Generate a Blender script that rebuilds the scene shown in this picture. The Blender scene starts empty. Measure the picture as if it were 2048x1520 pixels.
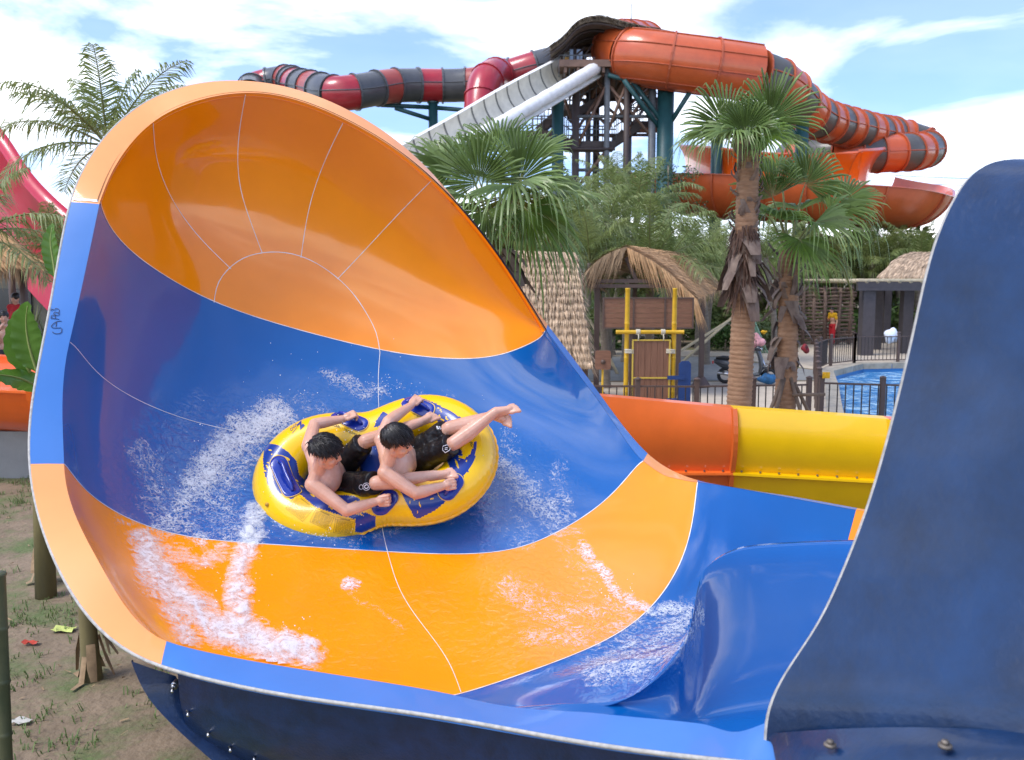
import bpy, bmesh, math, random
import numpy as np
from mathutils import Vector, Matrix, noise
from mathutils.bvhtree import BVHTree
random.seed(7); np.random.seed(7)
R = math.radians
SC = bpy.context.scene
COL = SC.collection
# ------------------------------------------------------------------ camera
FPX = 1800.0; PITCH = math.atan(200/FPX); CH = 3.0
cam = bpy.data.cameras.new('camera'); camo = bpy.data.objects.new('camera', cam); COL.objects.link(camo)
cam.sensor_width = 36; cam.lens = 36*FPX/2048; cam.clip_end = 5000; cam.clip_start = .05
camo.location = (0, 0, CH); camo.rotation_euler = (R(90)-PITCH, 0, 0)
cam.dof.use_dof = True; cam.dof.focus_distance = 7.4; cam.dof.aperture_fstop = 3.2
SC.camera = camo
# ------------------------------------------------------------------ sky and sun
SUN_EL, SUN_AZ = 58.0, 240.0        # azimuth clockwise from +Y: from the left, a little beyond the slide
w = bpy.data.worlds.new('World'); SC.world = w; w.use_nodes = True
nt = w.node_tree; N = nt.nodes; L = nt.links; N.clear()
out = N.new('ShaderNodeOutputWorld'); bg = N.new('ShaderNodeBackground'); bg.inputs['Strength'].default_value = .145
sky = N.new('ShaderNodeTexSky'); sky.sky_type = 'NISHITA'; sky.sun_disc = False
sky.sun_elevation = R(SUN_EL); sky.sun_rotation = R(SUN_AZ); sky.dust_density = .7; sky.air_density = 1.0; sky.ozone_density = 2.0
tc = N.new('ShaderNodeTexCoord'); sx = N.new('ShaderNodeSeparateXYZ'); L.new(tc.outputs['Generated'], sx.inputs[0])
def wm(op, a, b):
    m = N.new('ShaderNodeMath'); m.operation = op
    for i, q in enumerate((a, b)):
        if hasattr(q, 'is_linked'): L.new(q, m.inputs[i])
        else: m.inputs[i].default_value = q
    return m.outputs[0]
zz = wm('ADD', wm('MAXIMUM', sx.outputs[2], 0.0), .22)
cx = N.new('ShaderNodeCombineXYZ'); L.new(wm('DIVIDE', sx.outputs[0], zz), cx.inputs[0]); L.new(wm('DIVIDE', sx.outputs[1], zz), cx.inputs[1])
n1 = N.new('ShaderNodeTexNoise'); n1.inputs['Scale'].default_value = 1.15; n1.inputs['Detail'].default_value = 9; n1.inputs['Roughness'].default_value = .56; n1.inputs['Distortion'].default_value = .35
mp = N.new('ShaderNodeMapping'); mp.inputs['Location'].default_value = (3.1, 1.7, 0.4); mp.inputs['Scale'].default_value = (1, 1.25, 1)
L.new(cx.outputs[0], mp.inputs[0]); L.new(mp.outputs[0], n1.inputs['Vector'])
rp = N.new('ShaderNodeValToRGB'); rp.color_ramp.elements[0].position = .47; rp.color_ramp.elements[1].position = .66
L.new(n1.outputs['Fac'], rp.inputs[0])
n2 = N.new('ShaderNodeTexNoise'); n2.inputs['Scale'].default_value = 2.6; n2.inputs['Detail'].default_value = 6
L.new(mp.outputs[0], n2.inputs['Vector'])
cr = N.new('ShaderNodeValToRGB'); cr.color_ramp.elements[0].position = .32; cr.color_ramp.elements[1].position = .58
cr.color_ramp.elements[0].color = (5.6, 6.1, 6.9, 1); cr.color_ramp.elements[1].color = (8.4, 8.5, 8.7, 1)
L.new(n2.outputs['Fac'], cr.inputs[0])
mx = N.new('ShaderNodeMix'); mx.data_type = 'RGBA'
hz = wm('MAXIMUM', wm('SUBTRACT', 1.0, wm('MULTIPLY', sx.outputs[2], 9.0)), 0.0)
cov = wm('MINIMUM', wm('ADD', wm('ADD', wm('MULTIPLY', rp.outputs['Color'], .9), .1), hz), .97)
tint = N.new('ShaderNodeMix'); tint.data_type = 'RGBA'; tint.blend_type = 'MULTIPLY'; tint.inputs[0].default_value = 1; tint.inputs[7].default_value = (.5, .64, .93, 1); L.new(sky.outputs[0], tint.inputs[6])
L.new(cov, mx.inputs[0]); L.new(tint.outputs[2], mx.inputs[6]); L.new(cr.outputs[0], mx.inputs[7])
L.new(mx.outputs[2], bg.inputs['Color']); L.new(bg.outputs[0], out.inputs[0])
sun = bpy.data.lights.new('sun', 'SUN'); sun.energy = 1.5; sun.angle = R(22); sun.color = (1, .95, .87)
suno = bpy.data.objects.new('sun', sun); COL.objects.link(suno)
sd = Vector((math.sin(R(SUN_AZ))*math.cos(R(SUN_EL)), math.cos(R(SUN_AZ))*math.cos(R(SUN_EL)), math.sin(R(SUN_EL))))
suno.rotation_euler = (-sd).to_track_quat('-Z', 'Y').to_euler()
SC.view_settings.view_transform = 'Standard'; SC.view_settings.look = 'None'; SC.view_settings.exposure = 1.02
SC.view_settings.gamma = 1; SC.view_settings.use_curve_mapping = False
SC.render.engine = 'CYCLES'; SC.cycles.max_bounces = 6; SC.cycles.diffuse_bounces = 3; SC.cycles.glossy_bounces = 3; SC.cycles.transparent_max_bounces = 8
# ------------------------------------------------------------------ helpers
CP, SP = math.cos(PITCH), math.sin(PITCH)
def ray(px, py):
    dx = (px-1024)/FPX; dy = -(py-760)/FPX
    return Vector((dx, CP+dy*SP, -SP+dy*CP))
def P(px, py, Y):
    d = ray(px, py); t = Y/d.y
    return Vector((d.x*t, Y, CH+d.z*t))
def G(px, py, z=0.0):
    d = ray(px, py); t = (z-CH)/d.z
    return Vector((d.x*t, d.y*t, z))
def pix(v):
    x, y, z = v[0], v[1], v[2]-CH
    f = y*CP - z*SP; u = y*SP + z*CP
    return (1024+FPX*x/f, 760-FPX*u/f)
def link(o, parent=None):
    COL.objects.link(o)
    if parent is not None: o.parent = parent
    return o
def tag(o, label=None, cat=None, group=None, kind=None):
    if label: o['label'] = label
    if cat: o['category'] = cat
    if group: o['group'] = group
    if kind: o['kind'] = kind
    return o
def thing(name, label, cat, loc=(0, 0, 0), rz=0, group=None):
    o = bpy.data.objects.new(name, None); o.empty_display_size = .2
    o.location = loc; o.rotation_euler = (0, 0, rz); link(o)
    return tag(o, label, cat, group)
def copy_tree(o, parent=None):
    c = o.copy(); link(c, parent)
    for ch in list(o.children): copy_tree(ch, c)
    return c
class MB:
    """collects geometry for one mesh object; world coordinates unless built under a thing"""
    def __init__(s): s.v = []; s.f = []; s.sm = True
    def add(s, vs, fs):
        b = len(s.v); s.v += [tuple(q) for q in vs]; s.f += [tuple(i+b for i in q) for q in fs]
        return s
    def box(s, c, size, rot=None):
        hx, hy, hz = size[0]/2, size[1]/2, size[2]/2
        vs = [Vector((x, y, z)) for x in (-hx, hx) for y in (-hy, hy) for z in (-hz, hz)]
        if rot is not None: vs = [rot @ q for q in vs]
        vs = [q+Vector(c) for q in vs]
        return s.add(vs, [(0, 1, 3, 2), (4, 6, 7, 5), (0, 4, 5, 1), (2, 3, 7, 6), (0, 2, 6, 4), (1, 5, 7, 3)])
    def bar(s, a, b, wd, hd, up=(0, 0, 1)):
        a = Vector(a); b = Vector(b); d = (b-a); l = d.length; d.normalize()
        sd_ = d.cross(Vector(up))
        if sd_.length < 1e-4: sd_ = d.cross(Vector((0, 1, 0)))
        sd_.normalize(); u = sd_.cross(d)
        m = Matrix((sd_, d, u)).transposed()
        return s.box((a+b)/2, (wd, l, hd), m)
    def tube(s, pts, r, n=10, caps=True, closed=False):
        pts = [Vector(q) for q in pts]; m = len(pts)
        rs = r if hasattr(r, '__len__') else [r]*m
        vs = []; prev = None
        for i, q in enumerate(pts):
            if closed: t = pts[(i+1) % m]-pts[i-1]
            else: t = pts[min(i+1, m-1)]-pts[max(i-1, 0)]
            t.normalize()
            if prev is None:
                x = t.orthogonal().normalized()
            else:
                x = prev - t*prev.dot(t)
                if x.length < 1e-6: x = t.orthogonal()
                x.normalize()
            prev = x; y = t.cross(x)
            for k in range(n):
                a = 2*math.pi*k/n
                vs.append(q + (x*math.cos(a)+y*math.sin(a))*rs[i])
        fs = []
        for i in range(m if closed else m-1):
            j = (i+1) % m
            for k in range(n):
                k2 = (k+1) % n
                fs.append((i*n+k, i*n+k2, j*n+k2, j*n+k))
        if caps and not closed:
            fs.append(tuple(range(n-1, -1, -1))); fs.append(tuple((m-1)*n+k for k in range(n)))
        return s.add(vs, fs)
    def ball(s, c, r, nu=10, nv=7, sc=(1, 1, 1), rot=None):
        vs = []; c = Vector(c)
        for j in range(nv+1):
            th = math.pi*j/nv
            for i in range(nu):
                a = 2*math.pi*i/nu
                q = Vector((r*sc[0]*math.sin(th)*math.cos(a), r*sc[1]*math.sin(th)*math.sin(a), r*sc[2]*math.cos(th)))
                if rot is not None: q = rot @ q
                vs.append(c+q)
        fs = [(j*nu+i, (j+1)*nu+i, (j+1)*nu+(i+1) % nu, j*nu+(i+1) % nu) for j in range(nv) for i in range(nu)]
        return s.add(vs, fs)
    def lathe(s, prof, c=(0, 0, 0), n=16):
        c = Vector(c); vs = []
        for r, z in prof:
            for k in range(n):
                a = 2*math.pi*k/n; vs.append(c+Vector((r*math.cos(a), r*math.sin(a), z)))
        m = len(prof)
        fs = [(i*n+k, i*n+(k+1) % n, (i+1)*n+(k+1) % n, (i+1)*n+k) for i in range(m-1) for k in range(n)]
        fs.append(tuple(range(n-1, -1, -1))); fs.append(tuple((m-1)*n+k for k in range(n)))
        return s.add(vs, fs)
    def grid(s, rows, close_u=False):
        """rows: list of lists of points"""
        n = len(rows[0]); b = []
        for r_ in rows: b += list(r_)
        fs = []
        for i in range(len(rows)-1):
            for k in range(n if close_u else n-1):
                k2 = (k+1) % n
                fs.append((i*n+k, i*n+k2, (i+1)*n+k2, (i+1)*n+k))
        return s.add(b, fs)
    def mesh(s, name='mesh', smooth=None):
        me = bpy.data.meshes.new(name); me.from_pydata(s.v, [], s.f)
        if (s.sm if smooth is None else smooth): me.polygons.foreach_set('use_smooth', [True]*len(me.polygons))
        me.update(); return me
    def build(s, name, m, parent=None, smooth=False, sharp=None):
        me = s.mesh(name, smooth)
        if sharp: me.set_sharp_from_angle(angle=R(sharp)) if hasattr(me, 'set_sharp_from_angle') else None
        if m is not None: me.materials.append(m)
        o = bpy.data.objects.new(name, me); link(o, parent)
        return o
def pchip(xs, ys, xq):
    xs = np.asarray(xs, float); ys = np.asarray(ys, float)
    h = np.diff(xs); dl = np.diff(ys, axis=0)/h.reshape((-1,)+(1,)*(ys.ndim-1))
    d = np.zeros_like(ys)
    hh = h.reshape((-1,)+(1,)*(ys.ndim-1))
    w1 = 2*hh[1:]+hh[:-1]; w2 = hh[1:]+2*hh[:-1]
    prod = dl[1:]*dl[:-1]
    with np.errstate(divide='ignore', invalid='ignore'):
        hm = (w1+w2)/(w1/dl[:-1]+w2/dl[1:])
    d[1:-1] = np.where(prod > 0, hm, 0)
    d[0] = dl[0]; d[-1] = dl[-1]
    i = np.clip(np.searchsorted(xs, xq)-1, 0, len(xs)-2)
    t = ((xq-xs[i])/h[i]).reshape((-1,)+(1,)*(ys.ndim-1)); H = hh[i]
    return ys[i]*(1+2*t)*(1-t)**2 + d[i]*H*t*(1-t)**2 + ys[i+1]*t*t*(3-2*t) + d[i+1]*H*t*t*(t-1)
def cspline(xs, ys, xq):
    """natural cubic spline"""
    xs = np.asarray(xs, float); ys = np.asarray(ys, float); n = len(xs)
    h = np.diff(xs); A = np.zeros((n, n)); B = np.zeros_like(ys); A[0, 0] = A[-1, -1] = 1
    for i in range(1, n-1):
        A[i, i-1] = h[i-1]; A[i, i] = 2*(h[i-1]+h[i]); A[i, i+1] = h[i]
        B[i] = 6*((ys[i+1]-ys[i])/h[i]-(ys[i]-ys[i-1])/h[i-1])
    M = np.linalg.solve(A, B)
    i = np.clip(np.searchsorted(xs, xq)-1, 0, n-2)
    sh = (-1,)+(1,)*(ys.ndim-1)
    a = ((xs[i+1]-xq)/h[i]).reshape(sh); b = ((xq-xs[i])/h[i]).reshape(sh); H = h[i].reshape(sh)
    return a*ys[i]+b*ys[i+1]+((a**3-a)*M[i]+(b**3-b)*M[i+1])*H*H/6
def smooth_path(pts, n=40):
    p = np.array([tuple(q) for q in pts], float)
    d = np.r_[0, np.cumsum(np.linalg.norm(np.diff(p, axis=0), axis=1))]
    return [Vector(q) for q in cspline(d, p, np.linspace(0, d[-1], n))]
# ------------------------------------------------------------------ materials
MATS = {}
def mat(name, col, rough=.5, var=.0, scale=6.0, bump=0.0, bscale=40.0, metal=0.0, coat=0.0, spec=.5, col2=None, stretch=None, trans=0.0, sss=0.0, bdist=.01, coords='Object', detail=5, island=0.0):
    if name in MATS: return MATS[name]
    m = bpy.data.materials.new(name); m.use_nodes = True; MATS[name] = m
    nt = m.node_tree; N = nt.nodes; L = nt.links; b = N['Principled BSDF']
    b.inputs['Base Color'].default_value = (*col, 1); b.inputs['Roughness'].default_value = rough
    b.inputs['Metallic'].default_value = metal; b.inputs['Coat Weight'].default_value = coat; b.inputs['Coat Roughness'].default_value = .04
    b.inputs['Specular IOR Level'].default_value = spec
    if sss: b.inputs['Subsurface Weight'].default_value = sss; b.inputs['Subsurface Radius'].default_value = (.02, .008, .005); b.inputs['Subsurface Scale'].default_value = .6
    t = N.new('ShaderNodeTexCoord'); v = t.outputs[coords]
    if stretch:
        mp = N.new('ShaderNodeMapping'); mp.inputs['Scale'].default_value = stretch; L.new(v, mp.inputs[0]); v = mp.outputs[0]
    if var or col2:
        n = N.new('ShaderNodeTexNoise'); n.inputs['Scale'].default_value = scale; n.inputs['Detail'].default_value = detail; n.inputs['Roughness'].default_value = .62
        L.new(v, n.inputs['Vector'])
        r = N.new('ShaderNodeValToRGB'); r.color_ramp.elements[0].position = .3; r.color_ramp.elements[1].position = .7
        c2 = col2 if col2 else tuple(min(1, c*(1+var)) for c in col)
        c1 = col if col2 else tuple(c*(1-var) for c in col)
        r.color_ramp.elements[0].color = (*c1, 1); r.color_ramp.elements[1].color = (*c2, 1)
        L.new(n.outputs['Fac'], r.inputs[0]); L.new(r.outputs[0], b.inputs['Base Color'])
    if island:
        gi = N.new('ShaderNodeNewGeometry'); mr = N.new('ShaderNodeMapRange'); mr.inputs[3].default_value = 1-island; mr.inputs[4].default_value = 1+island; L.new(gi.outputs['Random Per Island'], mr.inputs[0])
        hs = N.new('ShaderNodeHueSaturation'); L.new(mr.outputs[0], hs.inputs['Value'])
        if b.inputs['Base Color'].is_linked: L.new(b.inputs['Base Color'].links[0].from_socket, hs.inputs['Color'])
        else: hs.inputs['Color'].default_value = (*col, 1)
        L.new(hs.outputs[0], b.inputs['Base Color'])
    if bump:
        n = N.new('ShaderNodeTexNoise'); n.inputs['Scale'].default_value = bscale; n.inputs['Detail'].default_value = 4
        L.new(v, n.inputs['Vector'])
        bp = N.new('ShaderNodeBump'); bp.inputs['Strength'].default_value = bump; bp.inputs['Distance'].default_value = bdist
        L.new(n.outputs['Fac'], bp.inputs['Height']); L.new(bp.outputs[0], b.inputs['Normal'])
    if trans:
        ts = N.new('ShaderNodeBsdfTranslucent'); ms = N.new('ShaderNodeMixShader'); ms.inputs[0].default_value = trans
        src = b.inputs['Base Color'].links[0].from_socket if b.inputs['Base Color'].is_linked else None
        if src: L.new(src, ts.inputs[0])
        else: ts.inputs[0].default_value = (*col, 1)
        o = N['Material Output']; L.new(b.outputs[0], ms.inputs[1]); L.new(ts.outputs[0], ms.inputs[2]); L.new(ms.outputs[0], o.inputs[0])
    return m
def gel(name, col, wet=True, rough=.22, coat=.5):
    """polished gelcoat: clear coat, long soft waves in the laminate, water ripples where the 'wet' attribute says so"""
    m = mat(name, col, rough, var=.05, scale=1.6, coat=coat, spec=.25)
    nt = m.node_tree; N = nt.nodes; L = nt.links; b = N['Principled BSDF']
    b.inputs['Coat Roughness'].default_value = .05; b.inputs['Coat IOR'].default_value = 1.8
    t = N.new('ShaderNodeTexCoord')
    a = N.new('ShaderNodeTexNoise'); a.inputs['Scale'].default_value = 1.7; a.inputs['Detail'].default_value = 2; L.new(t.outputs['Object'], a.inputs['Vector'])
    b1 = N.new('ShaderNodeBump'); b1.inputs['Strength'].default_value = .12; b1.inputs['Distance'].default_value = .06; L.new(a.outputs['Fac'], b1.inputs['Height'])
    rn = N.new('ShaderNodeTexNoise'); rn.inputs['Scale'].default_value = 3.5; rn.inputs['Detail'].default_value = 8; rn.inputs['Roughness'].default_value = .7; L.new(t.outputs['Object'], rn.inputs['Vector'])
    rm = N.new('ShaderNodeMapRange'); rm.inputs[1].default_value = .35; rm.inputs[2].default_value = .75; rm.inputs[3].default_value = .02; rm.inputs[4].default_value = .16; L.new(rn.outputs['Fac'], rm.inputs[0]); L.new(rm.outputs[0], b.inputs['Coat Roughness'])
    nrm = b1.outputs[0]
    if wet:
        at = N.new('ShaderNodeAttribute'); at.attribute_name = 'wet'
        c = N.new('ShaderNodeTexNoise'); c.inputs['Scale'].default_value = 15; c.inputs['Detail'].default_value = 3; c.inputs['Distortion'].default_value = .8; L.new(t.outputs['Object'], c.inputs['Vector'])
        b2 = N.new('ShaderNodeBump'); b2.inputs['Distance'].default_value = .05; L.new(at.outputs['Fac'], b2.inputs['Strength'])
        L.new(c.outputs['Fac'], b2.inputs['Height']); L.new(nrm, b2.inputs['Normal']); nrm = b2.outputs[0]
    L.new(nrm, b.inputs['Normal']); L.new(nrm, b.inputs['Coat Normal'])
    return m
def inpoly(p, poly):
    x, y = p; c = False; j = len(poly)-1
    for i in range(len(poly)):
        xi, yi = poly[i]; xj, yj = poly[j]
        if (yi > y) != (yj > y) and x < (xj-xi)*(y-yi)/(yj-yi)+xi: c = not c
        j = i
    return c
# ================================================================== the big wave slide
SB = .93
def BP(px, py, Y): return P(px, py, Y*SB)
def BX(x, y, z): return Vector((x*SB, y*SB, CH-(CH-z)*SB))
def rowpts(lst):
    us = []; ps = []
    for q in lst:
        us.append(q[0]); ps.append(tuple(q[1]))
    return us, ps
NU, NV = 97, 34
U = np.linspace(0, 1, NU)
ROWS = []   # (v, points over U)
def add_row(v, lst):
    us, ps = rowpts(lst); ROWS.append((v, cspline(us, ps, U)))
# channel rows (right), then the bowl from its floor up to its rim
add_row(-3.7, [(0, BP(1800, 760, 3.55)), (.07, BX(2.0, 3.5, 1.2)), (.16, BX(2.3, 4.0, .52)), (.28, BX(2.7, 4.7, .42)), (.412, BX(3.23, 6.0, .64)), (.45, BX(3.3, 6.2, 1.2)), (.482, BX(3.35, 6.42, .95)), (.58, BX(3.42, 6.7, .5)), (.68, BX(3.5, 7.0, .46)), (.8, BX(3.6, 7.4, .5)), (.91, BX(3.72, 7.7, .66)), (1, BP(1900, 1050, 7.9))])
add_row(-3.0, [(0, BP(1720, 1300, 3.4)), (.07, BX(1.5, 3.55, .95)), (.16, BX(1.55, 4.1, .52)), (.28, BX(1.95, 5.25, .41)), (.412, BX(2.3, 6.07, .62)), (.45, BP(1720, 1083, 6.3)), (.482, BX(2.45, 6.5, .95)), (.58, BX(2.55, 6.75, .5)), (.68, BX(2.65, 7.0, .46)), (.8, BX(2.8, 7.45, .5)), (.91, BX(2.98, 7.8, .66)), (1, BP(1712, 1020, 8.0))])
add_row(-2.5, [(0, BP(1490, 1462, 3.5)), (.08, BX(1.05, 3.75, .8)), (.17, BX(1.25, 4.25, .5)), (.28, BX(1.5, 5.2, .41)), (.412, BX(1.69, 5.94, .6)), (.45, BP(1500, 1093, 6.15)), (.482, BX(1.78, 6.32, .95)), (.58, BX(1.98, 6.62, .5)), (.68, BX(2.2, 6.95, .46)), (.8, BX(2.45, 7.4, .5)), (.91, BX(2.7, 7.8, .7)), (1, BP(1640, 1007, 8.0))])
add_row(-2.1, [(0, BP(1400, 1448, 3.72)), (.08, BX(.9, 3.95, .78)), (.17, BX(1.02, 4.35, .5)), (.28, BX(1.16, 5.1, .41)), (.412, BX(1.28, 5.73, .58)), (.45, BP(1412, 1132, 5.9)), (.482, BX(1.45, 6.15, .85)), (.58, BX(1.62, 6.45, .5)), (.68, BX(1.82, 6.8, .46)), (.8, BX(2.1, 7.3, .5)), (.91, BX(2.4, 7.75, .7)), (1, BP(1580, 996, 8.0))])
add_row(-1.5, [(0, BP(1200, 1428, 4.05)), (.08, BX(.55, 4.25, .74)), (.17, BX(.66, 4.6, .48)), (.28, BX(.78, 4.98, .42)), (.412, BX(1.03, 5.43, .51)), (.45, BP(1372, 1270, 5.55)), (.482, BX(1.2, 5.8, .68)), (.58, BX(1.4, 6.15, .48)), (.68, BX(1.62, 6.6, .45)), (.8, BX(1.88, 7.15, .5)), (.91, BX(2.12, 7.65, .72)), (1, BP(1520, 985, 8.0))])
add_row(-.8, [(0, BP(930, 1396, 4.5)), (.08, BX(-.12, 4.68, .66)), (.17, BX(-.02, 4.9, .48)), (.28, BX(.18, 5.05, .43)), (.412, BX(.46, 5.22, .43)), (.45, BP(1220, 1408, 5.25)), (.482, BX(.72, 5.5, .5)), (.58, BX(.9, 5.9, .45)), (.68, BX(1.2, 6.4, .45)), (.8, BX(1.52, 7.0, .52)), (.91, BX(1.8, 7.55, .76)), (1, BP(1455, 973, 8.0))])
add_row(0, [(0, BP(333, 1283, 5.15)), (.08, BP(440, 1370, 5.15)), (.2, BP(600, 1415, 5.25)), (.34, BP(790, 1413, 5.4)), (.46, BP(930, 1393, 5.55)), (.58, BP(1130, 1323, 5.95)), (.72, BP(1290, 1235, 6.55)), (.86, BP(1372, 1105, 7.35)), (1, BP(1395, 965, 8.0))])
add_row(.5, [(0, BP(190, 1110, 5.65)), (.07, BP(235, 1165, 5.75)), (.16, BP(340, 1215, 5.9)), (.3, BP(560, 1250, 6.1)), (.46, BP(800, 1255, 6.3)), (.6, BP(1040, 1225, 6.6)), (.74, BP(1200, 1150, 7.15)), (.88, BP(1310, 1045, 7.75)), (1, BP(1342, 955, 8.15))])
add_row(1, [(0, BP(128, 928, 6.3)), (.06, BP(165, 985, 6.55)), (.14, BP(270, 1052, 6.8)), (.3, BP(520, 1093, 7.0)), (.46, BP(770, 1108, 7.15)), (.6, BP(980, 1112, 7.3)), (.74, BP(1110, 1073, 7.65)), (.88, BP(1215, 1003, 8.05)), (1, BP(1286, 922, 8.3))])
add_row(1.5, [(0, BP(139, 684, 6.9)), (.06, BP(185, 750, 7.3)), (.14, BP(280, 808, 7.7)), (.3, BP(480, 868, 8.1)), (.46, BP(745, 902, 8.3)), (.6, BP(930, 912, 8.4)), (.74, BP(1040, 890, 8.5)), (.88, BP(1130, 847, 8.58)), (1, BP(1192, 795, 8.55))])
add_row(2, [(0, BP(200, 403, 7.5)), (.06, BP(240, 468, 8.0)), (.14, BP(315, 533, 8.45)), (.3, BP(460, 613, 8.9)), (.46, BP(640, 672, 9.08)), (.6, BP(790, 708, 9.12)), (.74, BP(920, 720, 9.08)), (.88, BP(1015, 702, 8.92)), (1, BP(1090, 662, 8.65))])
add_row(2.35, [(0, BP(200, 403, 7.5)), (.06, BP(228, 408, 7.95)), (.14, BP(295, 425, 8.6)), (.3, BP(440, 470, 9.1)), (.46, BP(600, 510, 9.3)), (.6, BP(740, 545, 9.35)), (.74, BP(890, 588, 9.25)), (.88, BP(1015, 630, 8.98)), (1, BP(1090, 662, 8.65))])
add_row(2.7, [(0, BP(200, 403, 7.5)), (.06, BP(217, 355, 7.85)), (.14, BP(288, 310, 8.45)), (.3, BP(430, 295, 9.0)), (.46, BP(585, 325, 9.2)), (.6, BP(730, 385, 9.25)), (.74, BP(890, 490, 9.15)), (.88, BP(1010, 590, 8.93)), (1, BP(1090, 662, 8.65))])
add_row(3, [(0, BP(200, 403, 7.5)), (.06, BP(224, 345, 7.75)), (.14, BP(270, 278, 8.1)), (.3, BP(385, 205, 8.45)), (.46, BP(540, 189, 8.62)), (.6, BP(690, 240, 8.72)), (.74, BP(840, 338, 8.78)), (.88, BP(985, 497, 8.74)), (1, BP(1090, 662, 8.65))])
vs_ = [r_[0] for r_ in ROWS]; arr = np.stack([r_[1] for r_ in ROWS])
SUBV = []
for a_, b_ in zip(vs_[:-1], vs_[1:]):
    n_ = max(4, int(round((b_-a_)*20)))
    SUBV += list(np.linspace(a_, b_, n_, endpoint=False))
SUBV.append(vs_[-1]); SUBV = np.array(SUBV)
GR = pchip(vs_, arr, SUBV)                  # (nv, nu, 3)
NVV = len(SUBV)
rw = np.where(SUBV < -.4, .02, 1.0).reshape(-1, 1, 1)[1:-1]
for it in range(26):                         # relax so that the gloss runs through
    S_ = GR.copy()
    S_[1:-1, 1:-1] += rw*(-.5*GR[1:-1, 1:-1]+.125*(GR[:-2, 1:-1]+GR[2:, 1:-1]+GR[1:-1, :-2]+GR[1:-1, 2:]))
    GR = S_
vidx = lambda v: int(np.argmin(np.abs(SUBV-v)))
GN = np.zeros_like(GR)
du = np.gradient(GR, axis=1); dv = np.gradient(GR, axis=0)
GN = np.cross(du, dv); ln = np.linalg.norm(GN, axis=2, keepdims=True); 
bad = (ln[..., 0] < 1e-7)
GN = GN/np.maximum(ln, 1e-9)
GN[:, 0] = GN[:, 1]; GN[:, -1] = GN[:, -2]
if GN[vidx(1), NU//2] @ np.array(tuple(camo.location-Vector(GR[vidx(1), NU//2]))) < 0: GN = -GN
bowl_bvh = BVHTree.FromPolygons([Vector(q) for q in GR.reshape(-1, 3)], [(i*NU+k, i*NU+k+1, (i+1)*NU+k+1, (i+1)*NU+k) for i in range(NVV-1) for k in range(NU-1)])
GRC = np.zeros((NVV, NU, 2))
for i in range(NVV):
    for k in range(NU): GRC[i, k] = pix(GR[i, k])
WET = [((700, 970), 330, .8), ((450, 950), 260, 1.), ((600, 1220), 300, .55), ((1000, 980), 180, .5), ((1000, 1200), 260, .6), ((1240, 1290), 170, 1.0), ((330, 1060), 120, .6)]
def wetval(p):
    s = 0
    for (c, r_, a_) in WET:
        d = math.hypot((p[0]-c[0])/r_, (p[1]-c[1])/(r_*.62)); s = max(s, a_*max(0, min(1, (1.15-d)*2.2)))
    return .22*s
slide = thing('wave_slide', 'large blue and orange wave bowl water slide carrying the two riders', 'water slide', (-.6, 6.6, 0))
slide_inv = Vector((.6, -6.6, 0))
def under(o, t):
    """parts are built in world coordinates; shift their mesh into the thing's own frame"""
    inv = Matrix.Translation(-Vector(t.location)) if t.rotation_euler.z == 0 else (Matrix.Translation(t.location) @ Matrix.Rotation(t.rotation_euler.z, 4, 'Z')).inverted()
    o.data.transform(inv); o.parent = t; return o
BLUE = gel('blue_gelcoat', (.001, .1, .36), coat=.75); ORANGE = gel('orange_gelcoat', (.97, .29, .002))
BLUEF = gel('blue_gelcoat_rim', (.06, .19, .5), wet=False, rough=.38, coat=.15); ORANGEF = gel('orange_gelcoat_rim', (.9, .35, .11), wet=False, rough=.4, coat=.25)  # rim copies of both gelcoats: sky reflection on the flange painted in as paler colour
WHITEL = mat('white_sealant', (.8, .78, .74), .5, var=.1)
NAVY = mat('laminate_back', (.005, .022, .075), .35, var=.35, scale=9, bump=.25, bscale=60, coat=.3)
EDGE = mat('laminate_edge', (.42, .4, .36), .6, var=.25, scale=30)
STEEL = mat('steel', (.5, .5, .5), .3, metal=1)
v0, v1, v15, v2, v3 = vidx(0), vidx(1), vidx(1.5), vidx(2), vidx(3)
def angc(p):   # angle round the cap's centre, in pixels of the drawing
    return math.degrees(math.atan2(620-p[1], p[0]-590))
cap_in = [(428, 605), (435, 570), (455, 540), (490, 515), (530, 505), (575, 506), (620, 520), (665, 548), (700, 580), (735, 630), (752, 665), (760, 706), (600, 665), (480, 625)]
def cellkey(i, k):
    c = (GRC[i, k]+GRC[i+1, k+1])/2
    if i < v0:
        if SUBV[i] < -3.0: return ('B', 0) if U[k] < .45 else ('O', 8)
        if SUBV[i] < -2.5: return ('B', 9 if U[k] < .45 else 1)
        if U[k] < .45: return ('B', 2 if SUBV[i] < -.8 else 3)
        return ('B', 4)
    if i < v1: return ('O', 0 if c[0] < 776+(c[1]-1108)*.55 else 1)
    if i < v15: return ('B', 5 if c[0] < 760 else 6)
    if i < v2: return ('B', 7 if c[0] < 759 else 8)
    if inpoly(c, cap_in): return ('O', 2)
    a = angc(c)
    return ('O', 3 if a > 150 or a < -60 else 4 if a > 103 else 5 if a > 68 else 6 if a > 42 else 7)
cells = {}
for i in range(NVV-1):
    for k in range(NU-1): cells.setdefault(cellkey(i, k), []).append((i, k))
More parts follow.
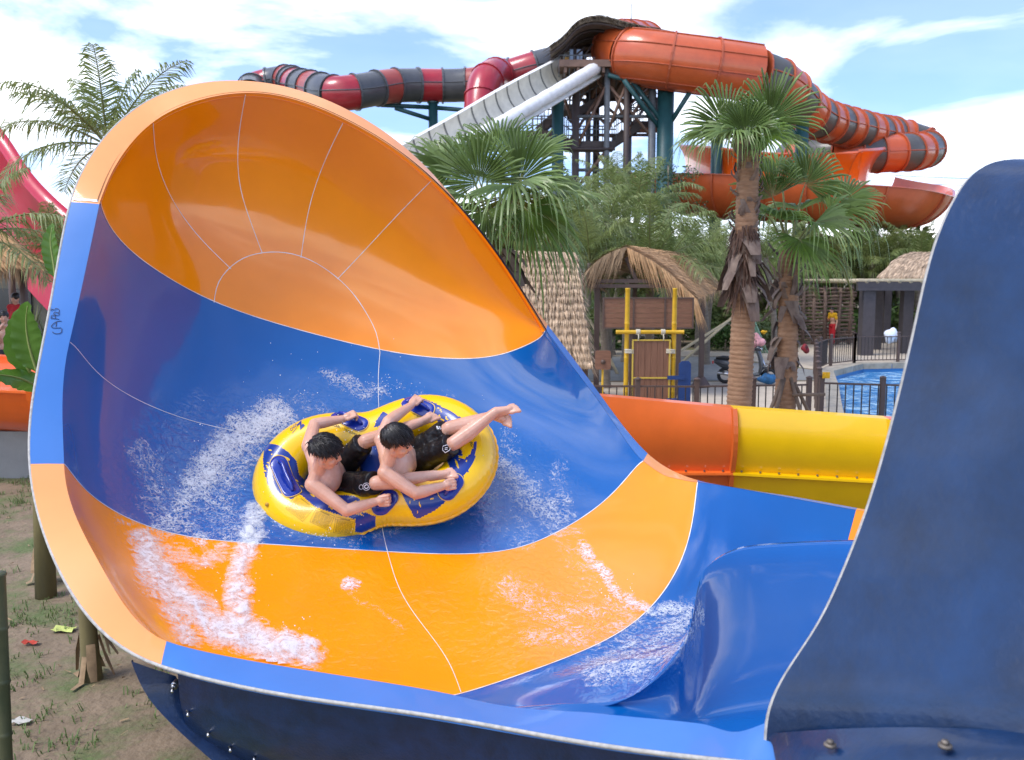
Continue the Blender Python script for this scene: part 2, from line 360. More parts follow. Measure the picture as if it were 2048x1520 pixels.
def patch_mesh(cl, off=0.0, thick=0.0):
    idx = {}; vs = []; src = []; fs = []
    def g(i, k):
        if (i, k) not in idx:
            idx[(i, k)] = len(vs); vs.append(tuple(GR[i, k]+GN[i, k]*off)); src.append((i, k))
        return idx[(i, k)]
    for i, k in cl: fs.append((g(i, k), g(i, k+1), g(i+1, k+1), g(i+1, k)))
    return vs, fs, src
def add_wet(me, src):
    a = me.attributes.new('wet', 'FLOAT', 'POINT')
    a.data.foreach_set('value', [wetval(GRC[i, k]) for i, k in src])
for key, cl in sorted(cells.items()):
    vs, fs, src = patch_mesh(cl)
    me = bpy.data.meshes.new('panel'); me.from_pydata(vs, [], fs)
    bm = bmesh.new(); bm.from_mesh(me)
    bmesh.ops.dissolve_degenerate(bm, dist=1e-6, edges=bm.edges); bm.to_mesh(me); bm.free()
    me.polygons.foreach_set('use_smooth', [True]*len(me.polygons)); me.materials.append(BLUE if key[0] == 'B' else ORANGE)
    a = me.attributes.new('wet', 'FLOAT', 'POINT'); a.data.foreach_set('value', [wetval(pix(q.co)) for q in me.vertices])
    # smooth normals from the whole surface would break at panel edges: set them explicitly
    co = [GN[min(range(1), key=lambda z: 0)] for _ in ()]
    o = bpy.data.objects.new('panel', me); link(o); under(o, slide)
    o['label'] = 'glossy blue fibreglass panel of the bowl' if key[0] == 'B' else 'glossy orange fibreglass panel of the bowl'
# explicit normals so that neighbouring panels shade as one skin
kd_src = {}
for i in range(NVV):
    for k in range(NU): kd_src[tuple(np.round(GR[i, k], 4))] = GN[i, k]
for o in slide.children:
    off_ = np.array(slide.location)
    nl = []
    for q in o.data.vertices:
        n_ = kd_src.get(tuple(np.round(np.array(q.co)+off_, 4)))
        nl.append(tuple(n_) if n_ is not None else tuple(q.normal))
    o.data.normals_split_custom_set_from_vertices(nl)
# back of the laminate
vs, fs, src = patch_mesh([c for cl in cells.values() for c in cl if not (SUBV[c[0]] < .2 and .14 < U[c[1]])], off=-.022)
me = bpy.data.meshes.new('back_shell'); me.from_pydata(vs, [], fs); me.polygons.foreach_set('use_smooth', [True]*len(fs)); me.materials.append(NAVY)
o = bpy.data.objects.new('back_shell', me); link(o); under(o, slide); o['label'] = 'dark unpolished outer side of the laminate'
# ---- rim flange: inner edge = edge of the surface, outer edge from the outline
OUT = [(1700, 1530, -.1), (1560, 1525, -.20), (1400, 1510, -.22), (1250, 1492, -.24), (1100, 1468, -.25), (930, 1437, -.26), (760, 1411, -.26), (640, 1397, -.26), (480, 1372, -.25), (360, 1340, -.23), (266, 1316, -.19), (200, 1268, -.15), (140, 1182, -.12), (85, 1060, -.1), (57, 930, -.08), (62, 800, -.06), (85, 690, -.04), (110, 560, -.02), (141, 395, .0), (178, 315, .05), (252, 228, .1), (345, 178, .15), (470, 160, .2), (600, 180, .22), (702, 222, .22), (802, 287, .22), (902, 388, .22), (1002, 522, .22), (1103, 660, .22), (1203, 792, .22), (1302, 914, .22), (1350, 944, .22), (1405, 963, .22), (1560, 989, .22), (1714, 1016, .22), (1905, 1046, .22)]
OUT = [tuple(q) for q in cspline(np.r_[0, np.cumsum([math.hypot(b[0]-a[0], b[1]-a[1]) for a, b in zip(OUT[:-1], OUT[1:])])], np.array(OUT, float), np.linspace(0, sum(math.hypot(b[0]-a[0], b[1]-a[1]) for a, b in zip(OUT[:-1], OUT[1:])), 420))]
rim = []      # (inner point, normal, tag)
for i in range(vidx(-2.85), v2): rim.append((GR[i, 0], 'L', SUBV[i]))
for k in range(0, NU): rim.append((GR[v3, k], 'T', U[k]))
for i in range(v2-1, -1, -1): rim.append((GR[i, NU-1], 'R', SUBV[i]))
flr = []; jprev = 0
for q, sd_, prm in rim:
    p = pix(q); best = None
    for j in range(jprev, min(jprev+30, len(OUT))):
        d = (OUT[j][0]-p[0])**2+(OUT[j][1]-p[1])**2
        if best is None or d < best[0]: best = (d, j)
    jprev = best[1]; ox, oy, dY = OUT[jprev]
    flr.append((Vector(q), P(ox, oy, q[1]+dY), sd_, prm))
# even out the outer edge
oe = np.array([tuple(q[1]) for q in flr])
for it in range(12): oe[1:-1] = .5*oe[1:-1]+.25*(oe[:-2]+oe[2:])
flr = [(a_, Vector(oe[i]), s_, p_) for i, (a_, b_, s_, p_) in enumerate(flr)]
def flcol(sd_, prm):
    if sd_ == 'T': return ('O', 4+int(prm*4.999)) 
    if sd_ == 'L': return ('B', 0) if prm < -.8 else ('B', 1) if prm < 0 else ('O', 0) if prm < 1 else ('B', 2) if prm < 1.5 else ('B', 3)
    return ('B', 4) if prm >= 1 else ('O', 3) if prm >= 0 else ('B', 5) if prm > -3.0 else ('O', 9)
FNRM = []
for j in range(len(flr)):
    t_ = flr[min(j+1, len(flr)-1)][0]-flr[max(j-1, 0)][0]; n_ = (flr[j][1]-flr[j][0]).cross(t_)
    n_ = n_.normalized() if n_.length > 1e-6 else (FNRM[-1] if FNRM else Vector((0, 0, 1)))
    if FNRM:
        if n_.dot(FNRM[-1]) < 0: n_ = -n_
    elif n_.z < 0: n_ = -n_
    FNRM.append(n_)
seg = {}
for j in range(len(flr)-1): seg.setdefault(flcol(flr[j+1][2], flr[j+1][3]) if flr[j][2] != flr[j+1][2] else flcol(flr[j][2], max(flr[j][3], flr[j+1][3])-1e-4 if flr[j][2] != 'T' else flr[j][3]), []).append(j)
for key, js in seg.items():
    mb = MB(); js = sorted(js)
    runs = [[js[0]]]
    for j in js[1:]:
        if j == runs[-1][-1]+1: runs[-1].append(j)
        else: runs.append([j])
    for rn in runs:
        top_i, top_o, bot_o, bot_i = [], [], [], []
        for j in rn+[rn[-1]+1]:
            a_, b_ = flr[j][0], flr[j][1]
            t_ = flr[min(j+1, len(flr)-1)][0]-flr[max(j-1, 0)][0]
            n_ = (b_-a_).cross(t_)
            if n_.length < 1e-6: n_ = Vector((0, 0, 1))
            n_.normalize()
            n_ = FNRM[j]
            a2 = a_+n_*.002
            mid = a_.lerp(b_, .5)+n_*.004
            lipd = b_-n_*.03
            top_i.append(a2); top_o.append(b_); bot_o.append(lipd); bot_i.append(a_-n_*.03)
            if j == rn[0]: mids = []
            mids.append(mid)
        mb.grid([top_i, mids, top_o]); mb.grid([top_o, bot_o]); mb.grid([bot_o, bot_i])
        mb.add([top_i[0], top_o[0], bot_o[0], bot_i[0]], [(0, 1, 2, 3)]); mb.add([top_i[-1], top_o[-1], bot_o[-1], bot_i[-1]], [(3, 2, 1, 0)])
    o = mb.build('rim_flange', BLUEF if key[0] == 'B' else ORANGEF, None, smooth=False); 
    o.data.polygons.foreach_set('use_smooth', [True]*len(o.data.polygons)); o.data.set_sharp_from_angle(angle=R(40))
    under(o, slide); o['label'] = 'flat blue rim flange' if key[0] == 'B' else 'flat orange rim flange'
# grey cut edge of the flange
mb = MB(); mb.tube([q[1]+Vector((0, 0, -.012)) for q in flr[:int(len(flr)*.45)]], .011, 6)
under(mb.build('cut_edge', EDGE, None, smooth=True), slide)
# ---- seams: thin white sealant lines laid on the surface
def on_bowl(px, py, off=.004):
    d = ray(px, py).normalized(); h, n, i, t = bowl_bvh.ray_cast(Vector((0, 0, CH)), d)
    if h is None: return None
    if n.dot(d) > 0: n = -n
    return h+n*off, n
def ribbon(pts, wd, off=.003, n=36, name='seam', m=None, parent=None, bvhf=None):
    pp = smooth_path([Vector((a, b, 0)) for a, b in pts], n); rows = []
    hp = [(bvhf or on_bowl)(q.x, q.y, off) for q in pp]; hp = [h for h in hp if h]
    for j, (h, nn) in enumerate(hp):
        t = hp[min(j+1, len(hp)-1)][0]-hp[max(j-1, 0)][0]; s_ = t.cross(nn).normalized()*wd*random.uniform(.35, .6)
        rows.append([h-s_, h+s_])
    mb = MB(); mb.grid(rows); o = mb.build(name, m or WHITEL, None, smooth=True); under(o, parent or slide); return o
def gridline(v=None, u=None, lo=0, hi=1, off=.003, wd=.007):
    rows = []
    if v is not None:
        i = vidx(v); ks = range(int(lo*(NU-1)), int(hi*(NU-1))+1); pts = [(GR[i, k]+GN[i, k]*off, GN[i, k]) for k in ks]
    else:
        k = int(u*(NU-1)); pts = [(GR[i, k]+GN[i, k]*off, GN[i, k]) for i in range(vidx(lo), vidx(hi)+1)]
    for j, (h, nn) in enumerate(pts):
        t = pts[min(j+1, len(pts)-1)][0]-pts[max(j-1, 0)][0]; s_ = np.cross(t, nn); s_ = s_/max(np.linalg.norm(s_), 1e-9)*wd*random.uniform(.35, .6)
        rows.append([h-s_, h+s_])
    mb = MB(); mb.grid(rows); under(mb.build('seam', WHITEL, None, smooth=True), slide)
gridline(v=0, lo=.35, hi=1); gridline(v=1); gridline(v=2); gridline(v=1.5, lo=0, hi=.5, wd=.005)
ribbon([(760, 704), (757, 745), (757, 800), (760, 900), (765, 1060), (776, 1108)], .005); ribbon([(776, 1108), (800, 1180), (845, 1250), (900, 1330), (922, 1385)], .004)
ribbon(cap_in[:12], .007)
for pl in ([(306, 246), (312, 310), (340, 390), (395, 470), (462, 538)], [(491, 189), (478, 270), (482, 380), (500, 440), (524, 505)], [(690, 238), (655, 310), (620, 410), (602, 515)], [(868, 356), (800, 425), (730, 500), (675, 558)]): ribbon(pl, .006)
for pl, wd in (([(141, 397), (168, 400), (200, 404)], .012), ([(88, 684), (112, 686), (138, 688)], .004)): pass
# joint flange with bolts under the front lip
J = [(262, 1322), (290, 1385), (335, 1440), (400, 1500), (470, 1560)]
J2 = [(352, 1352), (385, 1415), (430, 1462), (500, 1515), (570, 1560)]
ja = smooth_path([BP(x, y, 5.02) for x, y in J], 16); jb = smooth_path([BP(x, y, 5.12) for x, y in J2], 16)
mb = MB(); mb.grid([ja, [q.lerp(r_, .5)+Vector((0, -.004, 0)) for q, r_ in zip(ja, jb)], jb]); mb.grid([[q+Vector((0, .02, 0)) for q in ja], ja]); 
under(mb.build('joint_flange', NAVY, None, smooth=True), slide)
for (x, y) in ((350, 1370), (381, 1417), (421, 1457), (465, 1487), (512, 1505), (560, 1512)):
    c = BP(x, y, 5.03); mb = MB()
    mb.tube([c+Vector((0, .03, 0)), c+Vector((0, -.012, 0))], .021, 12); mb.tube([c+Vector((0, -.012, 0)), c+Vector((0, -.03, 0))], .015, 6); mb.tube([c+Vector((0, -.03, 0)), c+Vector((.012, -.075, -.004))], .008, 8)
    under(mb.build('bolt', STEEL, None, smooth=True), slide)
# upright rib under the lip
mb = MB(); ra = [BP(900, 1432, 4.42), BP(912, 1480, 4.46), BP(930, 1560, 4.52)]
mb.grid([[q+Vector((-.02, 0, 0)) for q in ra], [q+Vector((0, -.03, 0)) for q in ra], [q+Vector((.02, 0, 0)) for q in ra]]); under(mb.build('rib', EDGE, None, smooth=True), slide)
# skirt of the front wall below the lip (outer side of the laminate)
sk = []
for j in range(0, 80, 2):
    a_ = flr[j][0]
    if pix(a_)[0] < 330: break
    b_ = flr[j][0]
    sk.append((a_.lerp(flr[j][1], .6)+Vector((0, 0, -.03))))
rows = []
for tz, ty in ((0, 0), (.2, .02), (.42, .1), (.6, .25), (.7, .5)):
    rows.append([q+Vector((0, ty, -tz)) for q in sk])
mb = MB(); mb.grid(rows); under(mb.build('front_skirt', NAVY, None, smooth=True), slide)
# ---- supports so that the bowl stands on the ground
STUB = mat('support_steel', (.02, .07, .08), .45, var=.2)
for (px, py, Y) in ((300, 640, 8.6), (820, 700, 8.9), (600, 1110, 7.0), (1050, 1050, 7.5), (1600, 1040, 7.6)):
    b_ = BP(px, py, Y); h, n, ii, t = bowl_bvh.ray_cast(Vector((b_.x, b_.y, -.2)), Vector((0, 0, 1)))
    top = (h.z-.16) if h is not None else .2
    mb = MB(); mb.tube([(b_.x, b_.y, 0), (b_.x, b_.y, max(.12, top))], .09, 14); under(mb.build('support_post', STUB, None, smooth=True), slide)
    mb = MB(); mb.box((b_.x, b_.y, .015), (.36, .36, .03)); under(mb.build('base_plate', STUB), slide)
# ---- foreground wall: same slide, seen from its outer side
fe = smooth_path([BP(x, y, Y) for x, y, Y in ((1530, 1560, 3.33), (1532, 1519, 3.35), (1537, 1436, 3.37), (1552, 1387, 3.38), (1581, 1334, 3.39), (1635, 1251, 3.4), (1683, 1153, 3.43), (1732, 1027, 3.46), (1771, 900, 3.5), (1802, 780, 3.52), (1832, 650, 3.55), (1857, 540, 3.58), (1880, 465, 3.6), (1912, 395, 3.62), (1950, 345, 3.65), (1995, 322, 3.66), (2070, 318, 3.6))], 80)
fb = [BP(1500, 1640, 3.3)]
def fg_row(s):
    out_ = []
    for j, q in enumerate(fe):
        px, py = pix(q); k = j/(len(fe)-1)
        tx = 2650; 
        x2 = px+(tx-px)*s; y2 = py+s*(40 if k > .8 else 0)
        Y2 = (q.y/SB)*(1-s)+s*(2.4+.5*k)-.28*math.sin(math.pi*s)*(1-.3*k)
        out_.append(BP(x2, y2, Y2))
    return out_
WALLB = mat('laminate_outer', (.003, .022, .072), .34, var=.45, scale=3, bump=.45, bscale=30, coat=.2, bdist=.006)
mb = MB(); frs = [fg_row(s) for s in np.linspace(0, 1, 36)]; mb.grid(frs)
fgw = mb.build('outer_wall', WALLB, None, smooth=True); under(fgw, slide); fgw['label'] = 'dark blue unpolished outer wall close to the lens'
mb = MB(); ga = np.array([[tuple(q) for q in r_] for r_ in frs]); gn_ = np.cross(np.gradient(ga, axis=0), np.gradient(ga, axis=1)); gn_ /= np.linalg.norm(gn_, axis=2, keepdims=True)
gn_ = np.where((gn_[..., 1:2] < 0), -gn_, gn_); inn = [[Vector(tuple(ga[i, j]+gn_[i, j]*.03))+Vector((-.022*(1-i/len(frs))**6, 0, 0)) for j in range(ga.shape[1])] for i in range(ga.shape[0])]; 
nj = len(inn[0]); cut1, cut2 = int(nj*.42), int(nj*.8)
for j0, j1, m_ in ((0, cut1, BLUE), (cut1, cut2, ORANGE), (cut2, nj-1, BLUE)):
    mb = MB(); mb.grid([r_[j0:j1+1] for r_ in inn]); o = mb.build('inner_wall', m_, None, smooth=True); under(o, slide)
mb = MB(); mb.grid([frs[0], [a_.lerp(b_, .5)+Vector((-.008, 0, .002)) for a_, b_ in zip(frs[0], inn[0])], inn[0]]); under(mb.build('cut_edge', EDGE, None, smooth=True), slide)
lg = [BP(x, y, Y) for x, y, Y in ((1545, 1490, 3.3), (1650, 1484, 3.05), (1800, 1480, 2.85), (2000, 1486, 2.65), (2200, 1500, 2.5))]
lg = smooth_path(lg, 20); lg2 = [q+Vector((-.02, -.13, -.02)) for q in lg]
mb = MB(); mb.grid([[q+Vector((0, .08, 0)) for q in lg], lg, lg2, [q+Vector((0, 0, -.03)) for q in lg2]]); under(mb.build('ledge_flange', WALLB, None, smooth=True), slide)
for x, y, Y in ((1660, 1492, 2.98), (1890, 1494, 2.7)):
    c = BP(x, y, Y); mb = MB(); mb.tube([c, c+Vector((0, 0, .008))], .02, 12); mb.tube([c+Vector((0, 0, .008)), c+Vector((0, 0, .02))], .011, 6); under(mb.build('bolt', mat('dull_bolt', (.2, .17, .14), .6, metal=.6, var=.3, scale=60), None, smooth=True), slide)
# ================================================================== the inflatable tube and its two riders
tn = Vector((-.05, -.71, .70)).normalized()
hc = on_bowl(738, 955, 0)[0]
TC = hc + tn*.225
def TP(px, py, h=0.0):
    """the point on the pixel's ray that stands h above the tube's middle plane"""
    d = ray(px, py); o = Vector((0, 0, CH)); t = (TC+tn*h-o).dot(tn)/d.dot(tn)
    return o+d*t
c1, c2 = TP(655, 955), TP(846, 916)
TC = (c1+c2)/2; ta = (c2-c1).normalized(); tb = tn.cross(ta)
HALF = (c2-c1).length/2
RC, RT = .4, .205
tube = thing('inflatable_tube', 'yellow and blue two person inflatable tube under the riders', 'inflatable', TC)
def TL(a, b, n): return TC+ta*a+tb*b+tn*n
def peanut(th):
    dx, dy = math.cos(th), math.sin(th); lo, hi = .05, 1.6
    def f(r):
        x, y = r*dx, r*dy; d1 = math.hypot(x-HALF, y)-RC; d2 = math.hypot(x+HALF, y)-RC; k = .46
        h = max(k-abs(d1-d2), 0)/k
        return min(d1, d2)-h*h*k*.25
    for _ in range(40):
        m_ = (lo+hi)/2
        if f(m_) > 0: hi = m_
        else: lo = m_
    return lo
NA, NB = 720, 110
cl = np.array([(peanut(2*math.pi*i/2000)*math.cos(2*math.pi*i/2000), peanut(2*math.pi*i/2000)*math.sin(2*math.pi*i/2000)) for i in range(2000)])
cum = np.r_[0, np.cumsum(np.linalg.norm(np.roll(cl, -1, 0)-cl, axis=1))]
clc = np.vstack([cl, cl[:1]])
tt = np.linspace(0, cum[-1], NA, endpoint=False)
cp_ = np.stack([np.interp(tt, cum, clc[:, 0]), np.interp(tt, cum, clc[:, 1])], 1)
tv = []; tf = []
tang = np.roll(cp_, -1, 0)-np.roll(cp_, 1, 0); tang /= np.linalg.norm(tang, axis=1, keepdims=True)
for i in range(NA):
    nx, ny = tang[i][1], -tang[i][0]       # outward in the plane
    for j in range(NB):
        a_ = 2*math.pi*j/NB; r_ = RT*(1+.006*math.sin(i*2*math.pi/NA*90)*max(0, math.cos(a_))**4)
        q = TL(cp_[i][0]+nx*math.cos(a_)*r_, cp_[i][1]+ny*math.cos(a_)*r_, math.sin(a_)*r_*.97)
        tv.append(tuple(q))
for i in range(NA):
    for j in range(NB): tf.append((i*NB+j, i*NB+(j+1) % NB, ((i+1) % NA)*NB+(j+1) % NB, ((i+1) % NA)*NB+j))
tube_bvh = BVHTree.FromPolygons([Vector(q) for q in tv], tf)
zp = lambda pts: [(480+x/3.413, 740+y/3.413) for x, y in pts]
NAVYP = [zp(q) for q in (
    [(185, 500), (260, 512), (330, 560), (385, 620), (400, 700), (430, 780), (400, 850), (345, 885), (240, 822), (190, 780), (165, 700), (155, 610), (165, 540)],
    [(390, 700), (520, 830), (640, 850), (780, 860), (825, 885), (760, 905), (740, 960), (860, 975), (925, 1000), (925, 1065), (880, 1118), (785, 1105), (790, 1020), (640, 978), (515, 935), (400, 840), (345, 885), (330, 800)],
    [(1090, 820), (1200, 850), (1290, 840), (1380, 815), (1430, 850), (1390, 910), (1330, 960), (1220, 1015), (1190, 1005), (1150, 930)],
    [(1400, 590), (1480, 530), (1512, 545), (1520, 590), (1490, 580), (1495, 600), (1530, 608), (1575, 570), (1600, 500), (1606, 455), (1616, 520), (1600, 620), (1560, 690), (1515, 740), (1470, 730), (1430, 660)],
    [(1120, 190), (1180, 175), (1240, 190), (1330, 225), (1430, 280), (1510, 325), (1460, 370), (1420, 380), (1350, 350), (1300, 270), (1200, 265), (1140, 225)],
    [(975, 282), (1010, 300), (1015, 340), (940, 390), (915, 390), (930, 345)])]
DASH = []
rd = random.Random(3)
for (x, y, l, w_, an) in ((205, 547, 26, 10, 10), (250, 580, 40, 9, 5), (325, 605, 44, 12, 40), (190, 665, 46, 8, 52), (172, 690, 20, 8, 30), (210, 738, 46, 10, 35), (190, 632, 24, 8, 20), (425, 795, 26, 9, 35), (390, 755, 24, 8, 40), (495, 855, 40, 11, 35), (620, 940, 44, 12, 35), (735, 990, 30, 9, 10), (800, 980, 26, 9, 30), (825, 985, 40, 10, 30), (1190, 880, 26, 10, 65), (1227, 920, 40, 10, 75), (1212, 965, 18, 8, 90), (1160, 900, 28, 8, 75), (1310, 880, 36, 12, 150), (1480, 640, 62, 14, 70), (1500, 612, 12, 10, 0), (1545, 620, 18, 14, 80), (1370, 275, 30, 10, 60), (1365, 320, 40, 10, 65), (1410, 330, 28, 12, 50), (1385, 345, 30, 10, 45), (1350, 255, 20, 8, 30), (215, 575, 14, 7, 0), (250, 610, 30, 7, 12)):
    DASH.append((480+x/3.413, 740+y/3.413, l/3.413/2, w_/3.413/2, R(an)))
def tubecol(p, top):
    if not top: return 0.0
    b = any(inpoly(p, q) for q in NAVYP)
    if b:
        for x, y, l, w_, an in DASH:
            u = (p[0]-x)*math.cos(an)+(p[1]-y)*math.sin(an); v = -(p[0]-x)*math.sin(an)+(p[1]-y)*math.cos(an)
            if (u/l)**2+(v/w_)**2 < 1: return 0.0
    return 1.0 if b else 0.0
me = bpy.data.meshes.new('tube_body'); me.from_pydata(tv, [], tf); me.polygons.foreach_set('use_smooth', [True]*len(tf))
at = me.attributes.new('print', 'FLOAT', 'POINT')
at.data.foreach_set('value', [tubecol(pix(tv[i]), math.sin(2*math.pi*(i % NB)/NB) > -.15) for i in range(len(tv))])
VINYL = mat('tube_vinyl', (.9, .5, .0), .28, coat=.35)
nt = VINYL.node_tree; N = nt.nodes; L = nt.links; b = N['Principled BSDF']
a = N.new('ShaderNodeAttribute'); a.attribute_name = 'print'
mxx = N.new('ShaderNodeMix'); mxx.data_type = 'RGBA'; mxx.inputs[6].default_value = (.93, .56, .002, 1); mxx.inputs[7].default_value = (.008, .04, .26, 1)
st = N.new('ShaderNodeMath'); st.operation = 'SMOOTHSTEP' if 'SMOOTHSTEP' in [] else 'GREATER_THAN'; st.inputs[1].default_value = .5
L.new(a.outputs['Fac'], st.inputs[0]); L.new(st.outputs[0], mxx.inputs[0]); L.new(mxx.outputs[2], b.inputs['Base Color'])
me.materials.append(VINYL); o = bpy.data.objects.new('tube_body', me); link(o); under(o, tube)
# welded seam: thin scalloped strip round the outer equator
mb = MB(); r0, r1 = [], []
for i in range(NA):
    nx, ny = tang[i][1], -tang[i][0]; k = .012+.007*abs(math.sin(i*2*math.pi/NA*34))+.002*random.random()
    r0.append(TL(cp_[i][0]+nx*(RT-.004), cp_[i][1]+ny*(RT-.004), 0)); r1.append(TL(cp_[i][0]+nx*(RT+k), cp_[i][1]+ny*(RT+k), -.004+.004*math.sin(i*.6)))
mb.grid([r0, r1], close_u=True); under(mb.build('welded_seam', mat('seam_vinyl', (.85, .42, .02), .35), None, smooth=True), tube)
# cross member between the two seats and the seat floors
mb = MB(); mb.tube([TL(0, s, -.03-.03*abs(s)) for s in np.linspace(-.36, .36, 12)], [.13+.05*abs(s) for s in np.linspace(-1, 1, 12)], 28)
NAVYV = mat('navy_vinyl', (.012, .045, .25), .28, coat=.3)
under(mb.build('cross_member', NAVYV, None, smooth=True), tube)
for sgn in (-1, 1):
    mb = MB(); rows = []
    for r_, z in ((.0, -.17), (.15, -.165), (.26, -.14), (.33, -.1)): rows.append([TL(sgn*HALF+r_*math.cos(q), r_*math.sin(q), z) for q in np.linspace(0, 2*math.pi, 28, endpoint=False)])
    mb.grid(rows, close_u=True); under(mb.build('seat_floor', mat('seat_vinyl', (.9, .42, .003), .35), None, smooth=True), tube)
def on_tube(px, py, off=.003):
    d = ray(px, py).normalized(); h, n, i, t = tube_bvh.ray_cast(Vector((0, 0, CH)), d)
    if h is None: return None
    if n.dot(d) > 0: n = -n
    return h+n*off, n
# grip handles: oval pad, outline and a ribbed grip
HB = mat('handle_blue', (.006, .03, .3), .25, coat=.4)
def handle(p, q):
    mx_, my_ = (p[0]+q[0])/2, (p[1]+q[1])/2
    h0, n0 = on_tube(mx_, my_, 0); A = on_tube(*p, 0); B = on_tube(*q, 0)
    A = A[0] if A else h0; B = B[0] if B else h0
    e = (B-A); e -= n0*e.dot(n0); e.normalize(); s_ = n0.cross(e); hl = max(.1, (B-A).length/2)
    mb = MB(); rows = []
    for sc_, lift in ((1.22, .0), (1.15, .010), (1.0, .012), (.5, .006), (0.02, .003)):
        ring = []
        for k in range(28):
            an = 2*math.pi*k/28; u = (hl-.055)*(1 if math.cos(an) > 0 else -1)*min(1, abs(math.cos(an))*4)+math.cos(an)*.055; v = math.sin(an)*.062
            pt = h0+e*u*sc_+s_*v*sc_
            loc, nn, ii, dist = tube_bvh.find_nearest(pt)
            if nn.dot(n0) < 0: nn = -nn
            ring.append(loc+nn*lift)
        rows.append(ring)
    mb.grid(rows, close_u=True); ho = mb.build('handle', HB, None, smooth=True); under(ho, tube)
    mb = MB(); pts = [h0+e*t*(hl-.02)+n0*(.012+.05*(1-abs(t)**4)) for t in np.linspace(-1, 1, 25)]
    lo = [tube_bvh.find_nearest(q_)[0] for q_ in pts]
    pts = [l_+n0*(.008+.042*(1-abs(t)**4)) for l_, t in zip(lo, np.linspace(-1, 1, 25))]
    mb.tube(pts, [.014+.0022*(i % 2) for i in range(25)], 10)
    g = mb.build('grip', HB, None, smooth=True); under(g, tube); g.parent = ho
    mb = MB(); mb.tube([h0_ for h0_ in [tube_bvh.find_nearest(q_)[0]+n0*.004 for q_ in rows[0]]], .0042, 6, closed=True)
    g2 = mb.build('outline', mat('handle_outline', (.75, .5, .12), .4), None, smooth=True); under(g2, tube); g2.parent = ho
    return pts[12], e, n0
HD = [handle(p, q) for p, q in (((553, 922), (586, 988)), ((672, 827), (726, 850)), ((785, 987), (755, 1022)), ((811, 800), (860, 822)), ((915, 955), (889, 992)))]
# printed notices and words
def text_pix(txt, org, right, up, target, m, parent, name='lettering', off=.0035, bold=0):
    cu = bpy.data.curves.new('t', 'FONT'); cu.body = txt; cu.resolution_u = 3; cu.offset = bold
    to = bpy.data.objects.new('t', cu); COL.objects.link(to)
    dg = bpy.context.evaluated_depsgraph_get(); tm = bpy.data.meshes.new_from_object(to.evaluated_get(dg))
    bpy.data.objects.remove(to); bm = bmesh.new(); bm.from_mesh(tm)
    bmesh.ops.triangulate(bm, faces=bm.faces); bmesh.ops.subdivide_edges(bm, edges=[e_ for e_ in bm.edges if e_.calc_length() > .35], cuts=2)
    bmesh.ops.triangulate(bm, faces=bm.faces)
    ok = True
    for v_ in bm.verts:
        px = org[0]+right[0]*v_.co.x+up[0]*v_.co.y; py = org[1]+right[1]*v_.co.x+up[1]*v_.co.y
        h = target(px, py, off)
        if h is None: ok = False; h = (P(px, py, 30), None)
        v_.co = h[0]
    if not ok: bmesh.ops.delete(bm, geom=[v_ for v_ in bm.verts if v_.co.y > 20], context='VERTS')
    bm.to_mesh(tm); bm.free(); tm.materials.clear(); tm.materials.append(m)
    o = bpy.data.objects.new(name, tm); link(o); under(o, parent); return o
INK = mat('print_black', (.03, .025, .02), .5); INKB = mat('print_navy', (.01, .04, .25), .4); INKF = mat('print_fine', (.22, .11, .01), .5)
def poly_pix(pts, target, m, parent, name, off=.0035):
    mb = MB(); vs = []
    for p in pts:
        h = target(p[0], p[1], off)
        if h is None: return
        vs.append(h[0])
    mb.add(vs, [tuple(range(len(vs)))]); under(mb.build(name, m), parent)
text_pix('Left · Izquierda · Gauche', (667, 852), (9.6, 4.0), (-2.2, -9.6), on_tube, INK, tube)
text_pix('Left · Izquierda', (805, 818), (8.6, 4.2), (-2.2, -8.6), on_tube, INK, tube)
text_pix('ARD', (936, 879), (4.0, 8.6), (7.5, -2.2), on_tube, INK, tube, bold=.01)
text_pix('tte', (925, 883), (3, 5.5), (4.8, -2), on_tube, INK, tube)
text_pix('OWJ', (582.5, 863), (6.2, -5.6), (-5.2, -5.6), on_tube, INKB, tube, bold=.01)
text_pix('Z', (601, 858.5), (12, -11), (-9.5, -12), on_tube, INKB, tube, bold=.06)
poly_pix([(584.5, 866.5), (585.2, 867), (594, 855.5), (593.3, 855)], on_tube, INKB, tube, 'underline')
poly_pix([(593, 849), (597, 841.5), (604, 845), (600, 852)], on_tube, INKB, tube, 'emblem_stroke'); poly_pix([(600, 856), (606, 847), (609, 850.5), (603, 858)], on_tube, INKB, tube, 'emblem_stroke')
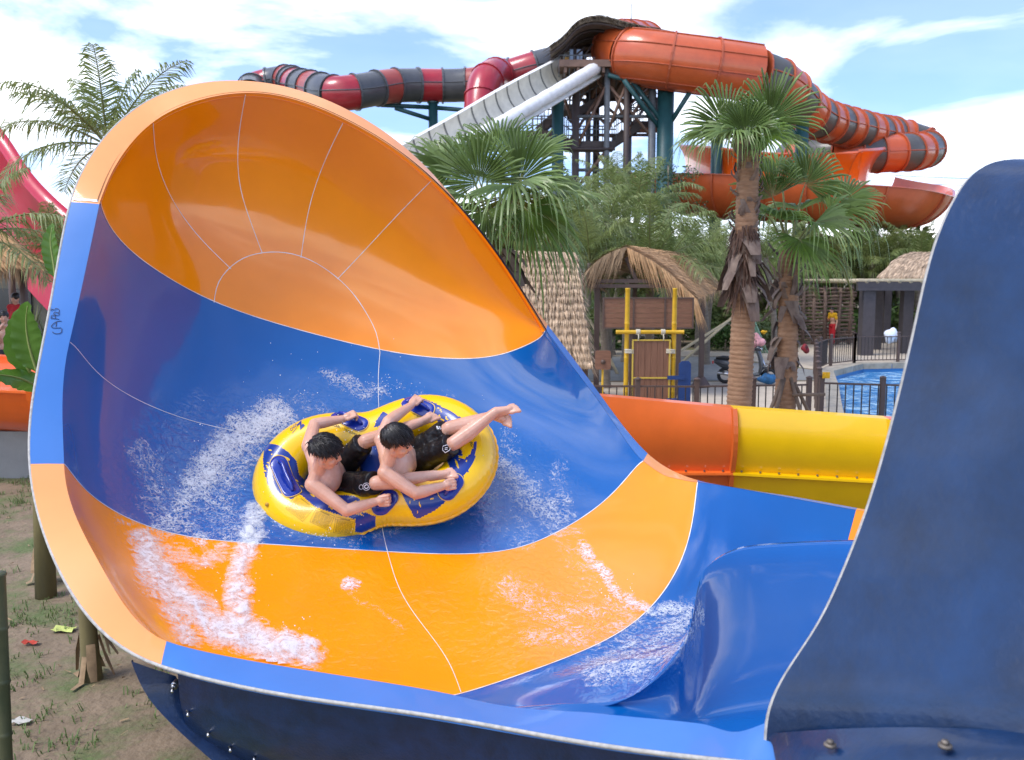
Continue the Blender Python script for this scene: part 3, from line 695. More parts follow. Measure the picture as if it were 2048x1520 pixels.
def notice(q):
    """q: four corners, first edge is the top"""
    mb = MB(); A, B, C_, D = [np.array(z, float) for z in q]
    def pt(u, v): return (A*(1-u)*(1-v)+B*u*(1-v)+C_*u*v+D*(1-u)*v)
    def strip(u0, v0_, u1, v1_, w_):
        n_ = 6; r0_, r1_ = [], []
        d = pt(u1, v1_)-pt(u0, v0_); d = d/np.linalg.norm(d); pr = np.array([-d[1], d[0]])*w_/2
        for k in range(n_):
            c = pt(u0+(u1-u0)*k/(n_-1), v0_+(v1_-v0_)*k/(n_-1)); a_ = on_tube(*(c-pr)); b_ = on_tube(*(c+pr))
            if a_ is None or b_ is None: return
            r0_.append(a_[0]); r1_.append(b_[0])
        mb.grid([r0_, r1_])
    for (u0, v0_, u1, v1_) in ((0, 0, 1, 0), (0, 1, 1, 1), (0, 0, 0, 1), (1, 0, 1, 1), (0, .13, 1, .13)): strip(u0, v0_, u1, v1_, .5)
    strip(.25, .07, .75, .07, 1.3)
    for k in range(13):
        v = .2+k*.06; 
        if v > .93: break
        u = .07
        while u < .9:
            l = random.uniform(.06, .2); strip(u, v, min(.94, u+l), v, .62); u += l+.025
    under(mb.build('printed_notice', INKF, None), tube)
zn = lambda pts: [(560+x*180/2048, 960+y*180/2048) for x, y in pts]
notice(zn([(380, 320), (800, 620), (520, 940), (135, 650)])); notice(zn([(825, 640), (1240, 830), (1105, 1140), (680, 950)])); notice(zn([(1270, 845), (1710, 910), (1630, 1260), (1215, 1190)]))
h_, n_ = on_tube(535, 1009, 0); mb = MB(); mb.tube([h_-n_*.01, h_+n_*.012], .016, 14); mb.tube([h_+n_*.012, h_+n_*.016], .010, 12); under(mb.build('valve', mat('valve', (.55, .3, .03), .4), None, smooth=True), tube)
# ------------------------------------------------------------------ people
def remesh(mb, vox, it=3, name='body'):
    me = mb.mesh(name, True); o = bpy.data.objects.new(name, me); COL.objects.link(o)
    r_ = o.modifiers.new('r', 'REMESH'); r_.mode = 'VOXEL'; r_.voxel_size = vox; r_.adaptivity = 0
    s_ = o.modifiers.new('s', 'SMOOTH'); s_.iterations = it; s_.factor = .5
    dg = bpy.context.evaluated_depsgraph_get(); m2 = bpy.data.meshes.new_from_object(o.evaluated_get(dg))
    bpy.data.objects.remove(o); bpy.data.meshes.remove(me)
    m2.polygons.foreach_set('use_smooth', [True]*len(m2.polygons)); return m2
def cap(mb, a, b, ra, rb, n=12):
    a = Vector(a); b = Vector(b)
    pts = []; rs = []
    d = (b-a); l = max(d.length, 1e-5); d = d/l
    for k in range(4):
        an = math.pi/2*(1-k/4); pts.append(a-d*ra*math.sin(an)); rs.append(max(.0005, ra*math.cos(an)))
    m_ = 5
    for k in range(m_+1): pts.append(a.lerp(b, k/m_)); rs.append(ra+(rb-ra)*k/m_)
    for k in range(1, 5):
        an = math.pi/2*k/4; pts.append(b+d*rb*math.sin(an)); rs.append(max(.0005, rb*math.cos(an)))
    mb.tube(pts, rs, n)
def limb(mb, pts, rs):
    for i in range(len(pts)-1): cap(mb, pts[i], pts[i+1], rs[i], rs[i+1])
def frame(f, u):
    f = Vector(f).normalized(); u = Vector(u); u = (u-f*u.dot(f)).normalized(); s_ = f.cross(u)
    return Matrix((f, s_, u)).transposed()        # columns: forward, right side, up
SKIN = mat('skin', (.56, .29, .19), .36, col2=(.68, .4, .29), scale=7, sss=.15, bump=.1, bscale=70, coat=.12)
HAIR = mat('black_hair', (.016, .013, .012), .36, var=.5, scale=40, island=.6)
SHORT = mat('black_wet_cloth', (.005, .005, .006), .42, var=.3, scale=25, bump=.5, bscale=22, coat=.08, bdist=.02, spec=.3)
EYE = mat('eye', (.02, .012, .01), .15); LIP = mat('lip', (.38, .13, .1), .4); BROW = mat('brow', (.015, .01, .01), .6)
def head_shapes(mb, C_, M_, s=1.0):
    """C_: centre of the head, M_: columns forward/right/up"""
    L_ = lambda f, r_, u: C_+M_ @ Vector((f*s, r_*s, u*s))
    mb.ball(L_(-.012, 0, .028), .088*s, 20, 14, (1.12, .9, 1.0), M_)
    mb.ball(L_(.022, 0, -.028), .07*s, 18, 12, (1.05, .92, 1.2), M_)
    mb.ball(L_(.052, 0, -.092), .034*s, 12, 9, (1, 1.15, .8), M_)
    for r_ in (-1, 1):
        cap(mb, L_(.0, .055*r_, -.06), L_(.05, .022*r_, -.1), .022*s, .02*s)
        mb.ball(L_(.055, .042*r_, -.03), .026*s, 10, 8, (1, 1, 1), M_)
        mb.ball(L_(-.012, .083*r_, -.012), .03*s, 12, 9, (.62, .26, 1.0), M_ @ Matrix.Rotation(R(18*r_), 3, 'Z'))
        mb.ball(L_(.083, .03*r_, .026), .016*s, 10, 7, (.6, 1.4, .7), M_)
    cap(mb, L_(.086, 0, .012), L_(.104, 0, -.026), .009*s, .014*s)
    for r_ in (-1, 1): mb.ball(L_(.096, .011*r_, -.031), .010*s, 8, 6)
    mb.ball(L_(.086, 0, -.062), .017*s, 10, 7, (.62, 1.5, .42), M_); mb.ball(L_(.083, 0, -.072), .016*s, 10, 7, (.6, 1.3, .45), M_)
def face_bits(C_, M_, s, t):
    L_ = lambda f, r_, u: C_+M_ @ Vector((f*s, r_*s, u*s))
    for r_ in (-1, 1):
        mb = MB(); mb.ball(L_(.083, .033*r_, .006), .0125*s, 10, 7, (.6, 1.35, .5), M_); under(mb.build('eye', EYE, None, smooth=True), t)
        mb = MB(); mb.tube([L_(.092, .014*r_, .026), L_(.091, .032*r_, .031), L_(.078, .052*r_, .025)], [.003*s, .005*s, .002*s], 6); under(mb.build('eyebrow', BROW, None, smooth=True), t)
    mb = MB(); mb.ball(L_(.092, 0, -.067), .015*s, 10, 7, (.55, 1.35, .4), M_); under(mb.build('lips', LIP, None, smooth=True), t)
def hair(C_, M_, s, t, seed, length=.03, spiky=1.0, low=.0, fade=0):
    rd = random.Random(seed); mb = MB()
    sk = C_+M_ @ Vector((-.014*s, 0, .03*s))
    def inhair(d):     # d in head frame, unit
        if d.z < -.35+low: return False
        if fade and d.z < .12 and d.x > -.75: return False
        if d.x > .35 and d.z < .36: return False
        if d.x > -.05 and d.z < .08+.1*max(0, d.x): return False
        if d.x > .62 and d.z < .52: return False
        return True
    # cap
    nu, nv = 56, 30; vs = []; ok = []
    for j in range(nv+1):
        th = math.pi*j/nv*.72
        for i in range(nu):
            a_ = 2*math.pi*i/nu; d = Vector((math.sin(th)*math.cos(a_), math.sin(th)*math.sin(a_), math.cos(th)))
            k = 1+.035*noise.noise(d*7+Vector((seed, 0, 0)))
            vs.append(sk+M_ @ Vector((d.x*.099*1.08*k, d.y*.088*k, d.z*.1*k))*s); ok.append(inhair(d))
    fs = [(j*nu+i, (j+1)*nu+i, (j+1)*nu+(i+1) % nu, j*nu+(i+1) % nu) for j in range(nv) for i in range(nu)]
    fs = [f_ for f_ in fs if sum(ok[q] for q in f_) >= 3]
    mb.add(vs, fs)
    n = 0
    while n < 2200:
        z = rd.uniform(-.4, 1); a_ = rd.uniform(-math.pi, math.pi); q = math.sqrt(max(0, 1-z*z)); d = Vector((q*math.cos(a_), q*math.sin(a_), z))
        if not inhair(d): continue
        n += 1
        base = Vector((d.x*.099*1.06, d.y*.086, d.z*.098))
        comb = Vector((.62, .16*(1 if d.y > 0 else -1)+rd.uniform(-.25, .25), -.28)) if d.z > .35 else Vector((.12+rd.uniform(-.2, .2), d.y*.25, -1))
        nrm = d.copy(); comb = comb-nrm*comb.dot(nrm)*.8
        ln_ = length*rd.uniform(.6, 1.25)*(1.0 if d.z > .3 else .6)
        lift = spiky*rd.uniform(.1, .7)*(1 if d.z > .2 else .25)
        dr = (comb.normalized()+nrm*lift).normalized(); bend = (comb.normalized()*1.2+nrm*lift*.2+Vector((0, 0, -.25))).normalized()
        p0 = base; p1 = base+dr*ln_*.5; p2 = p1+bend*ln_*.6
        w_ = rd.uniform(.0022, .004)
        pts = [sk+M_ @ (p*s) for p in (p0, p1, p2)]
        mb.tube(pts, [w_*s, w_*s*.8, .0004], 4, caps=False)
    o = mb.build('hair', HAIR, None, smooth=True); under(o, t); return o
def fist(mb, wrist, hand, grip_e, nrm, s=1.0):
    """a hand closed round a bar that runs along grip_e at the point hand"""
    d = (hand-wrist).normalized(); e = grip_e-d*grip_e.dot(d)
    if e.length < .2: e = d.cross(nrm)
    e.normalize(); up = e.cross(d)
    if up.dot(nrm) < 0: up = -up
    kn = hand+up*.026+d*.004
    cap(mb, wrist, wrist.lerp(kn, .45), .023*s, .027*s)
    for k in range(4):
        o_ = e*(k-1.5)*.022*s; r_ = (.0092, .0097, .0092, .008)[k]*s; ln_ = (.92, 1.0, .95, .8)[k]
        a0 = wrist.lerp(kn, .35)+o_*.8; a1 = kn+o_+d*.012*ln_
        a2 = hand+o_+d*(.034*ln_)+up*.004; a3 = hand+o_+d*.014-up*.02
        limb(mb, [a0, a1, a2, a3], [.014*s, r_*1.15, r_, r_*.88])
    th = -e
    b0 = wrist.lerp(kn, .3)+th*.022*s; b1 = hand+th*.036*s+up*.004-d*.006; b2 = hand+th*.022*s+d*.026-up*.004
    limb(mb, [b0, b1, b2], [.016*s, .0115*s, .0095*s])
def foot(mb, ankle, toe, up, s=1.0):
    d = (toe-ankle).normalized(); up = (up-d*up.dot(d)).normalized(); sd_ = d.cross(up); ln_ = (toe-ankle).length
    heel = ankle-d*.035-up*.03
    cap(mb, ankle, heel, .034*s, .03*s); cap(mb, ankle, ankle+d*ln_*.62-up*.018, .033*s, .022*s)
    cap(mb, heel, ankle+d*ln_*.65-up*.03+sd_*.018, .028*s, .02*s); cap(mb, heel, ankle+d*ln_*.62-up*.03-sd_*.022, .026*s, .019*s)
    for k in range(5):
        o_ = sd_*(.034-.0165*k)*s; l0 = ankle+d*ln_*.64+o_*.9-up*.026; l1 = ankle+d*(ln_*(1.0-.035*k*k*.35))+o_*1.05-up*(.03)
        limb(mb, [l0, l0.lerp(l1, .55)+up*.006, l1], [.0155*s, (.0125 if k == 0 else .0095)*s, (.0135 if k == 0 else .009)*s])
def rider(spec, label):
    t = thing('person', label, 'person', spec['pelvis'], group='riders on the yellow tube')
    g = spec; mb = MB(); up = tn
    pel, nk = g['pelvis'], g['neck']; sl, sr = g['sh_far'], g['sh_near']
    sp = (nk-pel).normalized(); acr = (sr-sl).normalized(); fw = acr.cross(sp)
    if fw.dot(ta) < 0: fw = -fw
    chest = pel.lerp(nk, .66); bel = pel.lerp(nk, .3)
    rot = frame(fw, sp)
    mb.ball(chest, .14, 20, 14, (.88, 1.25, 1.22), rot); mb.ball(bel, .118, 18, 12, (.88, 1.14, 1.2), rot); mb.ball(pel, .12, 18, 12, (.95, 1.2, .85), rot)
    mb.ball(pel.lerp(nk, .8)-fw*.02, .1, 16, 12, (.9, 1.7, .85), rot)
    for s_ in (sl, sr):
        cap(mb, nk-fw*.02, s_, .045, .052); cap(mb, chest+(s_-nk)*.35+fw*.04, s_, .06, .05)
        mb.ball(pel.lerp(nk, .72)+(s_-nk)*.5-fw*.05, .062, 12, 9, (.6, 1, 1.2), rot)
    M_ = frame(g['face_dir'], g['head_up']); hd = g['head']; hs = g.get('hs', 1.1)
    cap(mb, nk, hd-M_.col[2]*.06-M_.col[0]*.02, .052, .05)
    head_shapes(mb, hd, M_, hs)
    for side in ('far', 'near'):
        s_, e_, w_, h_, ge = g['sh_'+side], g['el_'+side], g['wr_'+side], g['ha_'+side], g['ge_'+side]
        limb(mb, [s_, s_.lerp(e_, .45), e_, e_.lerp(w_, .3), w_], [.06, .055, .047, .048, .032]); fist(mb, w_, h_, ge, tn, 1.12)
        hp, kn, an, to = g['hip_'+side], g['kn_'+side], g['an_'+side], g['to_'+side]
        calf = kn.lerp(an, .3)-tn*.012
        limb(mb, [hp, hp.lerp(kn, .5), kn], [.085, .074, .055]); limb(mb, [kn, calf, an.lerp(kn, .12), an], [.058, .062, .041, .038])
        foot(mb, an, to, g.get('fu_'+side, tn), 1.1)
    me = remesh(mb, .0058, 3); me.materials.append(SKIN)
    o = bpy.data.objects.new('body', me); link(o); under(o, t)
    # shorts
    mb = MB(); mb.ball(pel+sp*.01, .14, 18, 12, (.95, 1.22, .92), rot)
    for side in ('far', 'near'):
        hp, kn = g['hip_'+side], g['kn_'+side]; hem = hp.lerp(kn, g.get('hem_'+side, .92))
        d_ = (kn-hp).normalized()
        pts = [hp-d_*.03, hp.lerp(hem, .3), hp.lerp(hem, .62), hem, hem+d_*.004]; mb.tube(pts, [.112, .106, .098, .092, .07], 20)
        cap(mb, pel, hp, .12, .1)
    me = remesh(mb, .009, 2, 'shorts')
    for v_ in me.vertices:
        n3 = noise.noise(v_.co*9+Vector((3, 1, 2)))*.011+noise.noise(v_.co*23)*.005; v_.co += v_.normal*n3
    me.materials.append(SHORT); o2 = bpy.data.objects.new('shorts', me); link(o2); under(o2, t)
    sbv = BVHTree.FromPolygons([v_.co+Vector(t.location) for v_ in me.vertices], [tuple(p_.vertices) for p_ in me.polygons])
    def on_short(px, py, off=.004):
        d = ray(px, py).normalized(); h, n, i, tt_ = sbv.ray_cast(Vector((0, 0, CH)), d)
        if h is None: return None
        if n.dot(d) > 0: n = -n
        return h+n*off, n
    face_bits(hd, M_, hs, t); hair(hd, M_, hs, t, g['seed'], g.get('hl', .034), g.get('spiky', 1.0), g.get('low', 0), g.get('fade', 0))
    return t, on_short
X_ = TP
def gr(i): return HD[i][1]
fdir = lambda p, h, q, h2: (TP(q[0], q[1], h2)-TP(p[0], p[1], h)).normalized()
camdir = (Vector((0, 0, CH))-TC).normalized()
r1 = dict(seed=1, pelvis=X_(676, 952, .02), neck=X_(637, 939, .47), head=X_(651, 905, .63), sh_far=X_(618, 892, .43), sh_near=X_(625, 969, .40),
    el_far=X_(629, 848, .36), wr_far=X_(686, 838, .28), ha_far=X_(706, 833, .26), ge_far=gr(1),
    el_near=X_(693, 1021, .30), wr_near=X_(752, 1003, .27), ha_near=X_(772, 1000, .26), ge_near=gr(2),
    hip_far=X_(684, 932, .05), kn_far=X_(731, 882, .30), an_far=X_(834, 846, .27), to_far=X_(874, 826, .27), fu_far=(camdir*.6+tn*.2-ta*.3),
    hip_near=X_(684, 972, .05), kn_near=X_(752, 966, .32), an_near=X_(868, 950, .30), to_near=X_(911, 941, .33), fu_near=(tn*.5-ta*.7),
    face_dir=(ta*.9+tn*-.34-tb*.30), fade=1, head_up=(tn*.86+Vector((0, 0, 1))*.5-ta*.05), hl=.05, spiky=1.15, hem_near=.97, hem_far=.9)
r2 = dict(seed=5, pelvis=X_(822, 915, .03), neck=X_(777, 923, .47), head=X_(794, 882, .64), sh_far=X_(763, 880, .43), sh_near=X_(770, 946, .42),
    el_far=X_(776, 843, .42), wr_far=X_(822, 811, .29), ha_far=X_(835, 801, .25), ge_far=gr(3),
    el_near=X_(832, 987, .33), wr_near=X_(886, 972, .28), ha_near=X_(903, 968, .26), ge_near=gr(4),
    hip_far=X_(834, 903, .08), kn_far=X_(899, 856, .32), an_far=X_(985, 831, .34), to_far=X_(1021, 842, .38), fu_far=(tn*.4-ta*.8+tb*.3),
    hip_near=X_(834, 925, .06), kn_near=X_(908, 886, .32), an_near=X_(992, 823, .42), to_near=X_(1036, 810, .46), fu_near=(tn*.5-ta*.6),
    face_dir=(ta*.88+tn*-.3-tb*.42), head_up=(tn*.86+Vector((0, 0, 1))*.5-ta*.05), hl=.05, spiky=.45, low=-.25, hem_near=.93, hem_far=.9)
t1, os1 = rider(r1, 'boy in black swim shorts with short spiky hair on the left seat of the tube')
t2, os2 = rider(r2, 'boy in black swim shorts with wet flat hair stretching his legs over the tube edge')
WPR = mat('print_white', (.75, .74, .76), .5)
text_pix('55', (874, 858), (8.5, 1.0), (-2.5, -8.0), os2, WPR, t2, bold=.03)
def ringmark(px, py, rx, ry, w_, target, t, name='badge', an0=0):
    pts = [(px+rx*math.cos(a_)*1, py+ry*math.sin(a_)) for a_ in np.linspace(0, 2*math.pi, 22)]
    hp = [target(*p, .004) for p in pts]; hp = [h for h in hp if h]
    mb = MB(); mb.tube([h[0] for h in hp], w_, 5, caps=False); under(mb.build(name, WPR, None, smooth=True), t)
ringmark(733, 973, 6.5, 7, .0022, os1, t1); ringmark(733, 973, 3.2, 3.6, .0035, os1, t1); ringmark(723, 974, 4, 4.5, .002, os1, t1)
for pts in ([(886, 893), (893, 890), (900, 893), (899, 900), (891, 905), (886, 900), (886, 893)], [(890, 896), (896, 895)], [(890, 899), (896, 898)]):
    hp = [os2(*p, .004) for p in [tuple(q) for a_, b_ in zip(pts[:-1], pts[1:]) for q in (np.array(a_)*(1-k)+np.array(b_)*k for k in (0, .25, .5, .75))]]; hp = [h[0] for h in hp if h]
    if len(hp) > 1: mb = MB(); mb.tube(hp, .0028, 5, caps=False); under(mb.build('badge', WPR, None, smooth=True), t2)
# hand-written mark on the rim
fv = [tuple(q[0]) for q in flr]+[tuple(q[1]) for q in flr]; nfl = len(flr)
fl_bvh = BVHTree.FromPolygons([Vector(q) for q in fv], [(i, i+1, nfl+i+1, nfl+i) for i in range(nfl-1)])
def on_rim(px, py, off=.006):
    d = ray(px, py).normalized(); h, n, i, t = fl_bvh.ray_cast(Vector((0, 0, CH)), d)
    if h is None: return None
    if n.dot(d) > 0: n = -n
    return h+n*off, n
def stroke(pts, wd=.006):
    hp = [on_rim(*p) for p in pts]; hp = [h for h in hp if h]
    if len(hp) < 2: return None
    return [h[0] for h in hp]
z7 = lambda pts: [(x*.2632, 380+y*.2632) for x, y in pts]
mb = MB()
for s_ in ([(470, 1055), (465, 1085), (440, 1095), (410, 1090), (398, 1080)], [(465, 1050), (390, 1040), (440, 1000), (468, 1000)], [(425, 1042), (430, 1008)], [(450, 985), (385, 975)], [(390, 978), (392, 958), (415, 955), (420, 980)], [(410, 945), (440, 955), (452, 945), (430, 932), (408, 938), (410, 945)], [(390, 920), (392, 905), (415, 915), (420, 905), (445, 908), (452, 925), (445, 935)]):
    s2 = [tuple(q[:2]) for q in smooth_path([Vector((a, b, 0)) for a, b in z7(s_)], 12)]
    h = stroke(s2)
    if h: mb.tube(h, .0022, 5)
under(mb.build('marker_writing', mat('marker_ink', (.03, .035, .07), .5), None, smooth=True), slide)
# torn white filler strip on the rim joint
mb = MB(); r0_, r1_ = [], []
for x in np.linspace(141, 201, 14):
    h0 = on_rim(x, 398.5+4*(x-141)/60-1.5-1.5*random.random(), .006); h1 = on_rim(x, 398.5+4*(x-141)/60+1.5+1.5*random.random(), .006)
    if h0 and h1: r0_.append(h0[0]); r1_.append(h1[0])
if len(r0_) > 2: mb.grid([r0_, r1_]); under(mb.build('filler_strip', WHITEL, None), slide)
# ================================================================== water on the slide: foam and flying drops
def seg_d(p, a, b):
    ax, ay = a; bx, by = b; dx, dy = bx-ax, by-ay; l2 = dx*dx+dy*dy
    t = 0 if l2 == 0 else max(0, min(1, ((p[0]-ax)*dx+(p[1]-ay)*dy)/l2))
    return math.hypot(p[0]-ax-t*dx, p[1]-ay-t*dy), t
FOAM = [  # polyline, half width, strength, height
    ([(552, 832), (505, 858), (455, 888), (425, 925), (402, 962)], 46, .9, .035),
    ([(402, 962), (350, 1025), (330, 1060)], 38, .7, .02), ([(500, 870), (430, 990), (455, 1070)], 60, .62, .01),
    ([(275, 900), (300, 940), (330, 1010), (400, 1080)], 34, .62, .008), ([(300, 1000), (340, 1060)], 40, .6, .01),
    ([(288, 1090), (315, 1150), (390, 1215), (450, 1268), (545, 1312), (610, 1312)], 44, .92, .05),
    ([(330, 1110), (400, 1120), (440, 1110)], 26, .75, .02), ([(300, 1160), (350, 1230), (380, 1290)], 36, .8, .03),
    ([(512, 1030), (494, 1080), (480, 1150), (468, 1200), (505, 1265), (570, 1305)], 34, .92, .05),
    ([(570, 1290), (612, 1302)], 36, 1.0, .06), ([(470, 1240), (560, 1330)], 46, .95, .04),
    ([(955, 900), (1005, 935), (1055, 990), (1120, 1045)], 48, .66, .01), ([(1020, 880), (1035, 960), (1045, 1060)], 40, .5, .006), ([(1110, 930), (1130, 1010), (1130, 1060)], 26, .55, .006), ([(960, 960), (1000, 1040), (1040, 1080)], 40, .48, .006),
    ([(1160, 1090), (1205, 1150), (1240, 1195), (1300, 1219), (1390, 1226)], 15, .78, .012), ([(1020, 1180), (1120, 1230), (1250, 1225)], 50, .55, .005), ([(1060, 1270), (1180, 1280), (1270, 1250)], 40, .55, .005), ([(1150, 1110), (1180, 1200)], 50, .46, .004),
    ([(1385, 1232), (1330, 1280), (1270, 1330), (1180, 1340)], 46, .68, .008), ([(1340, 1250), (1230, 1310)], 50, .6, .008),
    ([(670, 760), (720, 788), (760, 778)], 24, .6, .01), ([(510, 815), (600, 800), (650, 815)], 26, .5, .008), ([(520, 830), (470, 850)], 30, .8, .03), ([(800, 775), (840, 790), (900, 800)], 26, .42, .004), ([(640, 740), (690, 775)], 16, .55, .008),
    ([(690, 1172), (715, 1172)], 12, .85, .02), ([(700, 1180), (800, 1260)], 12, .5, .004), ([(240, 1040), (300, 1075)], 30, .5, .005), ([(620, 1060), (700, 1092), (790, 1060), (900, 1040)], 16, .5, .012), ([(530, 930), (520, 1000)], 22, .55, .01)]
def foam_at(p):
    d = 0; h = 0; sf = 0
    w1 = noise.noise(Vector((p[0]*.018, p[1]*.018, 0)))*16; w2 = noise.noise(Vector((p[0]*.018, p[1]*.018, 9)))*16
    q = (p[0]+w1, p[1]+w2)
    for pl, wd, st, ht in FOAM:
        m_ = min(seg_d(q, a_, b_)[0] for a_, b_ in zip(pl[:-1], pl[1:]))
        k = st*max(0, 1-(m_/(wd*1.35))**2)
        if k > d: d = k; sf = .65 if (pl[0][1] > 1080 and pl[0][0] < 640) or pl[0] == (512, 1030) else .3 if pl[0] == (552, 832) else 0.0
        h = max(h, ht*max(0, 1-(m_/wd)**2))
    return d, h, sf
gx = np.arange(215, 1410, 4.0); gy = np.arange(735, 1376, 4.0); vid = {}; fvs = []; fd = []; fsf = []; ffs = []
for i, x in enumerate(gx):
    for j, y in enumerate(gy):
        d, h, sf = foam_at((x, y))
        if d < .08: continue
        hh = on_bowl(x, y, 0)
        if hh is None: continue
        n3 = .5+.6*noise.noise(hh[0]*7)+.18*noise.noise(hh[0]*18)
        vid[(i, j)] = len(fvs); fvs.append(hh[0]+hh[1]*(.005+.55*h*max(0, n3))); fd.append(d); fsf.append(sf)
for (i, j), k in vid.items():
    if (i+1, j) in vid and (i, j+1) in vid and (i+1, j+1) in vid:
        q = (k, vid[(i+1, j)], vid[(i+1, j+1)], vid[(i, j+1)])
        if max((fvs[q[0]]-fvs[q[2]]).length, (fvs[q[1]]-fvs[q[3]]).length) < .25: ffs.append(q)
me = bpy.data.meshes.new('foam'); me.from_pydata([tuple(q) for q in fvs], [], ffs); me.polygons.foreach_set('use_smooth', [True]*len(ffs))
a = me.attributes.new('foam', 'FLOAT', 'POINT'); a.data.foreach_set('value', fd)
a = me.attributes.new('soft', 'FLOAT', 'POINT')
for _ in range(4):
    acc = {}
    for (i, j), k in vid.items():
        nb_ = [fsf[vid[q]] for q in ((i+1, j), (i-1, j), (i, j+1), (i, j-1)) if q in vid]; acc[k] = (fsf[k]+sum(nb_))/(1+len(nb_))
    fsf = [acc[k] for k in range(len(fsf))]
a.data.foreach_set('value', fsf)
FM = bpy.data.materials.new('foam'); FM.use_nodes = True; nt = FM.node_tree; N = nt.nodes; L = nt.links; b = N['Principled BSDF']
b.inputs['Base Color'].default_value = (.8, .82, .84, 1); b.inputs['Roughness'].default_value = .55
tc = N.new('ShaderNodeTexCoord'); at = N.new('ShaderNodeAttribute'); at.attribute_name = 'foam'
def nd(t, **k):
    n = N.new(t)
    for q, v in k.items(): n.inputs[q].default_value = v
    return n
def mth(op, x, y, z=None):
    m = N.new('ShaderNodeMath'); m.operation = op
    for i, q in enumerate((x, y, z)):
        if q is None: continue
        if hasattr(q, 'is_linked'): L.new(q, m.inputs[i])
        else: m.inputs[i].default_value = q
    return m.outputs[0]
na = nd('ShaderNodeTexNoise', Scale=9.0, Detail=6.0, Roughness=.62, Distortion=2.6); L.new(tc.outputs['Object'], na.inputs['Vector'])
ng = nd('ShaderNodeTexNoise', Scale=3.2, Detail=4.0, Roughness=.6, Distortion=2.4); L.new(tc.outputs['Object'], ng.inputs['Vector'])
mpv = N.new('ShaderNodeVectorMath'); mpv.operation = 'MULTIPLY_ADD'; mpv.inputs[1].default_value = (.11, .11, .11); L.new(na.outputs['Color'], mpv.inputs[0]); L.new(tc.outputs['Object'], mpv.inputs[2])
vo = N.new('ShaderNodeTexVoronoi'); vo.feature = 'DISTANCE_TO_EDGE'; vo.inputs['Scale'].default_value = 34; L.new(mpv.outputs[0], vo.inputs['Vector'])
lace = mth('SUBTRACT', .24, mth('MULTIPLY', vo.outputs['Distance'], 1.5))
val = mth('ADD', mth('ADD', mth('MULTIPLY', mth('ADD', mth('MULTIPLY', na.outputs['Fac'], .62), mth('MULTIPLY', ng.outputs['Fac'], .38)), 1.75), lace), mth('SUBTRACT', mth('MULTIPLY', at.outputs['Fac'], 1.14), 1.54))
so = N.new('ShaderNodeAttribute'); so.attribute_name = 'soft'
ns = nd('ShaderNodeTexNoise', Scale=7.0, Detail=7.0, Roughness=.62, Distortion=2.2); L.new(tc.outputs['Object'], ns.inputs['Vector'])
vs_o = mth('MULTIPLY', mth('ADD', mth('MULTIPLY', ns.outputs['Fac'], 1.9), mth('SUBTRACT', mth('MULTIPLY', at.outputs['Fac'], 1.0), 1.5)), 1.9)
vl_o = mth('MULTIPLY', val, 2.0)
al = mth('ADD', mth('MULTIPLY', vs_o, so.outputs['Fac']), mth('MULTIPLY', vl_o, mth('SUBTRACT', 1.0, so.outputs['Fac']))); cl_ = N.new('ShaderNodeClamp'); L.new(al, cl_.inputs[0])
bu = N.new('ShaderNodeBump'); bu.inputs['Strength'].default_value = .3; bu.inputs['Distance'].default_value = .012
nb = nd('ShaderNodeTexNoise', Scale=70.0, Detail=3.0); L.new(tc.outputs['Object'], nb.inputs['Vector']); L.new(nb.outputs['Fac'], bu.inputs['Height']); L.new(bu.outputs[0], b.inputs['Normal'])
L.new(mth('MULTIPLY', cl_.outputs[0], .8), b.inputs['Alpha'])
me.materials.append(FM); o = bpy.data.objects.new('water_foam', me); link(o)
tag(o, 'white foam and churned water streaking over the blue and orange panels', 'foam', kind='stuff')
# drops in the air and on the tube
DROP = mat('water_drop', (.85, .88, .92), .12, spec=.6)
mb = MB(); rd = random.Random(11)
def drop(c, r_): mb.ball(c, r_, 6, 4)
for (cx_, cy_, sx_, sy_, n_, h0, h1) in ((540, 850, 50, 40, 110, .0, .2), (760, 790, 70, 18, 70, .05, .2), (700, 955, 60, 30, 60, .35, .5), (840, 920, 40, 30, 90, .28, .45), (850, 975, 50, 16, 40, .36, .5), (980, 930, 60, 60, 90, .0, .12), (580, 1300, 70, 30, 70, .0, .12), (470, 1180, 60, 60, 60, .0, .1), (620, 1080, 60, 15, 40, .0, .1), (420, 950, 90, 60, 90, .0, .1), (700, 880, 200, 120, 60, .3, .6), (1230, 1200, 60, 40, 40, 0, .06)):
    for _ in range(n_):
        x, y = rd.gauss(cx_, sx_*.6), rd.gauss(cy_, sy_*.6); hh = on_bowl(x, y, 0)
        if hh is None: continue
        drop(hh[0]+hh[1]*rd.uniform(.01+h0, .03+h1), rd.choice((.002, .0025, .003, .0035, .0045)))
o = mb.build('water_drops', DROP, None, smooth=True); tag(o, 'tiny water drops thrown up around the tube', 'drops', kind='stuff')
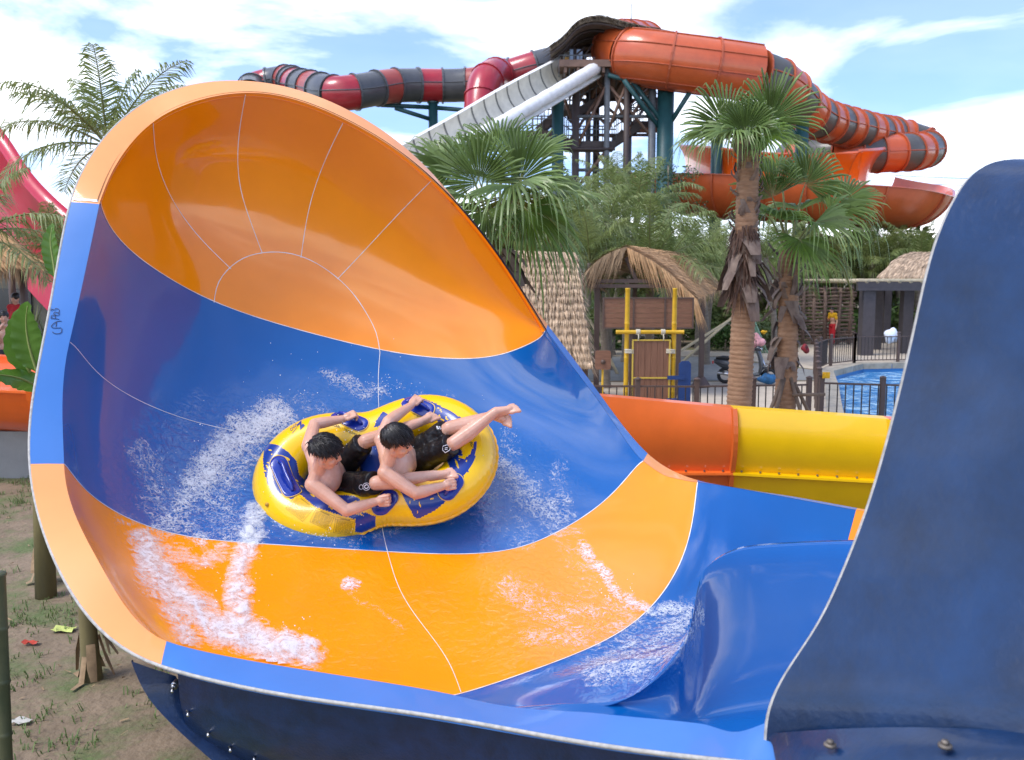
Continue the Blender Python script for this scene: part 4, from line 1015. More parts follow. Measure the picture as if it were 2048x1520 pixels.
# ================================================================== ground, paving, pool
POOL = [(10.6, 29.6), (9.3, 25.5), (8.1, 22), (7.3, 19.6), (6.7, 17), (6.3, 14.5), (9, 12.2), (45, 12), (45, 33), (25, 33.2), (16, 32.8), (12.6, 32.2)]
def holed(outer, holes, z):
    bm = bmesh.new(); edges = []
    for lp in [outer]+holes:
        vs = [bm.verts.new((x, y, z)) for x, y in lp]
        edges += [bm.edges.new((vs[i], vs[(i+1) % len(vs)])) for i in range(len(vs))]
    bmesh.ops.triangle_fill(bm, use_beauty=True, use_dissolve=False, edges=edges)
    for f_ in bm.faces:
        if f_.normal.z < 0: f_.normal_flip()
    me = bpy.data.meshes.new('sheet'); bm.to_mesh(me); bm.free(); return me
def sheet(name, me, m):
    me.materials.append(m); o = bpy.data.objects.new(name, me); link(o); o['kind'] = 'structure'; return o
# earth with worn grass
EARTH = mat('earth', (.27, .195, .125), .95, col2=(.165, .12, .072), scale=2.2, bump=.7, bscale=14, bdist=.04, detail=9)
nt = EARTH.node_tree; N = nt.nodes; L = nt.links; b = N['Principled BSDF']
tc = N.new('ShaderNodeTexCoord'); n1 = N.new('ShaderNodeTexNoise'); n1.inputs['Scale'].default_value = .8; n1.inputs['Detail'].default_value = 9; n1.inputs['Roughness'].default_value = .7
L.new(tc.outputs['Object'], n1.inputs['Vector']); rp = N.new('ShaderNodeValToRGB'); rp.color_ramp.elements[0].position = .48; rp.color_ramp.elements[1].position = .6
L.new(n1.outputs['Fac'], rp.inputs[0]); mx = N.new('ShaderNodeMix'); mx.data_type = 'RGBA'; L.new(rp.outputs[0], mx.inputs[0])
L.new(b.inputs['Base Color'].links[0].from_socket, mx.inputs[6]); mx.inputs[7].default_value = (.11, .14, .045, 1); L.new(mx.outputs[2], b.inputs['Base Color'])
sheet('ground', holed([(-900, -60), (900, -60), (900, 1500), (-900, 1500)], [POOL], 0), EARTH)
PAVE = mat('pale_paving', (.5, .42, .32), .8, var=.12, scale=3, bump=.2, bscale=60)
ASPH = mat('road_grey', (.22, .22, .21), .85, var=.18, scale=4, bump=.3, bscale=90)
plz = [(-4, 12.5), (6.1, 12.5), (6.2, 14.5), (6.6, 17), (7.2, 19.6), (8.0, 22), (9.2, 25.5), (9.4, 26.6), (-4, 26.2)]
sheet('plaza_paving', holed(plz, [], .004), PAVE)
sheet('far_paving', holed([(10.5, 29.7), (12.5, 32.4), (16, 33), (25, 33.4), (46, 33.2), (60, 40), (60, 52), (14.5, 44), (12, 38.5), (-30, 40.5), (-30, 37.2), (8.5, 35.5), (9.0, 33)], [], .004), PAVE)
sheet('road', holed([(-60, 26.6), (-4, 26.5), (9.3, 26.9), (10.3, 29.6), (8.6, 33), (8.2, 35.2), (-30, 36.9), (-60, 37.5)], [], .008), ASPH)
sheet('path', holed([(-20, 47.5), (30, 46.5), (30, 49.5), (-20, 50.5)], [], .004), PAVE)
# pool basin and water
TILE = mat('pool_blue', (.02, .17, .42), .4, var=.15, scale=1.2)
mb = MB(); zt, zb = -.002, -1.2; n_ = len(POOL)
mb.add([(x, y, zb) for x, y in POOL], [tuple(range(n_))]); o = mb.build('pool_floor', TILE); o['kind'] = 'structure'
STONE = mat('coping_stone', (.36, .32, .25), .85, var=.25, scale=3)
pb = thing('pool_wall', 'pale stone edging and blue wall round the splash pool', 'pool wall', (12, 26, 0))
mb = MB(); mb.grid([[(x, y, -.02) for x, y in POOL+POOL[:1]], [(x, y, zb) for x, y in POOL+POOL[:1]]]); under(mb.build('basin_wall', TILE), pb)
for i in range(n_):
    a_ = Vector((*POOL[i], 0)); b_ = Vector((*POOL[(i+1) % n_], 0)); d = b_-a_
    if a_.y < 13 and b_.y < 13.5: continue
    k = max(1, int(round(d.length/1.25)))
    if d.length > 14: k = 10
    for j in range(k):
        p0 = a_.lerp(b_, (j+.015)/k); p1 = a_.lerp(b_, (j+.985)/k); mid = (p0+p1)/2; nrm = Vector((-d.y, d.x, 0)).normalized()
        if (mid+nrm*.2-Vector((20, 24, 0))).length > (mid-Vector((20, 24, 0))).length: nrm = -nrm
        mb = MB(); mb.bar(p0-nrm*.16+Vector((0, 0, -.08)), p1-nrm*.16+Vector((0, 0, -.08)), .36, .2+.01*random.random()); under(mb.build('stone', STONE), pb)
WATER = bpy.data.materials.new('pool_water'); WATER.use_nodes = True; nt = WATER.node_tree; N = nt.nodes; L = nt.links; b = N['Principled BSDF']
b.inputs['Base Color'].default_value = (.06, .27, .5, 1); b.inputs['Roughness'].default_value = .08; b.inputs['IOR'].default_value = 1.33
tc = N.new('ShaderNodeTexCoord'); n1 = N.new('ShaderNodeTexNoise'); n1.inputs['Scale'].default_value = 2.6; n1.inputs['Detail'].default_value = 6; n1.inputs['Distortion'].default_value = .8; L.new(tc.outputs['Object'], n1.inputs['Vector'])
bu = N.new('ShaderNodeBump'); bu.inputs['Strength'].default_value = .9; bu.inputs['Distance'].default_value = .3; L.new(n1.outputs['Fac'], bu.inputs['Height']); L.new(bu.outputs[0], b.inputs['Normal'])
rw_ = N.new('ShaderNodeValToRGB'); rw_.color_ramp.elements[0].position = .46; rw_.color_ramp.elements[1].position = .62; rw_.color_ramp.elements[0].color = (.03, .2, .45, 1); rw_.color_ramp.elements[1].color = (.4, .62, .78, 1); L.new(n1.outputs['Fac'], rw_.inputs[0]); L.new(rw_.outputs[0], b.inputs['Base Color'])  # sparkle and caustics painted into the water's colour as pale noise patches
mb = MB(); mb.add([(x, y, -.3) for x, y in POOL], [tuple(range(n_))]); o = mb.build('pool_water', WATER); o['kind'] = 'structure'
# ================================================================== fences: posts, rails and every picket
IRON = mat('brown_iron', (.09, .055, .042), .5, var=.15)
IROND = mat('dark_iron', (.03, .022, .02), .5)
PICK = None
def fence(path, label, h=1.08, rail=.95, step=.145, post=1.7, pw=.09, closed_pickets=True, grp='brown metal fences'):
    pts = [Vector((*p, 0)) for p in path]; cumd = [0]
    for a_, b_ in zip(pts[:-1], pts[1:]): cumd.append(cumd[-1]+(b_-a_).length)
    def at_(s):
        for i in range(len(pts)-1):
            if s <= cumd[i+1]+1e-6: return pts[i].lerp(pts[i+1], (s-cumd[i])/max(1e-6, cumd[i+1]-cumd[i]))
        return pts[-1]
    t = thing('metal_fence', label, 'fence', at_(cumd[-1]/2), group=grp)
    npst = max(1, int(round(cumd[-1]/post)))
    base = t.location.copy()
    pm = MB(); pm.box((0, 0, h/2), (pw, pw, h)); pm.lathe([(pw*.78, h), (pw*.78, h+.02), (pw*.5, h+.035), (.01, h+.05)], n=8); pm = pm.mesh('post', False); pm.materials.append(IRON)
    for k in range(npst+1):
        o = bpy.data.objects.new('post', pm); link(o, t); o.location = at_(cumd[-1]*k/npst)-base
    km = MB(); km.box((0, 0, (rail+.1)/2), (.02, .02, rail-.1)); km = km.mesh('picket', False); km.materials.append(IROND)
    n = int(cumd[-1]/step)
    for k in range(1, n):
        o = bpy.data.objects.new('picket', km); link(o, t); o.location = at_(cumd[-1]*k/n)-base
    for z in (.1, rail):
        m2 = MB()
        for k in range(len(pts)-1): m2.bar(pts[k]-base+Vector((0, 0, z)), pts[k+1]-base+Vector((0, 0, z)), .045, .035)
        o = m2.build('rail', IRON, t)
    return t
fence([(1.3, 17.4), (3.4, 17.3), (5.85, 17.6)], 'brown metal fence between the palm trunk and the bamboo gate frame', post=1.25)
fence([(6.2, 17.9), (7.3, 17.6), (8.4, 17.3)], 'brown metal fence in front of the near edge of the pool', post=1.05)
fence([(6.2, 17.9), (6.75, 19.7), (7.5, 22), (8.7, 25.6), (9.9, 29.3), (11.0, 31.3), (12.4, 32.5)], 'curved brown metal fence running back along the left edge of the pool', post=1.6)
fence([(12.4, 32.5), (13.0, 32.7), (15.9, 33.1)], 'brown metal fence on the far stone edge of the pool', post=1.55)
# ================================================================== thatch
THA = mat('thatch', (.42, .23, .1), .9, col2=(.56, .34, .17), scale=9, var=.1, island=.38)
THB = mat('thatch_pale', (.4, .27, .165), .9, col2=(.52, .38, .25), scale=9, var=.1, island=.38)
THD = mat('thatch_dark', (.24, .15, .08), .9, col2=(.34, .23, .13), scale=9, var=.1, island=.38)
BRN = mat('brown_steel', (.1, .062, .048), .5, var=.12)
WOODP = mat('board_brown', (.17, .075, .042), .5, col2=(.27, .13, .075), scale=4, stretch=(1, 1, 14), var=.1)
WOODV = mat('board_upright', (.165, .072, .04), .5, col2=(.26, .125, .072), scale=4, stretch=(14, 14, .6), var=.1)
CANE = mat('ceiling_cane', (.28, .18, .09), .8, var=.3, scale=20)
def thatch(S, rows, per, ln, m, parent, lift=.05, wd=.035, seed=1, droop=.25, name='thatch', rag=.35, jit=.3):
    """S(u, v): u along the ridge, v from ridge 0 to eave 1. Overlapping courses of flat reed blades"""
    rd = random.Random(seed); mb = MB(); g = []
    for j in range(9): g.append([S(i/14, j/8) for i in range(15)])
    mb.grid(g)
    for j in range(rows):
        v0_ = j/rows
        for i in range(per):
            u = (i+rd.random())/per; v = v0_+rd.uniform(-jit, jit)/rows
            p = S(u, max(0, v)); q = S(u+rd.uniform(-.012, .012), min(1, max(0, v)+ln)); d = q-p
            if d.length < 1e-4: continue
            over = max(0, v+ln-1)
            n_ = (S(min(1, u+.02), v0_)-S(max(0, u-.02), v0_)).cross(d)
            if n_.length < 1e-9: continue
            n_.normalize()
            if n_.z < 0: n_ = -n_
            s_ = d.cross(n_).normalized()*wd*rd.uniform(.5, 1.2)
            base = p+n_*(lift*rd.uniform(.1, .7)); tip = q+n_*lift*rd.uniform(.3, 1.3)+s_*rd.uniform(-.8, .8)
            if over > 0: tip = tip+(S(u, 1)-S(u, .93)).normalized()*over*rd.uniform(.5, 1.3)*2.0*(1-rag*rd.random())+Vector((0, 0, -droop*over*2*rd.random()))
            mid = base.lerp(tip, .6)+n_*lift*.4
            mb.add([base-s_*.5, base+s_*.5, mid+s_*.5, mid-s_*.5, tip], [(0, 1, 2, 3), (3, 2, 4)])
    o = mb.build(name, m, parent); return o
def quad(A, B, C_, D, bow=0.0):
    """A-B ridge, D-C eave; bow lifts or sags the slope"""
    A, B, C_, D = [Vector(q) for q in (A, B, C_, D)]
    def S(u, v):
        p = A.lerp(B, u).lerp(D.lerp(C_, u), v); p.z += bow*math.sin(math.pi*min(1, max(0, v))); return p
    return S
def fringe(A, B, n, ln, m, parent, seed=1, wd=.03, out=(0, 0, 0)):
    rd = random.Random(seed); mb = MB(); A = Vector(A); B = Vector(B); d = (B-A).normalized()
    for i in range(n):
        p = A.lerp(B, rd.random()); l = ln*rd.uniform(.35, 1.15); s_ = d*wd*rd.uniform(.4, 1)
        tip = p+Vector((rd.uniform(-.08, .08), rd.uniform(-.05, .05), -l))+Vector(out)*l
        mb.add([p-s_+Vector((0, 0, .03)), p+s_+Vector((0, 0, .03)), tip], [(0, 1, 2)])
    return mb.build('thatch_fringe', m, parent)
# ---- open pavilion with gable thatch
Yp = 24.5
def W(px, py, Y): return P(px, py, Y)
pv = thing('thatched_pavilion', 'open pavilion on brown posts with a gabled straw roof', 'pavilion', (W(1290, 770, Yp).x, Yp, 0)); po = pv.location
def loc(v): return Vector(v)-po
ap1 = W(1252, 494, 22.6); ap2 = W(1362, 510, 26.6)
eL1 = W(1160, 556, 22.4); eL2 = W(1200, 585, 27.5); eR1 = W(1392, 598, 22.6); eR2 = W(1442, 578, 26.6)
SR = quad(loc(ap1), loc(ap2), loc(eR2), loc(eR1), .16); SL = quad(loc(ap1), loc(ap2), loc(eL2), loc(eL1), .14)
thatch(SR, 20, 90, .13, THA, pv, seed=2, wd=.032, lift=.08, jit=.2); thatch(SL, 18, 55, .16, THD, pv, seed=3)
fringe(loc(eR1), loc(eR2), 120, .4, THA, pv, 4)
# ragged gable edge
for s_, A_, B_ in ((5, ap1, eR1), (6, ap1, eL1)):
    rd = random.Random(s_); mb = MB()
    for k in range(190):
        t_ = rd.random(); p = A_.lerp(B_, t_)+Vector((0, -.04, .14*math.sin(math.pi*t_))); l = rd.uniform(.25, .75)
        d = (B_-A_).normalized(); tip = p+d*l*.45+Vector((rd.uniform(-.1, .1), rd.uniform(-.1, .15), -l)); s2 = Vector((.025*rd.uniform(.4, 1), 0, 0))
        mb.add([loc(p-s2), loc(p+s2), loc(tip)], [(0, 1, 2)])
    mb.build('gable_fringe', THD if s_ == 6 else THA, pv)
rd = random.Random(8); mb = MB()
for k in range(160):
    t_ = rd.random(); p = ap1.lerp(ap2, t_)+Vector((0, 0, .06)); sg = rd.choice((-1, 1)); tip = p+Vector((sg*.28, rd.uniform(-.1, .1), -.2*rd.uniform(.5, 1.2))); mb.add([loc(p-Vector((0, .03, 0))), loc(p+Vector((0, .03, 0))), loc(tip)], [(0, 1, 2)])
mb.build('ridge_cap', THA, pv)
for (px, Yq, ptop) in ((1193, 22.8, 560), (1403, 25.2, 575), (1268, 27.2, 545), (1356, 23.6, 600)):
    x = W(px, 700, Yq).x; zt_ = W(px, ptop, Yq).z; mb = MB(); mb.box((x-po.x, Yq-po.y, zt_/2), (.13, .13, zt_)); po_ = mb.build('post', BRN, pv)
    mb = MB(); mb.lathe([(.28, .0), (.27, .06), (.12, .28), (.1, .3)], (x-po.x, Yq-po.y, 0), 12); mb.build('post_foot', BRN, pv, smooth=True)
for (A_, B_) in (((1168, 562, 22.6), (1345, 562, 22.8)), ((1170, 572, 22.6), (1358, 572, 22.8)), ((1200, 560, 27), (1430, 560, 26.6)), ((1252, 515, 22.8), (1272, 560, 22.8)), ((1240, 590, 25), (1300, 530, 25)), ((1320, 530, 25), (1260, 575, 25))):
    mb = MB(); mb.bar(loc(W(*A_)), loc(W(*B_)), .07, .09); mb.build('beam', BRN, pv)
for k in range(7):
    A_ = ap1.lerp(eL1, k/7+.06)+Vector((0, .1, -.06)); B_ = ap2.lerp(eL2, k/7+.06)+Vector((0, 0, -.06)); mb = MB(); mb.bar(loc(A_), loc(B_), .05, .05); mb.build('purlin', CANE, pv)
# ---- steep thatched hut beside it
th_ = thing('thatched_hut', 'steep pale straw roof hut close behind the orange rim', 'hut', (W(1090, 740, 21).x, 21.5, 0)); po = th_.location.copy()
rA, rB, rC, rD = W(985, 506, 21.6), W(1150, 512, 21.6), W(1184, 738, 20.2), W(940, 742, 20.2)
thatch(quad(rA-po, rB-po, rC-po, rD-po, .1), 15, 130, .1, THB, th_, seed=12, wd=.035, lift=.11, jit=.12)
rE, rF = W(1170, 735, 24), W(940, 735, 24)
thatch(quad(rA-po, rB-po, rE-po, rF-po, .1), 14, 50, .14, THB, th_, seed=13, wd=.045)
rd = random.Random(9); mb = MB()
for k in range(220):
    t_ = rd.random(); p = rA.lerp(rB, t_)+Vector((0, 0, .08)); sg = rd.choice((-1, 1)); tip = p+Vector((rd.uniform(-.1, .25), sg*.3, -.28*rd.uniform(.5, 1.3))); mb.add([p-po-Vector((.03, 0, 0)), p-po+Vector((.03, 0, 0)), tip-po], [(0, 1, 2)])
for k in range(200):
    t_ = rd.random(); p = rB.lerp(rC, t_); tip = p+Vector((rd.uniform(.02, .22), rd.uniform(-.1, .1), -.3*rd.uniform(.5, 1.2))); mb.add([p-po-Vector((.03, 0, -.05)), p-po+Vector((.0, .03, .05)), tip-po], [(0, 1, 2)])
mb.build('ridge_cap', THB, th_)
for px, Yq in ((1150, 20.6), (1170, 20.4), (1000, 20.6), (1160, 23.6)):
    x = W(px, 760, Yq).x; mb = MB(); mb.box((x-po.x, Yq-po.y, .6), (.12, .12, 1.2)); mb.build('post', BRN, th_)
# ---- bamboo sign frame with boards
BAM = mat('yellow_bamboo', (.62, .36, .012), .45, var=.2, scale=5); ROPE = mat('rope', (.6, .54, .42), .9, var=.2, scale=60); YEL = mat('yellow_trim', (.6, .42, .06), .5)
Yb = 18.6
bf = thing('bamboo_gate', 'yellow bamboo frame holding a hanging brown board gate', 'sign frame', (W(1299, 800, Yb).x, Yb, 0)); po = bf.location.copy()
def bamboo(A_, B_, r_, name='pole', parent=bf, m=BAM, nodes=5):
    A_ = A_-po; B_ = B_-po; pts = []; rs = []
    for k in range(nodes):
        for f_, rr in ((0, 1.0), (.05, 1.0), (.5, .97), (.95, 1.0), (.965, 1.09), (.985, 1.09)):
            pts.append(A_.lerp(B_, (k+f_)/nodes)); rs.append(r_*rr)
    pts.append(B_); rs.append(r_); mb = MB(); mb.tube(pts, rs, 12); return mb.build(name, m, parent, smooth=True)
for px in (1252, 1346): x = W(px, 700, Yb).x; bamboo(Vector((x, Yb, 0)), Vector((x+.02, Yb, W(px, 576, Yb).z)), .05, nodes=4)
bamboo(W(1232, 664, Yb-.07), W(1368, 664, Yb-.07), .042, 'cross_pole', nodes=3)
dA, dB = W(1265, 680, Yb-.02), W(1336, 830, Yb-.02)
gt = MB(); gt.box(((dA.x+dB.x)/2-po.x, -.02, (dA.z+dB.z)/2), (dB.x-dA.x, .05, dA.z-dB.z)); gt = gt.build('hanging_board', WOODV, bf)
nb_ = 6
for k in range(nb_):
    x = dA.x+(dB.x-dA.x)*(k+.5)/nb_; mb = MB(); mb.box((x-po.x, -.055, (dA.z+dB.z)/2), ((dB.x-dA.x)/nb_-.006, .02, dA.z-dB.z-.02)); q = mb.build('plank', WOODV, bf); q.parent = gt
for z in (dA.z, W(1300, 755, Yb).z, dB.z): mb = MB(); mb.box(((dA.x+dB.x)/2-po.x, -.07, z), (dB.x-dA.x+.03, .03, .028)); q = mb.build('trim', YEL, bf); q.parent = gt
for x in (dA.x, dB.x): mb = MB(); mb.box((x-po.x, -.075, (dA.z+dB.z)/2), (.03, .03, dA.z-dB.z+.03)); q = mb.build('trim', YEL, bf); q.parent = gt
for (px, py) in ((1276, 664), (1326, 664)):
    c = W(px, py, Yb-.07)-po
    for k in range(4): mb = MB(); mb.tube([c+Vector(((k-1.5)*.022, .05*math.cos(a_), .05*math.sin(a_))) for a_ in np.linspace(0, 2*math.pi, 13)[:-1]], .011, 6, closed=True); mb.build('rope_turn', ROPE, bf, smooth=True)
    mb = MB(); mb.tube([c+Vector((0, -.04, -.04)), c+Vector((.01, -.06, -.12)), c+Vector((0, -.05, -.17))], .012, 6); mb.build('rope', ROPE, bf, smooth=True)
for (px, py, w_) in ((1258, 702, 18), (1341, 702, 18)):
    A_ = W(px-w_/2, py, Yb-.06)-po; B_ = W(px+w_/2, py+1, Yb-.06)-po
    for k in range(3): mb = MB(); mb.tube([A_+Vector((0, -.02, (k-1)*.03)), B_+Vector((0, -.02, (k-1)*.03))], .016, 6); mb.build('rope_turn', ROPE, bf, smooth=True)
sb = thing('wooden_sign_board', 'wide brown plank sign board behind the bamboo poles', 'sign board', (W(1296, 625, 19.4).x, 19.4, 0)); po = sb.location.copy()
sA, sB = W(1207, 596, 19.4), W(1386, 656, 19.4)
for k in range(6):
    z = sA.z+(sB.z-sA.z)*(k+.5)/6; mb = MB(); mb.box(((sA.x+sB.x)/2-po.x, 0, z), (sB.x-sA.x-.03, .04, abs(sB.z-sA.z)/6-.006)); mb.build('plank', WOODP, sb)
for z in (sA.z, sB.z): mb = MB(); mb.box(((sA.x+sB.x)/2-po.x, -.015, z), (sB.x-sA.x, .05, .03)); mb.build('frame_rail', BRN, sb)
for px in (1207, 1267, 1330, 1386): mb = MB(); mb.box((W(px, 600, 19.4).x-po.x, -.018, (sA.z+sB.z)/2), (.035, .05, sA.z-sB.z+.03)); mb.build('frame_stile', BRN, sb)
for px in (1262, 1352): x = W(px, 700, 19.45).x-po.x; mb = MB(); mb.box((x, .06, sA.z/2), (.07, .06, sA.z)); mb.build('post', BRN, sb)
pn = thing('paddle_sign', 'upright dark blue paddle shaped post bracketed to the bamboo frame', 'post', (W(1364, 800, 18.5).x, 18.5, 0)); po = pn.location.copy()
BLP = mat('blue_paint', (.012, .045, .17), .45, var=.12)
prof = [(-.16, 0), (.16, 0), (.16, .85)]; top = W(1364, 722, 18.5).z
mb = MB(); cs = [(-.09, 0), (.17, 0), (.17, top-.4), (.17, top-.06), (.12, top), (-.02, top), (-.08, top-.06), (-.08, top-.34), (-.09, top-.4)]
mb.add([(x, -.02, z) for x, z in cs]+[(x, .02, z) for x, z in cs], [tuple(range(9)), tuple(range(17, 8, -1))]+[(i, 9+i, 9+(i+1) % 9, (i+1) % 9) for i in range(9)]); mb.build('blade', BLP, pn)
for py in (755, 800): z = W(1350, py, 18.5).z; mb = MB(); mb.box((-.14, -.03, z), (.36, .03, .08)); br = mb.build('bracket', BLP, pn); 
ss = thing('small_brown_sign', 'small rounded brown board sign on a thin bamboo stake', 'sign', (W(1205, 800, 18.8).x, 18.8, 0)); po = ss.location.copy()
a_, c_ = W(1190, 701, 18.8), W(1221, 739, 18.8)
mb = MB(); w2, h2 = (c_.x-a_.x)/2, (a_.z-c_.z)/2; pts = []
for k in range(4):
    for j in range(4): an = math.pi/2*k+math.pi/2*j/3; pts.append(((w2-.05)*(1 if k in (0, 3) else -1)+.05*math.cos(an), (h2-.05)*(1 if k < 2 else -1)+.05*math.sin(an)))
zc = (a_.z+c_.z)/2; mb.add([(x, -.02, z+zc) for x, z in pts]+[(x, .02, z+zc) for x, z in pts], [tuple(range(16)), tuple(range(31, 15, -1))]+[(i, 16+i, 16+(i+1) % 16, (i+1) % 16) for i in range(16)]); mb.build('board', WOODP, ss)
mb = MB(); mb.tube([(0, -.03, zc-h2*.2), (0, -.045, zc-h2*.2)], .05, 12); mb.build('bolt_plate', BRN, ss, smooth=True)
mb = MB(); mb.tube([(0, .045, 0), (0, .045, zc)], .025, 8); mb.build('stake', BAM, ss, smooth=True)
# ---- pergola with grey posts by the pool
PG = mat('pergola_grey', (.062, .052, .055), .6, var=.15)
pg = thing('pergola', 'grey timber pergola with a straw roof beside the pool', 'pergola', (W(1790, 690, 38).x, 38, 0)); po = pg.location.copy()
for (px, Yq, w_) in ((1733, 36, 24), (1754, 39, 16), (1812, 37, 20), (1772, 43, 14), (1880, 36, 24), (1850, 42, 18)):
    x = W(px, 640, Yq).x; hgt = W(px, 568, Yq).z; ww = w_*Yq/FPX; mb = MB(); mb.box((x-po.x, Yq-po.y, hgt/2), (ww, ww, hgt)); mb.build('post', PG, pg)
for (A_, B_, w_) in (((1714, 572, 35.7), (1960, 572, 35.7), .36), ((1725, 568, 43), (1960, 568, 43), .3), ((1733, 573, 35.8), (1762, 571, 43), .3), ((1880, 573, 35.8), (1895, 571, 43), .3)):
    mb = MB(); mb.bar(W(*A_)-po, W(*B_)-po, .2, w_); mb.build('beam', PG, pg)
for k in range(6): c = W(1734+k*22, 562, 35.6)-po; mb = MB(); mb.tube([c, c+Vector((0, 7.6, 0))], .09, 8); mb.build('rafter_log', mat('pale_log', (.5, .42, .28), .8, var=.2), pg, smooth=True)
mb = MB(); mb.bar(W(1716, 560, 35.5)-po, W(1950, 560, 35.5)-po, .05, .05); mb.build('edge_pole', mat('pale_log', (.5, .42, .28), .8), pg)
pA, pB, pC, pD = W(1830, 505, 40), W(1960, 505, 40), W(1980, 556, 36.5), W(1756, 556, 36.5)
thatch(quad(pA-po, pB-po, pC-po, pD-po, .25), 14, 80, .18, THB, pg, seed=21, wd=.06)
fringe(pD-po, pC-po, 160, .35, THB, pg, 22, .05)
pE = W(1775, 552, 44); thatch(quad(pA-po, pA-po+Vector((.01, 0, 0)), pD-po, pE-po, .2), 10, 30, .18, THB, pg, seed=23, wd=.06)
# ---- woven log screen
LOG = mat('grey_log', (.17, .115, .09), .85, var=.3, scale=8, bump=.4, bscale=20)
ls = thing('log_screen', 'screen of horizontal brown logs tied to upright posts', 'screen', (W(1655, 685, 42).x, 42, 0)); po = ls.location.copy()
rd = random.Random(4)
for px in (1606, 1627, 1650, 1676, 1700):
    x = W(px, 650, 42).x-po.x; mb = MB(); mb.tube([(x, .0, 0), (x+rd.uniform(-.05, .05), .02, W(px, 573+rd.uniform(-6, 5), 42).z)], .1, 8); mb.build('post', LOG, ls, smooth=True)
for k in range(16):
    z = .12+k*.165; x0, x1 = W(1598, 650, 42).x-po.x-rd.uniform(0, .2), W(1704, 650, 42).x-po.x+rd.uniform(0, .2); mb = MB()
    mb.tube([(x0+(x1-x0)*j/6, (.09 if j % 2 else -.09), z+rd.uniform(-.025, .025)) for j in range(7)], .055*rd.uniform(.8, 1.2), 7); mb.build('log', LOG, ls, smooth=True)
# ================================================================== plants
def leafmat(name, c1, c2, trans=.25, rough=.45): return mat(name, c1, rough, col2=c2, scale=2.5, var=.1, trans=trans, island=.28)
FAN = leafmat('fan_leaf', (.125, .185, .045), (.2, .28, .085), .3, .38); FANY = leafmat('fan_leaf_young', (.17, .26, .03), (.12, .22, .05), .35); FANO = leafmat('fan_leaf_old', (.22, .19, .03), (.12, .15, .04), .3)
COC = leafmat('coconut_leaf', (.135, .18, .045), (.22, .27, .085), .35); COC2 = leafmat('coconut_leaf_light', (.17, .22, .06), (.28, .32, .11), .35)
PET = mat('petiole', (.16, .17, .05), .6, var=.2); PETB = mat('petiole_brown', (.16, .075, .035), .7, var=.2)
def ringed(name, c1, c2):
    m = mat(name, c1, .9, col2=c2, scale=5, var=.1, bump=.5, bscale=25, stretch=(1, 1, 3.5)); return m
TRK = ringed('palm_trunk', (.22, .115, .06), (.36, .21, .12)); TRKG = ringed('palm_trunk_grey', (.14, .11, .085), (.24, .2, .15)); BOOT = mat('leaf_base', (.085, .052, .04), .85, col2=(.22, .16, .12), scale=7, var=.1, stretch=(1, 1, .3), island=.5)
FIB = mat('palm_fibre', (.085, .045, .03), .95, var=.4, scale=30)
def trunk_mesh(mb, pts, r0, r1, ring=.09, seed=1, n=18):
    rd = random.Random(seed); L_ = sum((Vector(b_)-Vector(a_)).length for a_, b_ in zip(pts[:-1], pts[1:])); k = max(6, int(L_/ring)); sp = smooth_path([Vector(p) for p in pts], k*3); rs = []; 
    for i in range(len(sp)):
        t = i/(len(sp)-1); rs.append((r0+(r1-r0)*t)*(1+(.045 if i % 3 == 0 else -.02))*(1+rd.uniform(-.015, .015))*(1+.35*max(0, .06-t)/.06))
    mb.tube(sp, rs, n)
def fan_leaf(hub, direc, up, rad, rd, arc=250, nseg=30, droop=.35, m=None, mb=None, pleat=.05, split=.45):
    """palmate leaf: pleated blade fused to about half, then separate drooping tips; the halves fold up along the middle"""
    d = Vector(direc).normalized(); u = Vector(up); u = (u-d*u.dot(d)).normalized(); s_ = d.cross(u); fold = rd.uniform(.12, .42); twist = rd.uniform(-.25, .25)
    for k in range(nseg):
        a0 = R(-arc/2+arc*k/nseg); a1 = R(-arc/2+arc*(k+1)/nseg); am = (a0+a1)/2
        rr = rad*(.66+.34*math.cos(am*.7))*rd.uniform(.86, 1.08); dd = droop*rd.uniform(.6, 1.5)
        def pt(a_, r_, dz, ex=1.0):
            q = hub+(d*math.cos(a_)+s_*math.sin(a_))*r_+u*(dz+abs(math.sin(a_))*fold*r_+math.sin(a_)*twist*r_)
            q.z -= dd*(r_/rad)**2.4*rad*.75*ex
            return q
        r1 = rr*split*rd.uniform(.9, 1.12); c0 = pt(am, rad*.02, 0)
        l1 = pt(a0, r1, 0); m1 = pt(am, r1, pleat*rad*.9); r1_ = pt(a1, r1, 0)
        w_ = (a1-a0)*.27; r2 = rr*.74; l2 = pt(am-w_, r2, 0); r2_ = pt(am+w_, r2, 0); m2 = pt(am, r2, pleat*.4*rad)
        r3 = rr*.9; l3 = pt(am-w_*.45, r3, 0, 1.25); r3_ = pt(am+w_*.45, r3, 0, 1.25); tip = pt(am+rd.uniform(-.05, .05), rr, 0, 1.7); tip.z -= rd.uniform(.02, .22)*rad*(.5+droop)
        mb.add([c0, l1, m1, r1_, l2, m2, r2_, l3, r3_, tip], [(0, 1, 2), (0, 2, 3), (1, 4, 5, 2), (2, 5, 6, 3), (4, 7, 5), (5, 8, 6), (5, 7, 8), (7, 9, 8)])
